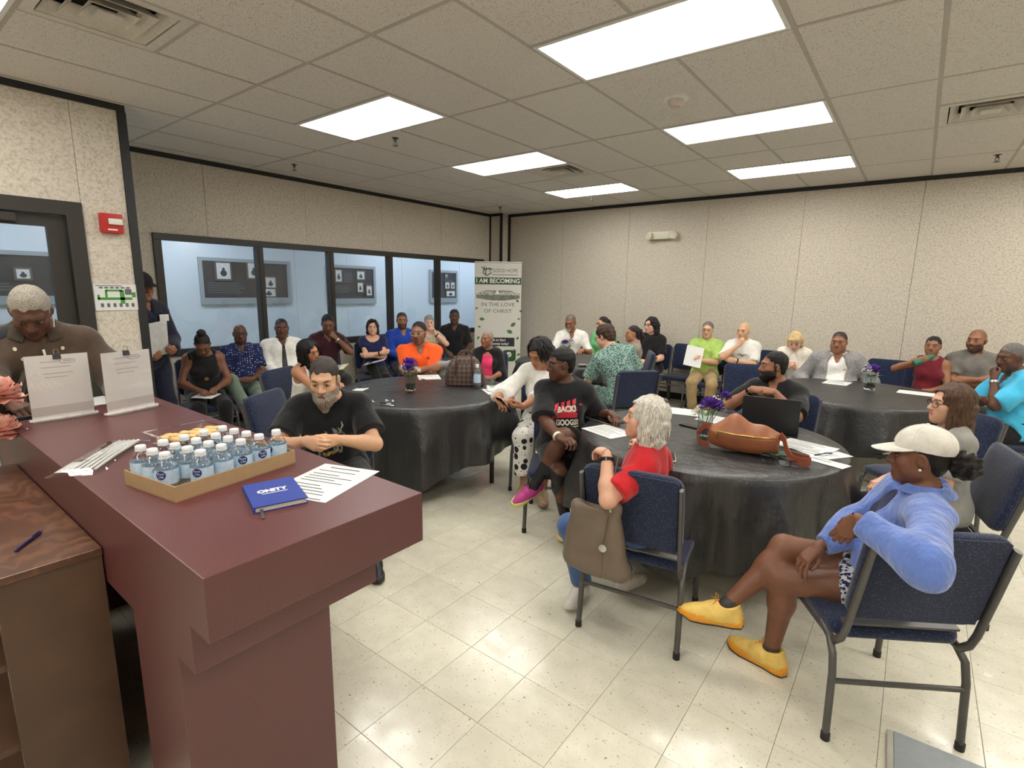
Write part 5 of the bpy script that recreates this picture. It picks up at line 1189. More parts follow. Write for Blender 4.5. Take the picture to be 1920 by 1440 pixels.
# ---- along the back wall
seat(18, 'woman in green top with glasses and dark curly hair tied back', 'navy chair under the woman in the green top', -75, head_at=(-3.75, 7.1, 1.13), look=-122, fem=True, skin=L3, lean=-4,
     hair=('pony', (36, 28, 26), dict(curly=True)), glasses=((60, 50, 46), .027, .02), shirt=dict(m=GRN, sl=1.2, neck='crew', loose=.02), pants=dict(m=BLK), shoes=dict(m=SH_W), arms=clasp)
seat(21, 'woman in black tee with black bob and glasses by the back wall', 'navy chair under the woman with the black bob', -92, head_at=(-3.02, 7.2, 1.15), look=-112, fem=True, skin=L1, lean=-2, bw=1.15, belly=.03,
     hair=('bob', (24, 20, 24), dict(drop=-.12, vol=1.14)), glasses=((40, 34, 34), .026, .02), shirt=dict(m=BLK, sl=.8, neck='crew'), pants=dict(m=BLK), shoes=dict(m=SH_B), arms=clasp)
seat(22, 'person in lime green tee and khaki trousers holding a sheet of paper', 'navy chair under the person in lime green', -78, head_at=(-2.2, 7.15, 1.13), look=-84, skin=L3, lean=0, bw=1.05, belly=.03,
     hair=('short', (110, 100, 94)), glasses=((130, 126, 122), .025, .018), shirt=dict(m=LIM, sl=.9, neck='crew', warp=.005), pants=dict(m=KHA), shoes=dict(m=SH_BR, sole=SH_B), arms={'R': dict(w=(.02, .30, .84), pole=(1, .1, -1), fd=(.6, .8, .1), palm=(0, -.2, -1), curl=.2), 'L': dict(w=(.08, .24, .76), pole=(-1, .15, -.8), fd=(1, .1, 0), palm=(0, -1, 0), curl=.4)}, legs={'R': dict(a=(.10, .33, .085)), 'L': dict(a=(-.12, .34, .085))})
seat(23, 'bald man in white tee with his hand on his chin', 'navy chair under the bald man in the white tee', -78, head_at=(-1.76, 7.2, 1.14), look=-100, skin=L3, lean=2,
     hair=('bald', L3), brow=(90, 80, 74), shirt=dict(m=WHT, sl=.85, neck='crew', warp=.005), pants=dict(m=DKG, len=.9, name='shorts'), shoes=dict(m=SH_W), arms={'R': dict(w=(.06, .21, 1.0), pole=(1, .4, -1), fd=(-.6, -.1, .8), palm=(-.2, -1, .2), curl=.6), 'L': dict(w=(.08, .24, .80), pole=(-1, .2, -.8), fd=(1, .1, 0), palm=(0, -1, 0), curl=.4)})
seat(25, 'blonde woman with bangs in a white cardigan looking down', 'navy chair under the blonde woman', -85, head_at=(-1.12, 7.0, 1.07), look=-86, pitch=-30, fem=True, skin=L1, lean=10,
     hair=('bob', (206, 178, 130), dict(drop=-.10, bang=True)), shirt=dict(m=WHT, sl=.5), jacket=dict(m=CRM, sl=1.85, open=.05, name='cardigan'), pants=dict(m=JEAN), shoes=dict(m=SH_W), arms={'R': dict(w=(.05, .28, .80), fd=(-.4, .6, .6), palm=(-.6, -.5, 0), curl=.6), 'L': dict(w=(-.05, .28, .80), fd=(.4, .6, .6), palm=(.6, -.5, 0), curl=.6)})
seat(26, 'heavy man in grey blazer and open white shirt at the right table', 'navy chair under the man in the grey blazer', -84, head_at=(-.62, 6.46, 1.13), look=-96, skin=D3, lean=0, bw=1.28, belly=.09, fat=.20, smax=1.06,
     hair=('short', (42, 34, 32), dict(t=.005)), shirt=dict(m=WHT, sl=.6, neck='v', warp=.005), jacket=dict(m=BLZ, sl=1.95, open=.085, name='blazer', t=.026), collar=WHT, pants=dict(m=DKG), shoes=dict(m=SH_B), arms={'R': dict(w=(.30, .20, .72)), 'L': dict(w=(-.30, .20, .72))})
seat(27, 'woman in burgundy top drinking from a green bottle', 'navy chair under the woman drinking', -94, head_at=(.17, 7.1, 1.10), look=-100, pitch=6, fem=True, skin=D3, lean=-4,
     hair=('back', (30, 24, 24), dict(t=.009)), shirt=dict(m=BUR, sl=0, neck='vest', t=.013), pants=dict(m=BLK), shoes=dict(m=SH_B), arms={'R': dict(w=(.13, .27, 1.03), pole=(1, .2, -.5), fd=(-.9, .1, .2), palm=(-.3, -.9, .2), curl=.55), 'L': dict(w=(-.06, .30, .70), fd=(.7, .7, 0), curl=.4)})
seat(28, 'bald man with short beard in dark grey tee by the back wall', 'navy chair under the bald man in the grey tee', -98, head_at=(.52, 7.25, 1.18), look=-116, skin=D3, lean=-4, bw=1.1,
     hair=('bald', (70, 56, 48)), beard=('stubble', BK, .75), shirt=dict(m=GRY, sl=.8, neck='crew'), pants=dict(m=DKG), shoes=dict(m=SH_B), arms=cross)
seat(29, 'man in turquoise polo and silver watch with his fist at his mouth', 'navy chair under the man in the turquoise polo', -160, head_at=(.65, 5.9, 1.14), look=-142, pitch=-8, skin=D1, lean=12, bw=1.22, belly=.06, fat=.06, smax=1.06,
     hair=('buzz', (112, 108, 106), dict(t=.006)), shirt=dict(m=SKY, sl=.9, neck='v', warp=.006, loose=.015), collar=SKY, pants=dict(m=BLK), shoes=dict(m=SH_B), arms={'L': dict(w=(-.06, .26, .99), pole=(-.5, .2, -1), fd=(.5, .0, .8), palm=(.3, -1, .2), curl=.9), 'R': dict(w=(-.06, .30, .80), pole=(1, .1, -.8), fd=(-1, .2, .0), palm=(0, -1, 0), curl=.5)})
# ---- round the near right table
seat(24, 'bearded man in black shirt behind the open laptop', 'navy chair under the man behind the laptop', -100, head_at=(-.80, 4.22, 1.10), look=-152, skin=D3, lean=10, near=1, bw=1.16, fat=.04,
     hair=('buzz', BK, dict(t=.008)), beard=('full', BK, .9), shirt=dict(m=BLK, sl=.9, neck='v', loose=.01), collar=BLK, pants=dict(m=DKG), shoes=dict(m=SH_B), arms={'R': dict(w=(.10, .30, 1.0), pole=(1, .1, -1), fd=(-1, .2, .1), palm=(-.2, -.6, -.8), curl=.5), 'L': dict(w=(-.08, .29, 1.0), pole=(-1, .1, -1), fd=(.9, .3, .1), palm=(.2, -.6, -.8), curl=.5)})
seat(30, 'woman with long brown hair and dark framed glasses in heather grey tee', 'navy chair under the woman with long brown hair', 192, head_at=(.19, 3.48, 1.08), look=204, pitch=2, fem=True, skin=L2, lean=2, near=1,
     hair=('long', (82, 58, 42), dict(drop=-.27, vol=1.05, locks=230, wave=.006, gap=1.05)), glasses=((34, 26, 24), .027, .021), shirt=dict(m=LGR, sl=.75, neck='crew'), pants=dict(m=DJEAN), shoes=dict(m=SH_W), arms={'L': dict(w=(-.10, .28, .64)), 'R': dict(w=(.08, .30, .64))})
seat(32, 'grey haired woman in red t-shirt with her arm over the chair back', 'navy chair with the taupe bag hanging on it, under the woman in red', 196, cface=99, back=0, side=-9, head_at=(-.96, 2.29, 1.04), look=203, pitch=8, fem=True, skin=L2, s=.83, seat=.43, lean=-2, near=2, bw=1.16,
     hair=('bob', (205, 199, 188), dict(drop=-.115, vol=1.10, locks=360, wave=.010, gap=1.25, flare=.2)), shirt=dict(m=REDC, sl=.8, neck='crew', loose=.012, hem=.01, lap=.08, warp=.006), pants=dict(m=JEAN), shoes=dict(m=SH_W, sole=SOLW, lace=SH_W), arms={'L': dict(W=(-1.02, 2.03, .915), POLE=(-.4, -.9, -.3), FD=(-.75, .55, -.05), palm=(0, 0, -1), curl=.3), 'R': dict(W=(-1.12, 2.62, .80), FD=(-.6, .8, 0))},
     legs={'L': dict(W=(-1.24, 2.25, .09), TOE=(.05, -1, 0)), 'R': dict(W=(-1.09, 2.47, .09), TOE=(.25, .9, 0))})
bpy.data.objects[[o.name for o in bpy.data.objects if o.name.startswith('stacking_chair') and o.parent is None][-1]].location = (-.945, 2.335, 0)
seat(31, 'woman in white cap, blue fleece jacket and yellow sneakers', 'nearest navy chair, under the woman in the white cap', 192, cface=123, back=0, head_at=(.067, 2.34, 1.06), look=183, pitch=-2, fem=True, skin=D2, s=.84, seat=.43, lean=-10, side=-10, near=2, bw=1.14, foot_s=1.16,
     hair=('back', (24, 18, 17), dict(t=.008)), shirt=dict(m=NVY, sl=.5, neck='crew', t=.004, warp=.001), collar=FLE, jacket=dict(m=FLE, sl=1.95, open=.05, name='fleece_jacket', t=.019, loose=.006, hem=-.06, warp=.0075, wk=(14, 42)), pants=dict(m=FLOR, len=.42, name='shorts', t=.02), socks=((58, 54, 54), .03), shoes=dict(m=SH_Y, sole=SOL_Y, lace=LACE_Y, out=DKG),
     arms={'L': dict(W=(-.075, 2.05, .875), E=(.115, 1.93, .825), sh=(0, 0, .035), FD=(-.50, .05, -.9), PALM=(.15, 1, -.15), curl=.22, thumb=.5), 'R': dict(W=(-.20, 2.30, .63), POLE=(.2, 1, -.2), FD=(-.45, -.55, -.55), PALM=(.2, .4, -1), curl=.25, spread=.5)},
     legs={'L': dict(W=(-.33, 2.33, .088), POLE=(-1, -.2, .8), TOE=(-.95, .25, .0)), 'R': dict(W=(-.50, 2.20, .30), POLE=(-.8, .2, 1), TOE=(-.9, -.35, .02), FUP=(-.1, -.05, 1))})
bpy.data.objects[[o.name for o in bpy.data.objects if o.name.startswith('stacking_chair') and o.parent is None][-1]].location = (-.02, 2.39, 0)
seat(8, 'man with long grey beard in black graphic t-shirt, hands clasped', 'navy chair under the man with the long grey beard', -40, head_at=(-2.57, 1.63, 1.12), look=-46, pitch=-14, skin=L3, lean=24, near=2, bw=1.10, belly=.02,
     hair=('short', (62, 54, 50), dict(t=.009)), beard=('long', (142, 130, 118), .85), shirt=dict(m=BLK, sl=.72, loose=.02, neck='crew'), pants=dict(m=DKG), shoes=dict(m=SH_B), arms={'R': dict(w=(.085, .50, .85), pole=(1, -.1, -.7), fd=(-.75, .7, -.1), palm=(-.6, -.5, -.2), curl=.55), 'L': dict(w=(-.075, .48, .845), pole=(-1, -.1, -.7), fd=(.8, .6, -.05), palm=(.5, -.6, -.2), curl=.55)}, legs={'R': dict(a=(.24, .36, .085)), 'L': dict(a=(-.24, .36, .085))})
# ---- standing
P[1] = person('man with cropped grey hair and brown denim jacket behind the counter', (0, 0), -12, head_at=(-3.50, .61, 1.48), s=1.0, look=-16, pitch=-36, skin=D1, lean=15, collar_s=(1.42, .016), hip=(0, 0, .93), near=1, bw=1.12, fat=.04,
     hair=('buzz', (168, 160, 148), dict(t=.009)), eyes='closed', shirt=dict(m=DKG, sl=1.0, neck='crew', t=.014), jacket=dict(m=BRN, sl=1.95, open=.022, name='denim_jacket', t=.026, loose=.01, warp=.008, wk=(14, 40)), collar=BRC, pants=dict(m=DKG), shoes=dict(m=SH_B), arms={'R': dict(W=(-3.22, .45, 1.08), FD=(1, .3, -.2)), 'L': dict(W=(-3.20, .86, 1.08), FD=(1, -.3, -.2))}, legs={'R': dict(a=(.11, -.02, .085)), 'L': dict(a=(-.11, .08, .085))})
P[2] = person('man in dark suit and black cap standing half behind the wall corner with folders', (-5.62, 1.74), 20, s=1.0, look=12, pitch=-4, skin=D3, lean=0, hip=(0, 0, .93), head=(0, 0, 0), hair=('buzz', BK), shirt=dict(m=SUIT, sl=1.95, neck='v', t=.022, hem=-.16, lap=.0), pants=dict(m=SUIT), shoes=dict(m=SH_B), arms={'R': dict(w=(.16, .20, .98), fd=(-.3, 1, .0), palm=(-.8, 0, .6), curl=.6), 'L': dict(w=(-.05, .27, 1.02), fd=(.6, .8, 0), palm=(.6, -.3, .6), curl=.5)}, legs={'R': dict(a=(.11, .0, .085)), 'L': dict(a=(-.11, .05, .085))})
# ---- empty chairs
for x, y, a, lab in ((-3.42, 2.00, 30, 'empty navy chair with its back to the counter, beside the bearded man'), (.14, 4.40, 225, 'empty navy chair between the two right tables'),
                     (-2.62, 7.42, -90, 'empty navy chair left of the person in lime green'), (-.20, 7.40, -92, 'empty navy chair right of the grey blazer by the back wall'), (-1.42, 7.42, -88, 'empty navy chair right of the bald man in white'), (-1.30, 5.75, -70, 'empty navy chair left of the far right table')):
    chair(x, y, a, lab)
# ================================================================ things on the counter
def sheet(c, ang, w_, h_, z, label, lines=8, head=True, group=None, mat=None, curl=0.0, blocks=(), cat='paper', name='paper_sheet', tilt=None):
    """a sheet lying at c, width along ang; printed lines are flat print on it"""
    r = empty(name, label, cat, (c[0], c[1], z), ang, group)
    if tilt: r.rotation_euler = tilt
    m = MB(); n = 6; vs = []; 
    for i in range(n+1):
        for j in range(n+1):
            u, v = i/n-.5, j/n-.5; vs.append((u*w_, v*h_, .0006+curl*max(0, abs(u)*2-.5)**2+curl*.6*max(0, v)**2))
    k = len(vs); vs += [(x, y, zz-.0005) for x, y, zz in vs]
    fs = [(i*(n+1)+j, (i+1)*(n+1)+j, (i+1)*(n+1)+j+1, i*(n+1)+j+1) for i in range(n) for j in range(n)]; fs += [tuple(q+k for q in f[::-1]) for f in fs]
    ring = [i*(n+1) for i in range(n+1)]+[n*(n+1)+j for j in range(1, n+1)]+[i*(n+1)+n for i in range(n-1, -1, -1)]+[j for j in range(n-1, 0, -1)]
    fs += [(a, ring[(i+1) % len(ring)], ring[(i+1) % len(ring)]+k, a+k) for i, a in enumerate(ring)]
    m.add(vs, fs); m.build('sheet', mat or PAPER, r)
    if lines:
        m = MB(); rg = random.Random(int(c[0]*100)); y = h_*.36; zz = .0009+curl*.1
        if head: m.box(-w_*.3, w_*.22, y+.01, y+.015, zz, zz+.0003); y -= .02
        for q in range(lines):
            L = rg.uniform(.45, .82); m.box(-w_*.40, -w_*.40+w_*L, y, y+.0034, zz, zz+.0004); y -= h_*.72/max(lines, 8)*(1.0 if q % 4 else 1.5)
        m.build('print', INKD, r, smooth=False)['kind'] = 'stuff'
    return r
CARD = flat('cardboard', (168, 138, 102), .8, var=.06); CARDI = flat('cardboard_inner', (150, 122, 90), .85, var=.06)
tA = np.array([-1.58, .52]); u_ = np.array([-.985, -.155])/np.linalg.norm([-.985, -.155]); v_ = np.array([-.175, .985])/np.linalg.norm([-.175, .985])
tang = math.atan2(v_[1], v_[0])
tr = empty('cardboard_tray', 'shallow cardboard tray full of small water bottles on the counter', 'tray', (tA[0], tA[1], CZ), math.atan2(u_[1], u_[0]))
LW, LL = .268, .400     # local x = short side (away), local y is to the right-hand normal, so the long side runs along -y
m = MB(); m.box(0, LW, -LL, 0, 0, .004); m.build('tray_base', CARDI, tr, smooth=False)
for x0, x1, y0, y1 in ((0, LW, -.003, 0), (0, LW, -LL, -LL+.003), (0, .003, -LL+.0031, -.0031), (LW-.003, LW, -LL+.0031, -.0031)): MB().box(x0, x1, y0, y1, .0041, .047).build('tray_wall', CARD, tr, smooth=False)
BOT = glass('bottle_plastic', (251, 252, 253), ior=1.8); CAPW = flat('cap_white', (226, 228, 230), .45, var=.02); LAB = flat('label_blue', (186, 208, 228), .45, var=.12, scale=60); LABD = flat('label_navy', (24, 44, 110), .4, var=.04); YEL = flat('label_yellow', (226, 200, 60), .5)
WATER = glass('water', (249, 252, 253), ior=1.35)
def bottle(label, group, k=1.0, H=.112, disc=True):
    r = empty('water_bottle', label, 'bottle', (0, 0, 0), 0, group); R = .0305*k
    MB().lathe([(R*.82, .001), (R, .006), (R, H*.62), (R*.985, H*.655), (R*.90, H*.71), (R*.66, H*.81), (R*.44, H*.88), (R*.40, H*.94)], 28).build('bottle_body', BOT, r)
    MB().lathe([(R*.80, .003), (R*.96, .008), (R*.96, H*.62), (R*.9, H*.68), (R*.8, H*.72)], 20).build('water_fill', WATER, r)
    lb = MB(); n = 28; z0, z1 = H*.24, H*.62
    lb.add([(1.012*R*math.cos(2*math.pi*i/n), 1.012*R*math.sin(2*math.pi*i/n), z) for z in (z0, z1) for i in range(n)], [(i, (i+1) % n, n+(i+1) % n, n+i) for i in range(n)])
    lo_ = lb.build('label_band', LAB, r)
    if disc:
        d = MB(); w_ = .0135*k
        def cyl(x, y, rr): a = x/(1.012*R); return (rr*math.sin(a), -rr*math.cos(a), H*.50+y)
        ns = 18; ring = [(w_*math.cos(2*math.pi*i/ns), w_*math.sin(2*math.pi*i/ns)) for i in range(ns)]
        vs = [cyl(0, 0, R*1.02)]+[cyl(x*.5, y*.5, R*1.02) for x, y in ring]+[cyl(x, y, R*1.02) for x, y in ring]
        fs = [(0, 1+i, 1+(i+1) % ns) for i in range(ns)]+[(1+i, 1+ns+i, 1+ns+(i+1) % ns, 1+(i+1) % ns) for i in range(ns)]
        d.add(vs, fs); d.build('label_disc', LABD, lo_)
        d = MB(); v1, f1 = text_mesh('Pure', .0098*k); d.add([cyl(p.x, p.y+.0045*k, R*1.03) for p in v1], f1); v1, f1 = text_mesh('Life', .0098*k); d.add([cyl(p.x+.001, p.y-.0045*k, R*1.03) for p in v1], f1); d.build('label_lettering', CAPW, lo_, smooth=False)['kind'] = 'stuff'
    cp = MB(); n = 24; prof = [(.0142*k, H*.925), (.0146*k, H*.93), (.0146*k, H*1.02), (.013*k, H*1.045), (.004, H*1.05)]; cp.lathe(prof, n); c_ = cp.build('cap', CAPW, r)
    MB().lathe([(.0152*k, H*.905), (.0152*k, H*.925), (.0125*k, H*.928)], 20).build('cap_ring', CAPW, r); return r
b0 = None; names = ('nearest', 'second', 'third', 'fourth', 'fifth', 'last'); cn = ('outer long side', 'second line in', 'third line in', 'inner long side')
for j in range(6):
    for i in range(4):
        if (j == 0 and i == 0) or (j == 5 and i != 0): continue
        p = tA+u_*(.036+.0655*i)+v_*(.036+.0655*j)
        lab = 'small water bottle in the %s row of the tray, %s' % (names[j], cn[i]) if j != 5 else 'small water bottle standing alone at the far end of the tray'
        if b0 is None: b0 = bottle(lab, 'small water bottles in the tray'); b0.location = (p[0], p[1], CZ+.0045); q = b0
        else: q = dup(b0, (p[0], p[1], CZ+.0045), None, lab)
        q.rotation_euler.z = {(0, 1): .75, (1, 0): .75, (1, 1): 2., (2, 0): -.8, (3, 0): 1.2}.get((j, i), random.uniform(0, 6))
# cookies in a clear box
CLR = glass('clear_plastic', (249, 250, 250), ior=1.5); COOK = flat('cookie', (224, 184, 124), .8, var=.25, scale=60, bump=.4, bscale=160)
cb = empty('cookie_box', 'open clear plastic cookie box behind the water bottles', 'box', (-2.165, .79, CZ), math.radians(5))
def openbox(a, b, h, t=.0012, fl=.012):
    m = MB(); vs = []
    for k, z in ((.88, .001), (.90, .004), (1.0, h), (1.0+fl/a, h), (1.0+fl/a, h-.003)): vs += [(-a*k, -b*k, z), (a*k, -b*k, z), (a*k, b*k, z), (-a*k, b*k, z)]
    return m.add(vs, [(3, 2, 1, 0)]+[(4*i+j, 4*i+(j+1) % 4, 4*i+4+(j+1) % 4, 4*i+4+j) for i in range(4) for j in range(4)])
openbox(.125, .105, .045).build('box_body', CLR, cb, smooth=False)
m = MB()
for k in range(28): y = -.10+.0074*k; m.tube([(-.126, y, .006), (-.131, y, .044)], .0012, 5); m.tube([(.126, y, .006), (.131, y, .044)], .0012, 5)
m.build('box_ribs', CLR, cb)['kind'] = 'stuff'
c0 = None
for row, cnt in ((0, 9), (1, 6)):
    for i in range(cnt):
        p = Vector((-2.205+.075*row, .705+.0245*i+.02*row, CZ+.026+.006*row+.005*(i % 2)))
        lab = 'golden finger cookie in the clear box, %s of the %s row' % (('first', 'second', 'third', 'fourth', 'fifth', 'sixth', 'seventh', 'eighth', 'ninth')[i], 'front' if row else 'back')
        if c0 is None:
            m = MB(); m.ball((0, 0, 0), (.044, .0105, .0125), 18, 8); c0 = m.build('cookie', COOK, None, p); tag(c0, lab, 'cookie', 'golden cookies'); o = c0
        else: o = c0.copy(); COL.objects.link(o); o.location = p; o['label'] = lab
        o.rotation_euler = (math.radians(random.uniform(-14, 14)), math.radians(-10+random.uniform(-4, 4)), math.radians(6+random.uniform(-7, 7)))
# cutlery in clear wrap
cu = empty('cutlery_pack', 'white plastic cutlery in a clear wrapper on the counter', 'cutlery', (-2.20, .53, CZ), math.atan2(.235, -.30))
for k in range(5):
    y = -.035+.017*k; MB().tube([(-.165, y, .010), (-.02, y*.95, .013), (.165, y*.9, .010)], [.0042, .005, .0062], 8).build('plastic_stick', WHITE, cu)
MB().box(-.165, -.06, .035, .078, .004, .0052).build('paper_card', PAPER, cu, smooth=False)
m = MB(); n = 16; vs = []
for i in range(n+1):
    for j in range(n+1):
        u, v = i/n*2-1, j/n*2-1; vs.append((u*.20, v*.075+.012, .002+.020*max(0, 1-u**6)*max(0, 1-v**4)+.0016*math.sin(13*u+5*v)*math.sin(9*v)))
m.add(vs, [(i*(n+1)+j, (i+1)*(n+1)+j, (i+1)*(n+1)+j+1, i*(n+1)+j+1) for i in range(n) for j in range(n)]); m.build('clear_wrapper', CLR, cu)
# sign holders seen from behind: paper in an acrylic T stand
SPAP = flat('paper_backlit', (238, 230, 226), .6, var=.02); INKL = flat('ink_showthrough', (186, 176, 172), .7, var=.03); INKB = flat('paper_band', (196, 184, 180), .6, var=.02)
def stand(c, ang, w_, label, flipx):
    r = empty('sign_holder', label, 'sign holder', (c[0], c[1], CZ), ang)   # local y along the panel, local +x faces the camera
    MB().box(-.001, .0008, -w_/2, w_/2, .012, .288).build('paper', SPAP, r, smooth=False)
    for x0, x1 in ((.0010, .003), (-.003, -.0012)): MB().box(x0, x1, -w_/2-.002, w_/2+.002, .0081, .2895).build('acrylic_panel', CLR, r, smooth=False)
    MB().box(-.04, .04, -w_/2-.006, w_/2+.006, 0, .004).build('acrylic_base', CLR, r, smooth=False); MB().box(-.008, .010, -w_/2-.012, w_/2+.012, .0041, .012).build('base_edge', flat('acrylic_white', (226, 222, 218), .2), r, smooth=False)
    m = MB(); m.tube([(.0012, .035*flipx+.028*math.cos(a), .258+.009*math.sin(a)) for a in np.linspace(0, 2*math.pi, 16)[:-1]], .0018, 4, closed=True); m.box(.0009, .0014, .02*flipx, .05*flipx, .255, .262)
    for z, a, b in ((.256, -.06, .005), (.232, -.06, .045), (.205, -.055, .05), (.188, -.05, .03)): m.box(.0009, .0013, min(a*flipx, b*flipx), max(a*flipx, b*flipx), z, z+.004)
    m.build('print_showing_through', INKL, r, smooth=False)['kind'] = 'stuff'
    MB().box(.0009, .0013, -w_/2, w_/2, .022, .062).build('print_band', INKB, r, smooth=False)
    cl = MB(); cl.prism([(-.009, .270), (.009, .270), (.002, .292), (-.002, .292)], -.014, .014, Matrix(((1, 0, 0, 0), (0, 0, 1, 0), (0, 1, 0, 0), (0, 0, 0, 1)))); b = cl.build('binder_clip', INKD, r, smooth=False)
    MB().tube([(.0, -.008, .290), (.002, -.009, .312), (.002, .009, .312), (0, .008, .290)], .0012, 6).build('clip_handle', SILV, b)
stand((-2.992, .584), math.radians(4), .222, 'left acrylic sign holder with a letter sheet, coral flowers beside it', 1)
stand((-2.935, .825), math.radians(18), .222, 'right acrylic sign holder with a letter sheet, near the wall corner', 1)
for k, (c, a) in enumerate((((-3.30, .74), .3), ((-3.28, .86), -.2))): sheet(c, a, .216, .279, CZ+.0012*k, 'white sheet on the counter behind the sign holders, %s' % ('lower' if k == 0 else 'upper'), 0)
# notebook and sheet
NB = flat('notebook_blue', (34, 56, 138), .6, var=.06, bump=.2, bscale=600); PG = flat('page_edges', (214, 206, 192), .7, var=.1, scale=300)
nq = Vector((-1.415, .718)); nb = empty('notebook', 'blue hardcover notebook with white lettering on the counter', 'notebook', (nq.x, nq.y, CZ), math.atan2(.128, .04))   # local x along the lettering
MB().box(-.066, .066, -.094, .094, .0022, .0145).build('pages', PG, nb, smooth=False)
MB().box(-.070, .070, -.098, .098, .0146, .0175).build('cover', NB, nb, bevel=.001); MB().box(-.070, .070, -.098, .098, 0, .0021).build('back_cover', NB, nb, bevel=.0008); MB().box(-.0705, -.066, -.098, .098, .0022, .0145).build('spine', NB, nb, smooth=False)
m = MB(); text(m, 'ONITY', .030, Matrix.Translation((-.004, .012, .0177)), width=.082, bold=.0018); m.build('lettering', WT, nb, smooth=False)['kind'] = 'stuff'
MB().box(-.034, .034, -.0105, -.0075, .0176, .0180).build('lettering_line', WT, nb, smooth=False)
MB().tube([(-.050, -.09, .008), (-.052, -.105, .006), (-.056, -.145, .002)], .004, 6, flat_=.2).build('ribbon', flat('ribbon_grey', (60, 60, 64), .6), nb)
pq = sheet((-1.41, .88), math.atan2(.07, .20), .216, .279, CZ+.0005, 'printed white sheet under the blue notebook, hanging over the counter edge', 10)
pn_ = empty('pen', 'dark blue ballpoint pen on the wooden bookcase', 'pen', (-2.03, .272, .863), math.atan2(.078, -.104)); PENB = flat('pen_blue', (36, 38, 92), .35)
MB().tube([(-.065, 0, 0), (-.062, 0, 0), (.05, 0, 0), (.066, 0, 0)], [.002, .0048, .0048, .0022], 10).build('barrel', PENB, pn_); MB().tube([(.02, 0, .006), (.055, 0, .0065)], .0013, 6).build('pocket_clip', PENB, pn_)
# flowers
CORAL = flat('petal_coral', (252, 184, 168), .75, var=.25, scale=25); PURP = flat('petal_purple', (88, 44, 150), .75, var=.3, scale=30); PWHT = flat('petal_white', (226, 224, 212), .75, var=.06); STEM = flat('stem_green', (88, 124, 62), .6, var=.2); PEB = flat('pebble_black', (22, 22, 24), .25, var=.2); VCL = glass('vase_glass', (240, 244, 242), ior=1.5)
def petals(mb, c, R, n, w_, rg, up=(0, 0, 1), tip=.0):
    """a full flower head: curved petals fanned over a ball"""
    for i in range(n):
        zz = 1-1.65*(i+.5)/n; a = i*2.39996+rg.uniform(-.2, .2); s_ = math.sqrt(max(0, 1-zz*zz)); d = Vector((s_*math.cos(a), s_*math.sin(a), zz)); r0 = R*(.35+.65*(i/n)**.3)*rg.uniform(.85, 1.1)
        t = d.cross(Vector((0, 0, 1)) if abs(d.z) < .9 else Vector((1, 0, 0))).normalized(); nn = t.cross(d); vs = []
        for (u, wv, lift) in ((.25, .35, 0), (.6, .9, .10), (.85, 1.0, .22), (1.0, .55, .36+tip)):
            for q in (-1, 0, 1): vs.append(Vector(c)+d*(r0*u)+t*(q*w_*wv)+nn*(r0*lift*(.6 if q == 0 else 1.0))+d*(0 if q == 0 else -.06*r0))
        fs = [(r*3+j, r*3+j+1, r*3+j+4, r*3+j+3) for r in range(3) for j in range(2)]
        mb.add(vs, fs)
vz = empty('flower_vase', 'glass vase of coral peonies on the bookcase at the left edge', 'vase', (-2.955, .258, .8585))
def vase(r, R, H, n=28): MB().lathe([(R*.94, .001), (R, .006), (R, H), (R*.95, H), (R*.94, .014), (R*.3, .012)], n).build('glass_vase', VCL, r)
vase(vz, .058, .175)
rg = random.Random(3)
for k, (x, y, z, R) in enumerate(((.02, .10, .315, .105), (.045, .085, .172, .10), (-.12, -.03, .30, .09))):
    m = MB(); petals(m, (x, y, z), R, 46, R*.36, rg); m.build('peony', CORAL, vz, angle=80); MB().tube([(x, y, z-.02), (x*.3, y*.3, .13), (0, 0, .02)], .003, 6).build('stem', STEM, vz)
lid = empty('black_folder', 'thin black folder lying on the counter behind the coral flowers', 'folder', (-3.20, .50, CZ), .1); MB().box(-.12, .12, -.09, .09, 0, .012).build('cover', INKD, lid, bevel=.002); MB().box(-.115, .121, -.085, .085, .0121, .0135).build('top_sheet', INKD, lid, smooth=False)
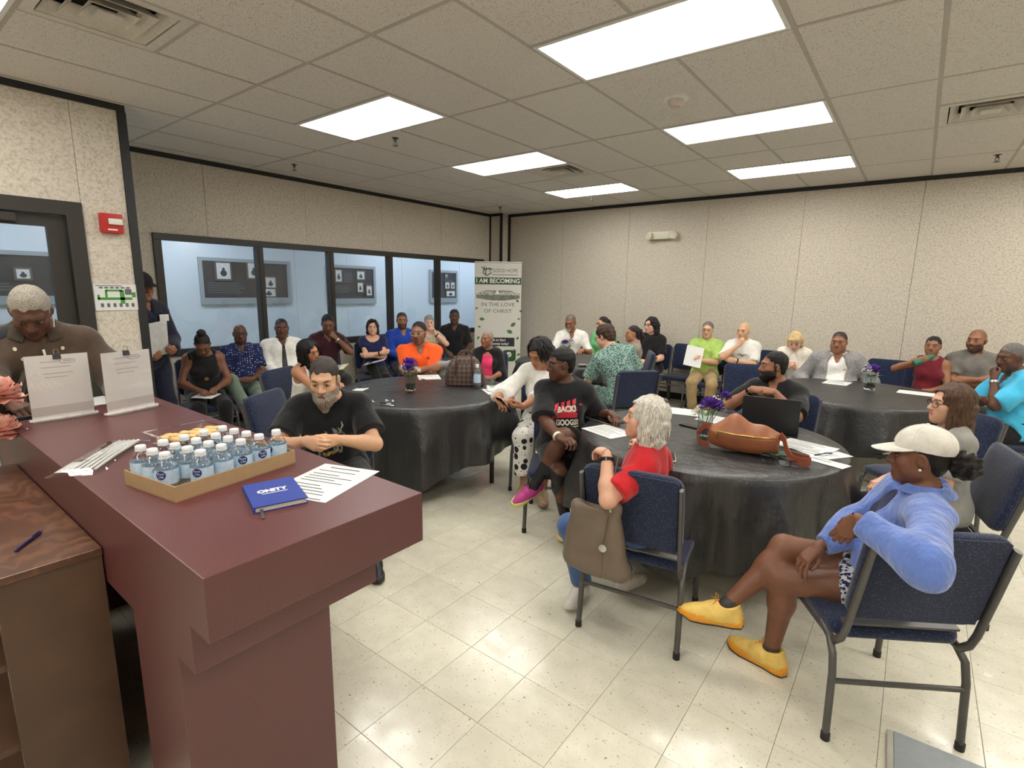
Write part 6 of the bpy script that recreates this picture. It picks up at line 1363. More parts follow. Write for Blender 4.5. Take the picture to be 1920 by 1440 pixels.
# ================================================================ centrepieces
def centre(c, label, seed, tall=.15, R=.045, purple=((0, .03, .24, .055),), white=((.05, -.02, .20),), square=False):
    r = empty('flower_vase', label, 'vase', (c[0], c[1], TZ+.009), seed); rg = random.Random(seed); vase(r, R, tall, 4 if square else 24)
    m = MB()
    for k in range(60):
        a, q = rg.uniform(0, 6.28), R*.78*math.sqrt(rg.random()); m.ball((q*math.cos(a), q*math.sin(a), .018+rg.random()*.05), (.009, .008, .007), 6, 4)
    m.build('pebbles', PEB, r)['kind'] = 'stuff'
    m = MB()
    for k in range(26):
        a, q = rg.uniform(0, 6.28), R*.85; m.ball((q*math.cos(a), q*math.sin(a), .012+rg.random()*.006), (.008, .008, .006), 6, 4)
    m.build('white_pebbles', PWHT, r)['kind'] = 'stuff'
    for x, y, z, q in purple:
        m = MB(); petals(m, (x, y, z), q, 34, q*.24, rg, tip=.1); m.build('purple_flower', PURP, r, angle=80); MB().tube([(x, y, z), (x*.5, y*.5, .12), (-x*.2, -y*.2, .03)], .0025, 6).build('stem', STEM, r)
    for x, y, z in white:
        m = MB(); petals(m, (x, y, z), .042, 16, .014, rg, tip=.05); m.build('white_flower', PWHT, r, angle=80); MB().tube([(x, y, z), (x*.5, y*.5, .11), (-x*.2, -y*.2, .03)], .002, 6).build('stem', STEM, r)
    m = MB(); st = MB(); ux, uy = (-white[0][0]*.9, -white[0][1]+.01) if white else (0, 0)
    for k in range(55):
        d = Vector((rg.gauss(0, 1), rg.gauss(0, 1), rg.gauss(0, 1))).normalized()*.045*rg.random()**.4; p = Vector((ux, uy, tall+.055))+d; m.ball(p, .0052, 6, 4)
        if k % 4 == 0: st.tube([p, (ux*.4, uy*.4, tall*.8)], .0008, 4)
    m.build('baby_breath', PWHT, r)['kind'] = 'stuff'; st.build('fine_stems', STEM, r)['kind'] = 'stuff'
    for k in range(5):
        a = rg.uniform(0, 6.28); m = MB(); L = Vector((math.cos(a), math.sin(a), .3)); t = Vector((-math.sin(a), math.cos(a), 0)); o_ = Vector((0, 0, tall*.85))
        m.add([o_, o_+L*.03+t*.012, o_+L*.07+t*.010, o_+L*.10, o_+L*.07-t*.010, o_+L*.03-t*.012], [(0, 1, 2, 3), (0, 3, 4, 5)]); m.build('leaf', STEM, r)
    return r
centre((-3.36, 2.95), 'glass vase with purple and white flowers on the left round table', 2, purple=((-.05, .0, .21, .055), (.03, .02, .235, .07), (.12, .06, .185, .055)), white=((.05, -.02, .185), (.02, -.05, .18)))
centre((-.95, 3.19), 'glass vase of purple and white flowers beside the tan leather bag', 5, purple=((-.03, .10, .26, .04), (.075, .02, .215, .068), (.01, .06, .2, .045)), white=((.075, -.05, .16), (.05, -.03, .18)))
centre((-.27, 5.80), 'square glass vase before the man in the grey blazer', 8, purple=((-.03, .0, .20, .075),), white=((.06, -.03, .15),), square=True)
centre((-3.60, 5.86), 'glass vase of purple flowers before the man with grey goatee', 11, purple=((-.08, .0, .2, .055), (.09, .02, .2, .055)), white=((.0, -.05, .2), (.03, .02, .23)))
# ================================================================ papers and small things on the tables
PZ = TZ+.0022
sheet((-3.77, 2.74), .5, .10, .14, PZ, 'small white card on the left table behind the bearded man', 0)
sheet((-3.80, 3.58), .9, .216, .279, PZ, 'white sheet before the man in the orange polo', 2)
sheet((-2.88, 3.56), .75, .216, .25, PZ+.004, 'upper white sheet beside the woman in polka dots', 1, curl=.02)
sheet((-2.83, 3.47), .95, .216, .25, PZ, 'lower white sheet beside the woman in polka dots', 1)
sheet((-1.47, 2.93), -.35, .279, .216, PZ, 'printed white sheet in front of the grey haired woman', 7)
sheet((-1.28, 3.80), .2, .279, .216, PZ, 'white sheet behind the vase, left of the laptop', 0)
sheet((-1.00, 3.70), -.2, .279, .216, PZ, 'printed white sheet touching the laptop', 6)
sheet((-.42, 3.38), -.25, .279, .216, PZ+.003, 'upper printed sheet at the table edge before the long haired woman', 8, curl=.006)
sheet((-.36, 3.34), -.6, .279, .216, PZ, 'lower printed sheet at the table edge before the long haired woman', 5)
sheet((-.29, 3.14), -.35, .21, .095, PZ+.001, 'narrow pale leaflet with pictures lying by the bag strap', 2)
sheet((-.56, 6.13), -.1, .216, .279, PZ, 'white sheet before the man in the grey blazer', 5)
sheet((.08, 5.99), -.1, .279, .216, PZ, 'white sheet near the right end of the far right table', 0)
PH = flat('phone_black', (18, 18, 20), .15); PHW = flat('phone_white', (214, 214, 212), .2)
def phone(c, a, z, label, mat, rot=None):
    r = empty('phone', label, 'phone', (c[0], c[1], z), a); 
    if rot: r.rotation_euler = rot
    MB().box(-.036, .036, -.074, .074, 0, .008).build('case', mat, r, bevel=.003); MB().box(-.033, .033, -.07, .07, .0081, .0087).build('screen', PH, r, smooth=False); return r
phone((-1.10, 3.40), 1.3, PZ, 'black phone lying behind the vase on the near right table', PH); phone((-.97, 2.66), .4, PZ, 'white cased phone behind the red t-shirt', PHW); phone((-3.86, 2.82), .9, PZ, 'black phone on the left table next to the small card', PH)
tb = empty('tablet', 'dark tablet lying by the woman in the graphic t-shirt', 'tablet', (-1.62, 3.18, PZ), -.35); MB().box(-.12, .12, -.085, .085, 0, .007).build('case', flat('tablet_olive', (84, 80, 62), .4), tb, bevel=.003); MB().box(-.11, .11, -.075, .075, .0071, .0078).build('screen', PH, tb, smooth=False)
def penx(c, a, label, mat): r = empty('pen', label, 'pen', (c[0], c[1], PZ+.005), a); MB().tube([(-.068, 0, 0), (-.064, 0, 0), (.055, 0, 0), (.07, 0, 0)], [.002, .0046, .0046, .0016], 8).build('barrel', mat, r); MB().tube([(.0, 0, .0058), (.04, 0, .0062)], .0012, 5).build('pocket_clip', SILV, r)
penx((-3.12, 2.50), .35, 'dark pen on the left table beside the earbuds', PH); penx((-3.10, 2.475), .32, 'silver pen on the left table beside the earbuds', SILV); penx((.02, 6.11), .1, 'dark pen on the far right table', PH); penx((-.32, 3.28), 1.0, 'dark pen standing out on the printed sheets by the bag strap', PENB)
for k, (x, y) in enumerate(((-3.26, 2.47), (-3.20, 2.56), (-3.15, 2.58))):
    r = empty('earbud', 'white earbud on the left table, %s' % ('nearest the counter', 'middle one', 'farthest from the counter')[k], 'earbud', (x, y, PZ+.006), k); MB().ball((0, 0, .004), .010, 10, 6).build('bud', PHW, r); MB().tube([(0, 0, .004), (.02, .006, .001)], .004, 6).build('bud_stem', PHW, r)
wb = bottle('tall clear water bottle beside the checked handbag', None, 1.05, .205, False); wb.location = (-3.06, 3.47, TZ+.004)
cr = empty('plastic_cup', 'crumpled clear plastic cup right of the water bottle', 'cup', (-2.96, 3.56, TZ+.004)); MB().lathe([(.022, 0), (.026, .03), (.023, .05), (.032, .085), (.031, .085), (.021, .05), (.022, .004)], 9).build('cup_wall', CLR, cr, smooth=False); MB().lathe([(.034, .084), (.034, .088), (.03, .088)], 16).build('rim', CLR, cr)
# checked handbag
def checks():
    q = N('checked_brown'); co = q.co(rot=(0, 0, 0)); ck = q.n('ShaderNodeTexChecker', Scale=34.0); mp = q.n('ShaderNodeMapping'); mp.inputs['Rotation'].default_value = (.0, .78, .0); q.l(co, mp.inputs[0]); q.l(mp.outputs[0], ck.inputs[0]); ck.inputs[1].default_value = (*lin((96, 74, 64)), 1); ck.inputs[2].default_value = (*lin((58, 42, 38)), 1)
    q.set(Base_Color=ck.outputs[0], Roughness=.5); return q.m
CHK = checks(); LBR = flat('bag_trim_brown', (64, 40, 32), .45)
hb = empty('handbag', 'brown checked handbag standing on the left round table', 'handbag', (-3.24, 3.50, TZ+.004), math.radians(38)); m = MB(); vs = []
for z, a, b in ((0, .17, .075), (.01, .18, .085), (.10, .178, .085), (.19, .15, .07), (.24, .12, .045), (.26, .09, .02)):
    for k in range(24):
        t = 2*math.pi*k/24; vs.append((a*math.copysign(abs(math.cos(t))**.6, math.cos(t)), b*math.copysign(abs(math.sin(t))**.6, math.sin(t)), z))
m.add(vs, [(i*24+j, i*24+(j+1) % 24, (i+1)*24+(j+1) % 24, (i+1)*24+j) for i in range(5) for j in range(24)]+[tuple(range(23, -1, -1)), tuple(range(120, 144))]); m.build('bag_body', CHK, hb)
for q in (-1, 1): MB().tube([(-.08, q*.082, .10), (-.075, q*.085, .18), (-.07, q*.06, .27), (-.03, q*.04, .315), (.03, q*.04, .315), (.07, q*.06, .27), (.075, q*.085, .18), (.08, q*.082, .10)], .0075, 8).build('handle', LBR, hb)
MB().tube([(-.10, 0, .262), (0, 0, .266), (.10, 0, .262)], .005, 6).build('zip', GOLD, hb)
# tan leather bag
TAN = flat('tan_leather', (146, 88, 56), .42, var=.12, scale=14, bump=.3, bscale=260); TANI = flat('tan_strap', (140, 74, 50), .5, var=.1)
lb = empty('shoulder_bag', 'tan leather shoulder bag lying on the near right table', 'handbag', (-.69, 3.03, TZ+.004), math.radians(5)); lb.scale = (1.12, 1.1, 1.5)
secs = []
for i in range(19):
    x = -.165+.33*i/18; q = abs(x/.165); en = max(.03, 1-q**4)**.5
    zt = .098+.050*math.exp(-((x+.045)/.062)**2)+.022*math.exp(-((x-.09)/.06)**2)-.012*q; zb = .002+.018*q**3; w_ = .066*en; zm = zb+(.082-zb)*.85
    secs.append([(x, w_*yy, zb+(zm-zb)*t if part == 0 else zm+max(.004, zt-zm)*t) for part, yy, t in ((0, -.25, 0), (0, -.70, .10), (0, -.95, .45), (0, -1.0, .85), (0, -.98, 1.0), (1, -.90, .10), (1, -.62, .5), (1, -.28, .86), (1, .0, 1.0), (1, .30, .88), (1, .66, .5), (1, .92, .08), (0, 1.0, .85), (0, .95, .45), (0, .70, .10), (0, .25, 0))])
m = MB(); m.add([p for s_ in secs for p in s_], [(i*16+j, i*16+(j+1) % 16, (i+1)*16+(j+1) % 16, (i+1)*16+j) for i in range(18) for j in range(16)]+[tuple(range(15, -1, -1)), tuple(18*16+j for j in range(16))]); m.build('bag_body', TAN, lb, angle=75)
MB().tube([(x, -.0665*max(.02, 1-abs(x/.165)**3.2)**.5-.001, .0735+.004*abs(x/.165)) for x in np.linspace(-.12, .15, 12)], .0026, 6).build('zip', GOLD, lb); MB().tube([(-.115, -.058, .078), (-.118, -.064, .066), (-.119, -.062, .05)], .004, 6, flat_=.5).build('zip_pull', GOLD, lb); MB().tube([(.0, -.068, .0745), (.06, -.066, .0745)], .0042, 6).build('clasp', GOLD, lb)
def strap(mb, pts, w_):
    P_ = [Vector(p) for p in pts]; vs = []
    for i, p in enumerate(P_):
        t = (P_[min(i+1, len(P_)-1)]-P_[max(i-1, 0)]).normalized(); n_ = Vector((0, 0, 1)) if abs(t.z) < .95 else Vector((0, 1, 0)); b_ = (n_-t*n_.dot(t)).normalized(); s_ = t.cross(b_)
        for q, e in ((-w_, .0015), (w_, .0015), (w_, -.0015), (-w_, -.0015)): vs.append(p+b_*q*1.0+s_*e)
    return mb.add(vs, [(i*4+j, i*4+(j+1) % 4, i*4+4+(j+1) % 4, i*4+4+j) for i in range(len(P_)-1) for j in range(4)]+[(3, 2, 1, 0), tuple((len(P_)-1)*4+j for j in range(4))])
strap(MB(), [(.165, -.01, .085), (.185, -.025, .075), (.20, -.05, .045), (.225, -.075, .022), (.27, -.095, .018), (.305, -.07, .018), (.295, -.03, .018), (.25, -.015, .018), (.20, .0, .018)], .014).build('strap', TANI, lb, angle=80)
strap(MB(), [(-.155, -.01, .085), (-.19, -.02, .080), (-.215, -.03, .05), (-.20, -.045, .020), (-.15, -.055, .016)], .012).build('strap', TANI, lb, angle=80)
# laptop
lpt = empty('laptop', 'open black laptop seen from behind its lid', 'laptop', (-.665, 3.575, TZ+.003), math.radians(8)); LB = flat('laptop_black', (30, 30, 32), .45, var=.04)
MB().box(-.165, .165, .0, .225, 0, .014).build('base', LB, lpt, bevel=.003); MB().box(-.15, .15, .02, .12, .0141, .0148).build('keyboard', PH, lpt, smooth=False)
LM = Matrix.Translation((0, .0, .014)) @ Matrix.Rotation(math.radians(12), 4, 'X'); LM = Matrix.Translation((0, .0, .012)) @ Matrix.Rotation(math.radians(6), 4, 'X'); m = MB(); m.box(-.165, .165, -.007, .0, 0, .222, LM); l_ = m.build('lid', LB, lpt, bevel=.003); MB().box(-.157, .157, .0002, .001, .01, .214, LM).build('display', PH, l_, smooth=False)
# reading glasses
rgl = empty('eyeglasses', 'black framed reading glasses folded on the near right table', 'glasses', (-.49, 2.90, TZ+.004), math.radians(-14)); GLF = flat('glasses_black', (16, 18, 26), .25)
m = MB()
for q in (-1, 1): m.tube([(q*.042+.032*math.copysign(abs(math.cos(a))**.7, math.cos(a)), .0, .029+.025*math.copysign(abs(math.sin(a))**.7, math.sin(a))) for a in np.linspace(0, 2*math.pi, 22)[:-1]], .0026, 6, closed=True)
m.tube([(-.012, 0, .036), (0, .003, .04), (.012, 0, .036)], .0034, 6); m.build('frame', GLF, rgl)
for q in (-1, 1): MB().tube([(q*.073, 0, .042), (q*.078, .02, .040), (q*.072, .09, .022), (q*.066, .135, .004)], .0024, 6).build('temple', GLF, rgl)
gc = empty('glasses_case', 'small green case between the tan bag and the reading glasses', 'case', (-.52, 3.06, TZ+.004), .3); GRC = flat('case_green', (52, 92, 48), .4); D_ = MB(); D_.ball((0, 0, .014), (.065, .022, .014), 18, 8); D_.build('shell', GRC, gc); MB().tube([(-.06, -.006, .014), (0, -.0225, .014), (.06, -.006, .014)], .0015, 5).build('seam', GOLD, gc)
tt = empty('tablet', 'tablet on the far middle table held by the person in teal print', 'tablet', (-3.00, 5.38, TZ+.012), .6); MB().box(-.12, .12, -.085, .085, 0, .008).build('case', PH, tt, bevel=.003); MB().box(-.11, .11, -.075, .075, .0081, .009).build('screen', flat('screen_grey', (70, 74, 84), .15), tt, smooth=False)
# ================================================================ held and worn things
def world(p, q, M='root'):
    a = math.radians(p['face']-90); return (p['pos'][0]+q[0]*math.cos(a)-q[1]*math.sin(a), p['pos'][1]+q[0]*math.sin(a)+q[1]*math.cos(a), q[2])
def hand_at(n, k, off=(0, .09, -.03)): return world(P[n], ap(P[n]['hands'][k], off))
def held_sheet(n, k, off, w_, h_, label, rot, lines=6, mat=None, name='paper_sheet', cat='paper'):
    p = hand_at(n, k, off); return sheet(p[:2], 0, w_, h_, p[2], label, lines, tilt=tuple(math.radians(x) for x in rot), mat=mat, name=name, cat=cat)
held_sheet(3, 'R', (-.0, .10, -.045), .15, .22, 'white pad on the lap of the woman with the high bun', (0, 8, -60), 0)
YB_ = flat('pad_yellow', (222, 216, 120), .6)
q = hand_at(6, 'R', (0, .14, -.05)); fo = empty('folder', 'open folder with yellow edge on the lap of the young man in maroon', 'folder', q, math.radians(-40)); fo.rotation_euler = (math.radians(10), math.radians(6), math.radians(-50)); MB().box(-.13, .13, -.16, .16, 0, .008).build('cover', YB_, fo, smooth=False); MB().box(-.115, .115, -.15, .15, .0081, .0105).build('pages', PAPER, fo, smooth=False)
m = MB()
for k in range(3): m.box(-.09+.055*k, -.065+.055*k, -.07, .10, .0106, .011)
m.build('print', INKD, fo, smooth=False)['kind'] = 'stuff'
q = world(P[9], (.05, .42, .66)); sheet(q[:2], 0, .216, .279, q[2], 'printed sheet on the lap of the woman in navy', 3, tilt=(math.radians(14), 0, math.radians(-50)), curl=.02)
held_sheet(22, 'R', (.02, .15, -.02), .216, .279, 'large white sheet held by the person in lime green', (64, 10, 22), 0)
q = world(P[23], (.02, .36, .64)); sheet(q[:2], 0, .20, .25, q[2], 'white sheet on the lap of the bald man in white', 0, tilt=(math.radians(12), math.radians(-8), math.radians(20)))
GRB = glass('green_plastic', (60, 132, 106), ior=1.4); GRC2 = flat('bottle_green', (46, 104, 84), .35)
q = hand_at(27, 'R', (0.0, .075, -.035)); db = empty('drinking_bottle', 'green drinking bottle tipped to the mouth of the woman in burgundy', 'bottle', q); db.rotation_euler = (math.radians(0), math.radians(62), math.radians(25)); MB().lathe([(.030, -.10), (.036, -.095), (.036, .03), (.03, .05), (.03, .06)], 20).build('bottle_body', GRC2, db); MB().lathe([(.024, .06), (.024, .085), (.012, .09), (.012, .105)], 16).build('drinking_spout', GRC2, db)
q = hand_at(15, 'R', (0, .10, -.02)); phone(q[:2], 0, q[2], 'dark phone in the hands of the woman in polka dots', PH, (math.radians(-50), 0, math.radians(-15)))
q = hand_at(2, 'R', (-.02, .07, -.02)); fd_ = empty('folder_stack', 'stack of pale folders held by the man in the dark suit', 'folder', (q[0], q[1], q[2]+.13)); fd_.rotation_euler = (math.radians(8), math.radians(12), math.radians(20))
for k in range(3): MB().box(-.012+.022*k, .008+.022*k, -.11, .11, -.16+.01*k, .15+.008*k).build('folder', flat('folder_grey', (196, 196, 194), .6), fd_, bevel=.002)
bd = empty('name_badge', 'white name badge on the chest of the man in the dark suit', 'badge', world(P[2], (-.08, .165, 1.32)), math.radians(-70)); MB().box(-.045, .045, -.002, .002, -.03, .03).build('card', PAPER, bd, smooth=False); MB().tube([(0, 0, .03), (0, .0, .07)], .004, 6).build('badge_clip', INKD, bd)
def on_arm(n, k, t, name, build):
    """a band round the wrist: part of the wearer"""
    sh, el, wr = P[n]['arm'][k]; d = nrm(wr-el); c = wr-d*t; a = nrm(np.cross(d, (0.1, .2, 1))); b = np.cross(d, a); M = Matrix(np.stack([a, b, d], 1).tolist()).to_4x4(); M.translation = Vector(c.tolist()); return build(M, P[n]['root'], P[n]['s'])
def watch(mat, face, R=.031):
    def f(M, root, s):
        m = MB(); m.lathe([(R*s, -.010*s), (R*s+.0035, -.009*s), (R*s+.0035, .009*s), (R*s, .010*s)], 20, M); o = m.build('watch', mat, root)
        q = MB(); q.lathe([(.018*s, 0), (.018*s, .008*s), (.016*s, .009*s)], 18, M @ Matrix.Translation((0, R*s, 0)) @ Matrix.Rotation(math.radians(-90), 4, 'X')); q.build('watch_face', face, o)
    return f
for n, k, mt, fc in ((32, 'L', PH, PH), (16, 'R', CRM, WHT), (29, 'L', SILV, SILV), (23, 'L', PH, PAPER), (22, 'R', INKD, PAPER), (9, 'R', PH, PH), (24, 'R', PH, PH), (12, 'L', PH, PH), (6, 'L', SILV, PAPER), (11, 'L', PH, PH)): on_arm(n, k, .03, 'watch', watch(mt, fc))
def in_head(n, mb, name, mat, par=None, **kw):
    Hm = P[n]['Hm']; mb.v = [tuple(ap(Hm, p)) for p in mb.v]; return mb.build(name, mat, par or P[n]['root'], **kw)
for n, R, mt in ((31, .006, PWHT), (32, .007, SILV), (30, .010, SILV), (7, .005, GOLD), (14, .006, PWHT)):
    for q in (-1, 1): in_head(n, MB().ball((q*.079, -.002, -.045), R, 8, 6), 'earring', mt)
def necklace(n, mat, drop=.10):
    Tc = P[n]['Tc']; m = MB(); m.tube([ap(Tc, p) for p in [(.055*math.sin(a), .035+.055*(1-abs(a)/1.6)*0+.075*math.cos(a), .315-drop*math.cos(a)*.9) for a in np.linspace(-1.5, 1.5, 13)]], .0016, 5); return m.build('necklace', mat, P[n]['root'])
# sunglasses pushed up on the hair
m = MB()
for q in (-1, 1): m.ball((q*.036, .066, .105), (.031, .010, .019), 12, 7); m.tube([(q*.065, .06, .10), (q*.088, .0, .07), (q*.088, -.03, .05)], .003, 6)
m.tube([(-.01, .074, .105), (.01, .074, .105)], .004, 6); in_head(9, m, 'sunglasses', PH)
# white cap with seams and a curved brim
CAPM = fabric('cap_cotton', (222, 218, 208), wr=.5)
def cap(n, mat, brim=.085, up=0.0):
    Hm = P[n]['Hm']; pr = [Pr((0, -.018, .048), ra=(.089, .110, .092), k=.01), halfspace((0, 0, .030), (0, .10, -1)), ]
    D_, l2 = field(pr, (-.12, -.16, -.02), (.12, .14, .17), .004, .0016, 2, (30, 90)); V_, F_ = nets(D_, l2, .004); V_ = (np.c_[V_, np.ones(len(V_))] @ Hm.T)[:, :3]; o = link('cap', mesh_np('cap', V_, F_, mat), P[n]['root'])
    m = MB(); vs = []
    for i in range(7):
        u = i/6
        for j in range(17):
            a = (j/16-.5)*2.3; e = max(0, math.cos(a*math.pi/2.3))**.8; x = .0885*math.sin(a)+brim*u*.10*math.sin(a); y = -.018+.108*math.cos(a)+brim*u*e; z = .040-(.016*(x/.09)**2*u+.010*u+.012*u*u)*e; vs.append((x, y, z))
    k = len(vs); vs += [(x, y, z-.0035) for x, y, z in vs]; fs = [(i*17+j, i*17+j+1, (i+1)*17+j+1, (i+1)*17+j) for i in range(6) for j in range(16)]; fs += [tuple(q+k for q in f[::-1]) for f in fs]+[(96+6+j, 96+7+j, 96+7+j+k, 96+6+j+k) for j in range(16)]+[(i*17+e, (i+1)*17+e, (i+1)*17+e+k, i*17+e+k) for i in range(6) for e in (0, 16)]
    m.add(vs, fs); m.v = [tuple(ap(Hm, p)) for p in m.v]; m.build('brim', mat, o, angle=60)
    for a in (-1.05, 0, 1.05, math.pi):
        m = MB(); m.tube([ap(Hm, (.0895*math.sin(t)*math.sin(a), -.018+.1105*math.sin(t)*math.cos(a), .048+.0925*math.cos(t))) for t in np.linspace(.03, 1.5, 12)], .0016, 5); m.build('seam', mat, o)
    MB().ball(ap(Hm, (0, -.018, .142)), (.007, .007, .004), 8, 5).build('top_button', mat, o)
cap(31, CAPM); cap(2, flat('cap_black', (20, 20, 22), .8))
# puff of hair tied behind the cap
D_, l2 = field([Pr((0, -.155, -.02), ra=(.045, .055, .06), k=.02), Pr((0, -.11, .0), (0, -.15, -.02), .03, .04, k=.02)], (-.1, -.24, -.12), (.1, -.06, .08), .005, .006, 3, (90, 220)); V_, F_ = nets(D_, l2, .005); hp_ = link('hair_puff', mesh_np('hair_puff', V_, F_, hair_mat((34, 26, 24), True)), P[31]['root']); hp_.matrix_local = Matrix(P[31]['Hm'].tolist())
# half-up hair clip of the grey haired woman
in_head(32, MB().ball((0, -.085, .115), (.030, .018, .014), 10, 6), 'hair_clip', flat('clip_brown', (52, 32, 24), .4)); in_head(20, MB().tube([(.03*math.cos(a), -.10, .05+.03*math.sin(a)) for a in np.linspace(0, 6.28, 14)[:-1]], .006, 6, closed=True), 'hair_band', PWHT)
# necktie, prints on shirts
def chest(n, part, name, mb, mat, y0=.5, off=.003, kind=None, mats=None):
    """wrap flat artwork (u to the viewer's right, v up, chest coordinates) onto a garment"""
    ob = P[n]['parts'][part]; me = ob.data; Tc = P[n]['Tc']; V_ = [v.co.copy() for v in me.vertices]; bv = BVHTree.FromPolygons(V_, [tuple(p.vertices) for p in me.polygons])
    d = Vector((Tc[:3, :3] @ A_(0, -1, 0)).tolist()).normalized(); out = []
    for u, v, w_ in mb.v:
        o_ = Vector(ap(Tc, (-u, y0, v)).tolist()); h_ = bv.ray_cast(o_, d)[0]; out.append(tuple((h_ if h_ is not None else o_+d*(y0-.1))-d*(off+w_)))
    mb.v = out; o = mb.build(name, mat, P[n]['root'], smooth=False)
    if kind: o['kind'] = kind
    return o
def grid_strip(mb, pts, widths, n=8):
    P_ = [Vector((x, y, 0)) for x, y in pts]; vs = []
    for i in range((len(P_)-1)*n+1):
        k = min(i//n, len(P_)-2); t = i/n-k; p = P_[k].lerp(P_[k+1], t); w_ = widths[k]*(1-t)+widths[k+1]*t; d = (P_[k+1]-P_[k]).normalized(); nn = Vector((-d.y, d.x, 0)); vs += [p-nn*w_, p, p+nn*w_]
    m_ = (len(P_)-1)*n+1; return mb.add([tuple(v) for v in vs], [(i*3+j, i*3+j+1, i*3+j+4, i*3+j+3) for i in range(m_-1) for j in range(2)])
chest(5, 'shirt', 'necktie', grid_strip(MB(), [(0, .30), (0, .27), (0, .05), (0, -.06)], [.020, .014, .030, .034]), flat('tie_dark', (30, 40, 36), .6), off=.006)
TRED = flat('print_red', (206, 52, 66), .7, var=.1); TAMB = flat('print_amber', (214, 160, 70), .7)
def ptext(s_, size, cx_, cy_, width, rot=0, bold=.0015):
    v, f = text_mesh(s_, size, bold=bold); xs_ = [p.x for p in v]; k = width/(max(xs_)-min(xs_)); c_, s2 = math.cos(rot), math.sin(rot); m = MB(); return m.add([(cx_+p.x*k*c_-p.y*s2, cy_+p.x*k*s2+p.y*c_, 0) for p in v], f)
U0 = .015
m = MB()
for k in range(4): m.add([(U0-.075+.042*k, .155+.010*k, -.001), (U0-.05+.042*k, .158+.010*k, -.001), (U0-.05+.042*k, .195+.011*k, -.001), (U0-.075+.042*k, .185+.011*k, -.001)], [(0, 1, 2, 3)])
for (x0, y0_, x1, y1_) in ((-.095, .075, .09, .115), (-.085, .115, .075, .165)):
    nx = 10
    for i in range(nx):
        a, b = x0+(x1-x0)*i/nx, x0+(x1-x0)*(i+1)/nx; m.add([(U0+a, y0_+.18*(a+.09)*.35, -.001), (U0+b, y0_+.18*(b+.09)*.35, -.001), (U0+b, y1_+.18*(b+.09)*.35, -.001), (U0+a, y1_+.18*(a+.09)*.35, -.001)], [(0, 1, 2, 3)])
m.add([(U0+.085, .135, -.001), (U0+.125, .175, -.001), (U0+.11, .19, -.001), (U0+.075, .16, -.001)], [(0, 1, 2, 3)]); chest(16, 'shirt', 'red_print', m, TRED, kind='stuff')
chest(16, 'shirt', 'lettering', ptext('BACK!', .060, U0+.01, .150, .135, .10, .003), PWHT, off=.0045, kind='stuff'); chest(16, 'shirt', 'lettering', ptext('GOOGS!', .060, U0+.015, .045, .165, .06, .003), PWHT, off=.0045, kind='stuff'); chest(16, 'shirt', 'lettering', ptext('POWER', .030, U0+.03, -.005, .12, .04, .001), PWHT, off=.0045, kind='stuff')
chest(16, 'shirt', 'amber_print', MB().add([(U0+.04, .008, 0), (U0+.10, .012, 0), (U0+.10, .022, 0), (U0+.04, .018, 0)], [(0, 1, 2, 3)]), TAMB, off=.005)
rg = random.Random(21)
for name, mat, cnt in (('ochre_artwork', flat('art_ochre', (190, 146, 72), .8, var=.3), 9), ('grey_artwork', flat('art_grey', (130, 138, 132), .8, var=.3), 22), ('green_artwork', flat('art_green', (96, 120, 84), .8, var=.3), 9), ('rust_artwork', flat('art_rust', (170, 112, 88), .8, var=.3), 8)):
    m = MB()
    for k in range(cnt):
        x, y, a = rg.uniform(-.085, .09), rg.uniform(.0, .17), rg.uniform(-.4, 1.4); L = rg.uniform(.02, .06); y += .4*x; grid_strip(m, [(x, y), (x+L*math.cos(a)*.5, y+L*math.sin(a)*.5), (x+L*math.cos(a+.5), y+L*math.sin(a+.5))], [.004, rg.uniform(.004, .012), .002], 3)
    chest(8, 'shirt', name, m, mat, off=.003+.0004*cnt/8, kind='stuff')
m = MB(); m.add([(.085+.018*math.cos(a), .21+.014*math.sin(a), 0) for a in np.linspace(0, 6.28, 13)[:-1]], [tuple(range(12))]); chest(11, 'shirt', 'emblem', m, flat('emblem_dark', (150, 46, 22), .7))
m = MB(); grid_strip(m, [(-.06, .15), (-.02, .155), (0, .13), (.03, .15), (.07, .145)], [.004, .008, .012, .006, .004], 4); chest(23, 'shirt', 'chest_print', m, INK)
m = MB(); m.add([(.070, .17, 0), (.105, .165, 0), (.10, .205, 0), (.085, .195, 0), (.078, .215, 0)], [(0, 1, 2, 3, 4)]); chest(26, 'jacket', 'pocket_square', m, PWHT)
for n, mt in ((15, SILV), (27, GOLD), (9, GOLD)): necklace(n, mt)
m = MB(); m.lathe([(.022, 0), (.022, .006), (.006, .008)], 16); Tq = P[3]['Tc']; m.v = [tuple(ap(Tq, (p[0], .145+p[2], .05+p[1]))) for p in m.v]; m.build('pendant', GOLD, P[3]['root'])
DSEAM = flat('denim_seam', (46, 37, 30), .9)
for pts in (((-.14, .16), (-.05, .155), (-.05, .135), (-.095, .115), (-.14, .135), (-.14, .16)), ((.06, .155), (.15, .16), (.15, .135), (.105, .115), (.06, .135), (.06, .155)), ((-.14, .13), (-.13, -.05)), ((-.05, .13), (-.06, -.05)), ((.15, .13), (.14, -.05)), ((.06, .13), (.07, -.05)), ((-.035, .24), (-.03, -.1)), ((-.19, .19), (-.03, .175)), ((.03, .175), (.2, .19))):
    chest(1, 'jacket', 'seam', grid_strip(MB(), pts, [.0035]*len(pts)), DSEAM, off=.004)
JB = flat('jacket_button', (206, 196, 178), .3, .3)
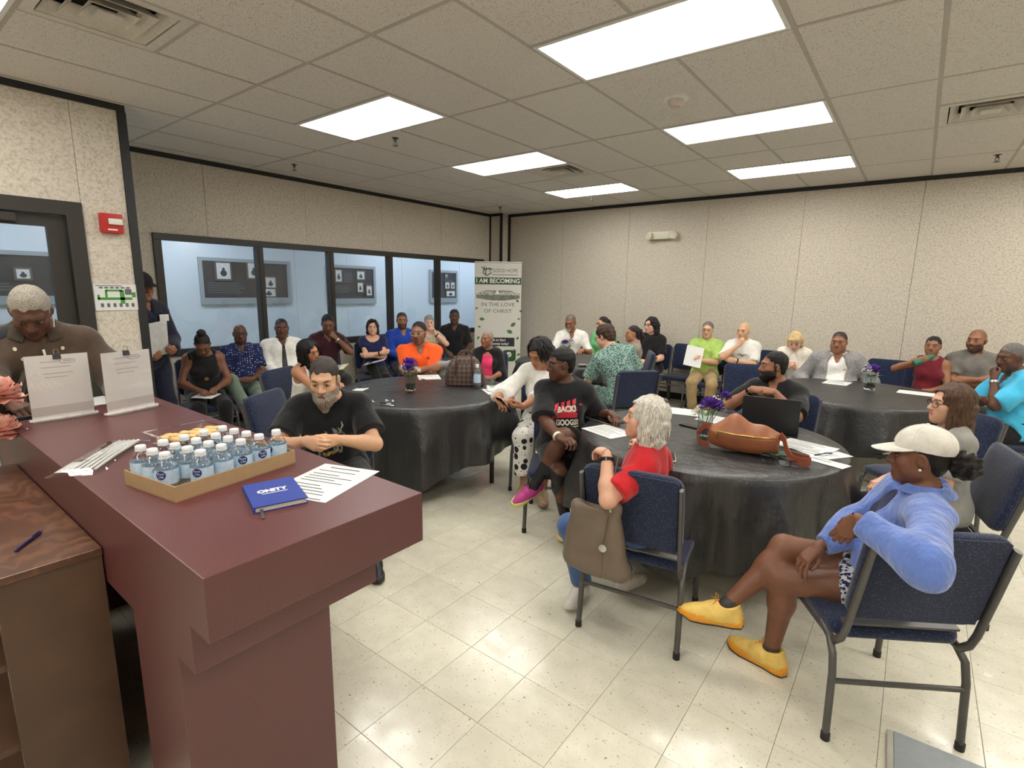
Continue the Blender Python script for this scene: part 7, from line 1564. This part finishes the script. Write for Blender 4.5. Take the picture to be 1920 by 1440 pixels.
for n, pts in ((1, ((-.085, .275), (.095, .265), (-.06, .23), (.07, .20), (-.12, .12), (-.03, .02), (.04, .10))),):
    for x, y in pts: chest(n, 'jacket', 'button', MB().add([(x+.008*math.cos(a), y+.008*math.sin(a), 0) for a in np.linspace(0, 6.28, 11)[:-1]], [tuple(range(10))]), JB, off=.004)
in_head(1, MB().tube([(-.078, .0, -.02), (-.079, .006, -.05), (-.076, .018, -.085)], .004, 6), 'earphone', PWHT); chest(1, 'jacket', 'bead_necklace', grid_strip(MB(), [(.02, .27), (.03, .2), (.035, .13)], [.005, .005, .006]), PWHT, off=.005)
# ================================================================ taupe bag on the chair back, floor plate
c32 = Matrix.Translation((-.953, 2.367, 0)) @ rotz(math.radians(9)); TAUB = flat('taupe_leather', (108, 94, 80), .5, var=.08, scale=10, bump=.25, bscale=240)
tb_ = empty('tote_bag', 'taupe leather tote hanging from the chair of the woman in red', 'handbag', c32 @ Vector((-.13, -.40, .58)), math.radians(9))
pr = [Pr((-.10, 0, -.15), (.12, 0, -.17), .045, k=.03, sq=(A_(0, 1, 0), 1.0)), Pr((-.085, 0, .10), (.085, 0, .12), .028, k=.03, sq=(A_(0, 1, 0), 1.1)), Pr((-.095, 0, -.13), (-.09, 0, .1), .042, .025, k=.03), Pr((.115, 0, -.15), (.08, 0, .12), .042, .025, k=.03), Pr((0, 0, -.05), ra=(.12, .045, .15), k=.04), Pr((0, .0, .155), ra=(.06, .022, .055), k=.02, op=-1)]
D_, l2 = field(pr, (-.2, -.1, -.26), (.2, .1, .2), .005, .0025, 8, (15, 45)); V_, F_ = nets(D_, l2, .005); link('bag_body', mesh_np('bag_body', V_, F_, TAUB), tb_)
strap(MB(), [(.075, -.025, .12), (.074, -.018, .17), (.072, .0, .23), (.07, .045, .305), (.065, .085, .335), (.05, .13, .315)], .013).build('strap', flat('strap_brown', (88, 74, 62), .5), tb_, angle=80)
MB().tube([(.075, -.03, .115), (.075, -.034, .14), (.075, -.03, .165)], .006, 8).build('strap_clasp', SILV, tb_); MB().tube([(.07, -.04, .10), (.06, -.048, .0), (.055, -.05, -.03)], .002, 6).build('charm_cord', flat('cord_brown', (70, 58, 50), .6), tb_)
m = MB(); m.lathe([(.004, -.005), (.018, -.004), (.018, .004), (.004, .005)], 18, Matrix.Translation((.055, -.053, -.048)) @ Matrix.Rotation(math.radians(90), 4, 'X')); m.build('charm', SILV, tb_); MB().tube([(.052, -.047, -.06), (.055, -.049, -.19)], .0018, 5).build('seam', TAUB, tb_)
fp = empty('floor_plate', 'flat grey metal cover plate on the floor at the lower right corner', 'plate', (.10, 2.235, 0), math.radians(2)); GM = flat('plate_grey', (150, 156, 158), .45, var=.06)
MB().box(0.02, .36, -.40, -.0, 0, .018).build('plate', GM, fp, bevel=.003); MB().box(0, .0195, -.40, .0, 0, .016).build('edge_strip', flat('plate_edge', (176, 172, 160), .5), fp, bevel=.002)
# light jacket draped over a chair beside the checked bag
dj = empty('draped_jacket', 'pale grey jacket draped over a chair back beside the orange polo', 'jacket', (-3.80, 3.99, 0), math.radians(-140)); JM = fabric('cloth_silver_grey', (140, 140, 138))
D_, l2 = field([Pr((-.19, 0, .83), (.19, 0, .83), .04, k=.03), Pr((-.17, -.035, .8), (-.18, -.05, .5), .045, .05, k=.05), Pr((.17, -.035, .8), (.18, -.05, .5), .045, .05, k=.05), Pr((0, -.04, .66), ra=(.19, .035, .2), k=.04)], (-.3, -.2, .35), (.3, .2, .95), .009, .005, 6, (15, 50)); V_, F_ = nets(D_, l2, .009); link('jacket_body', mesh_np('jacket_body', V_, F_, JM), dj); MB().tube([(-.2, -.02, .78), (-.235, -.06, .62), (-.22, -.07, .48)], [.05, .045, .035], 10).build('sleeve', JM, dj)
chair(-3.71, 3.83, -50, 'navy chair with the pale grey jacket draped over it')
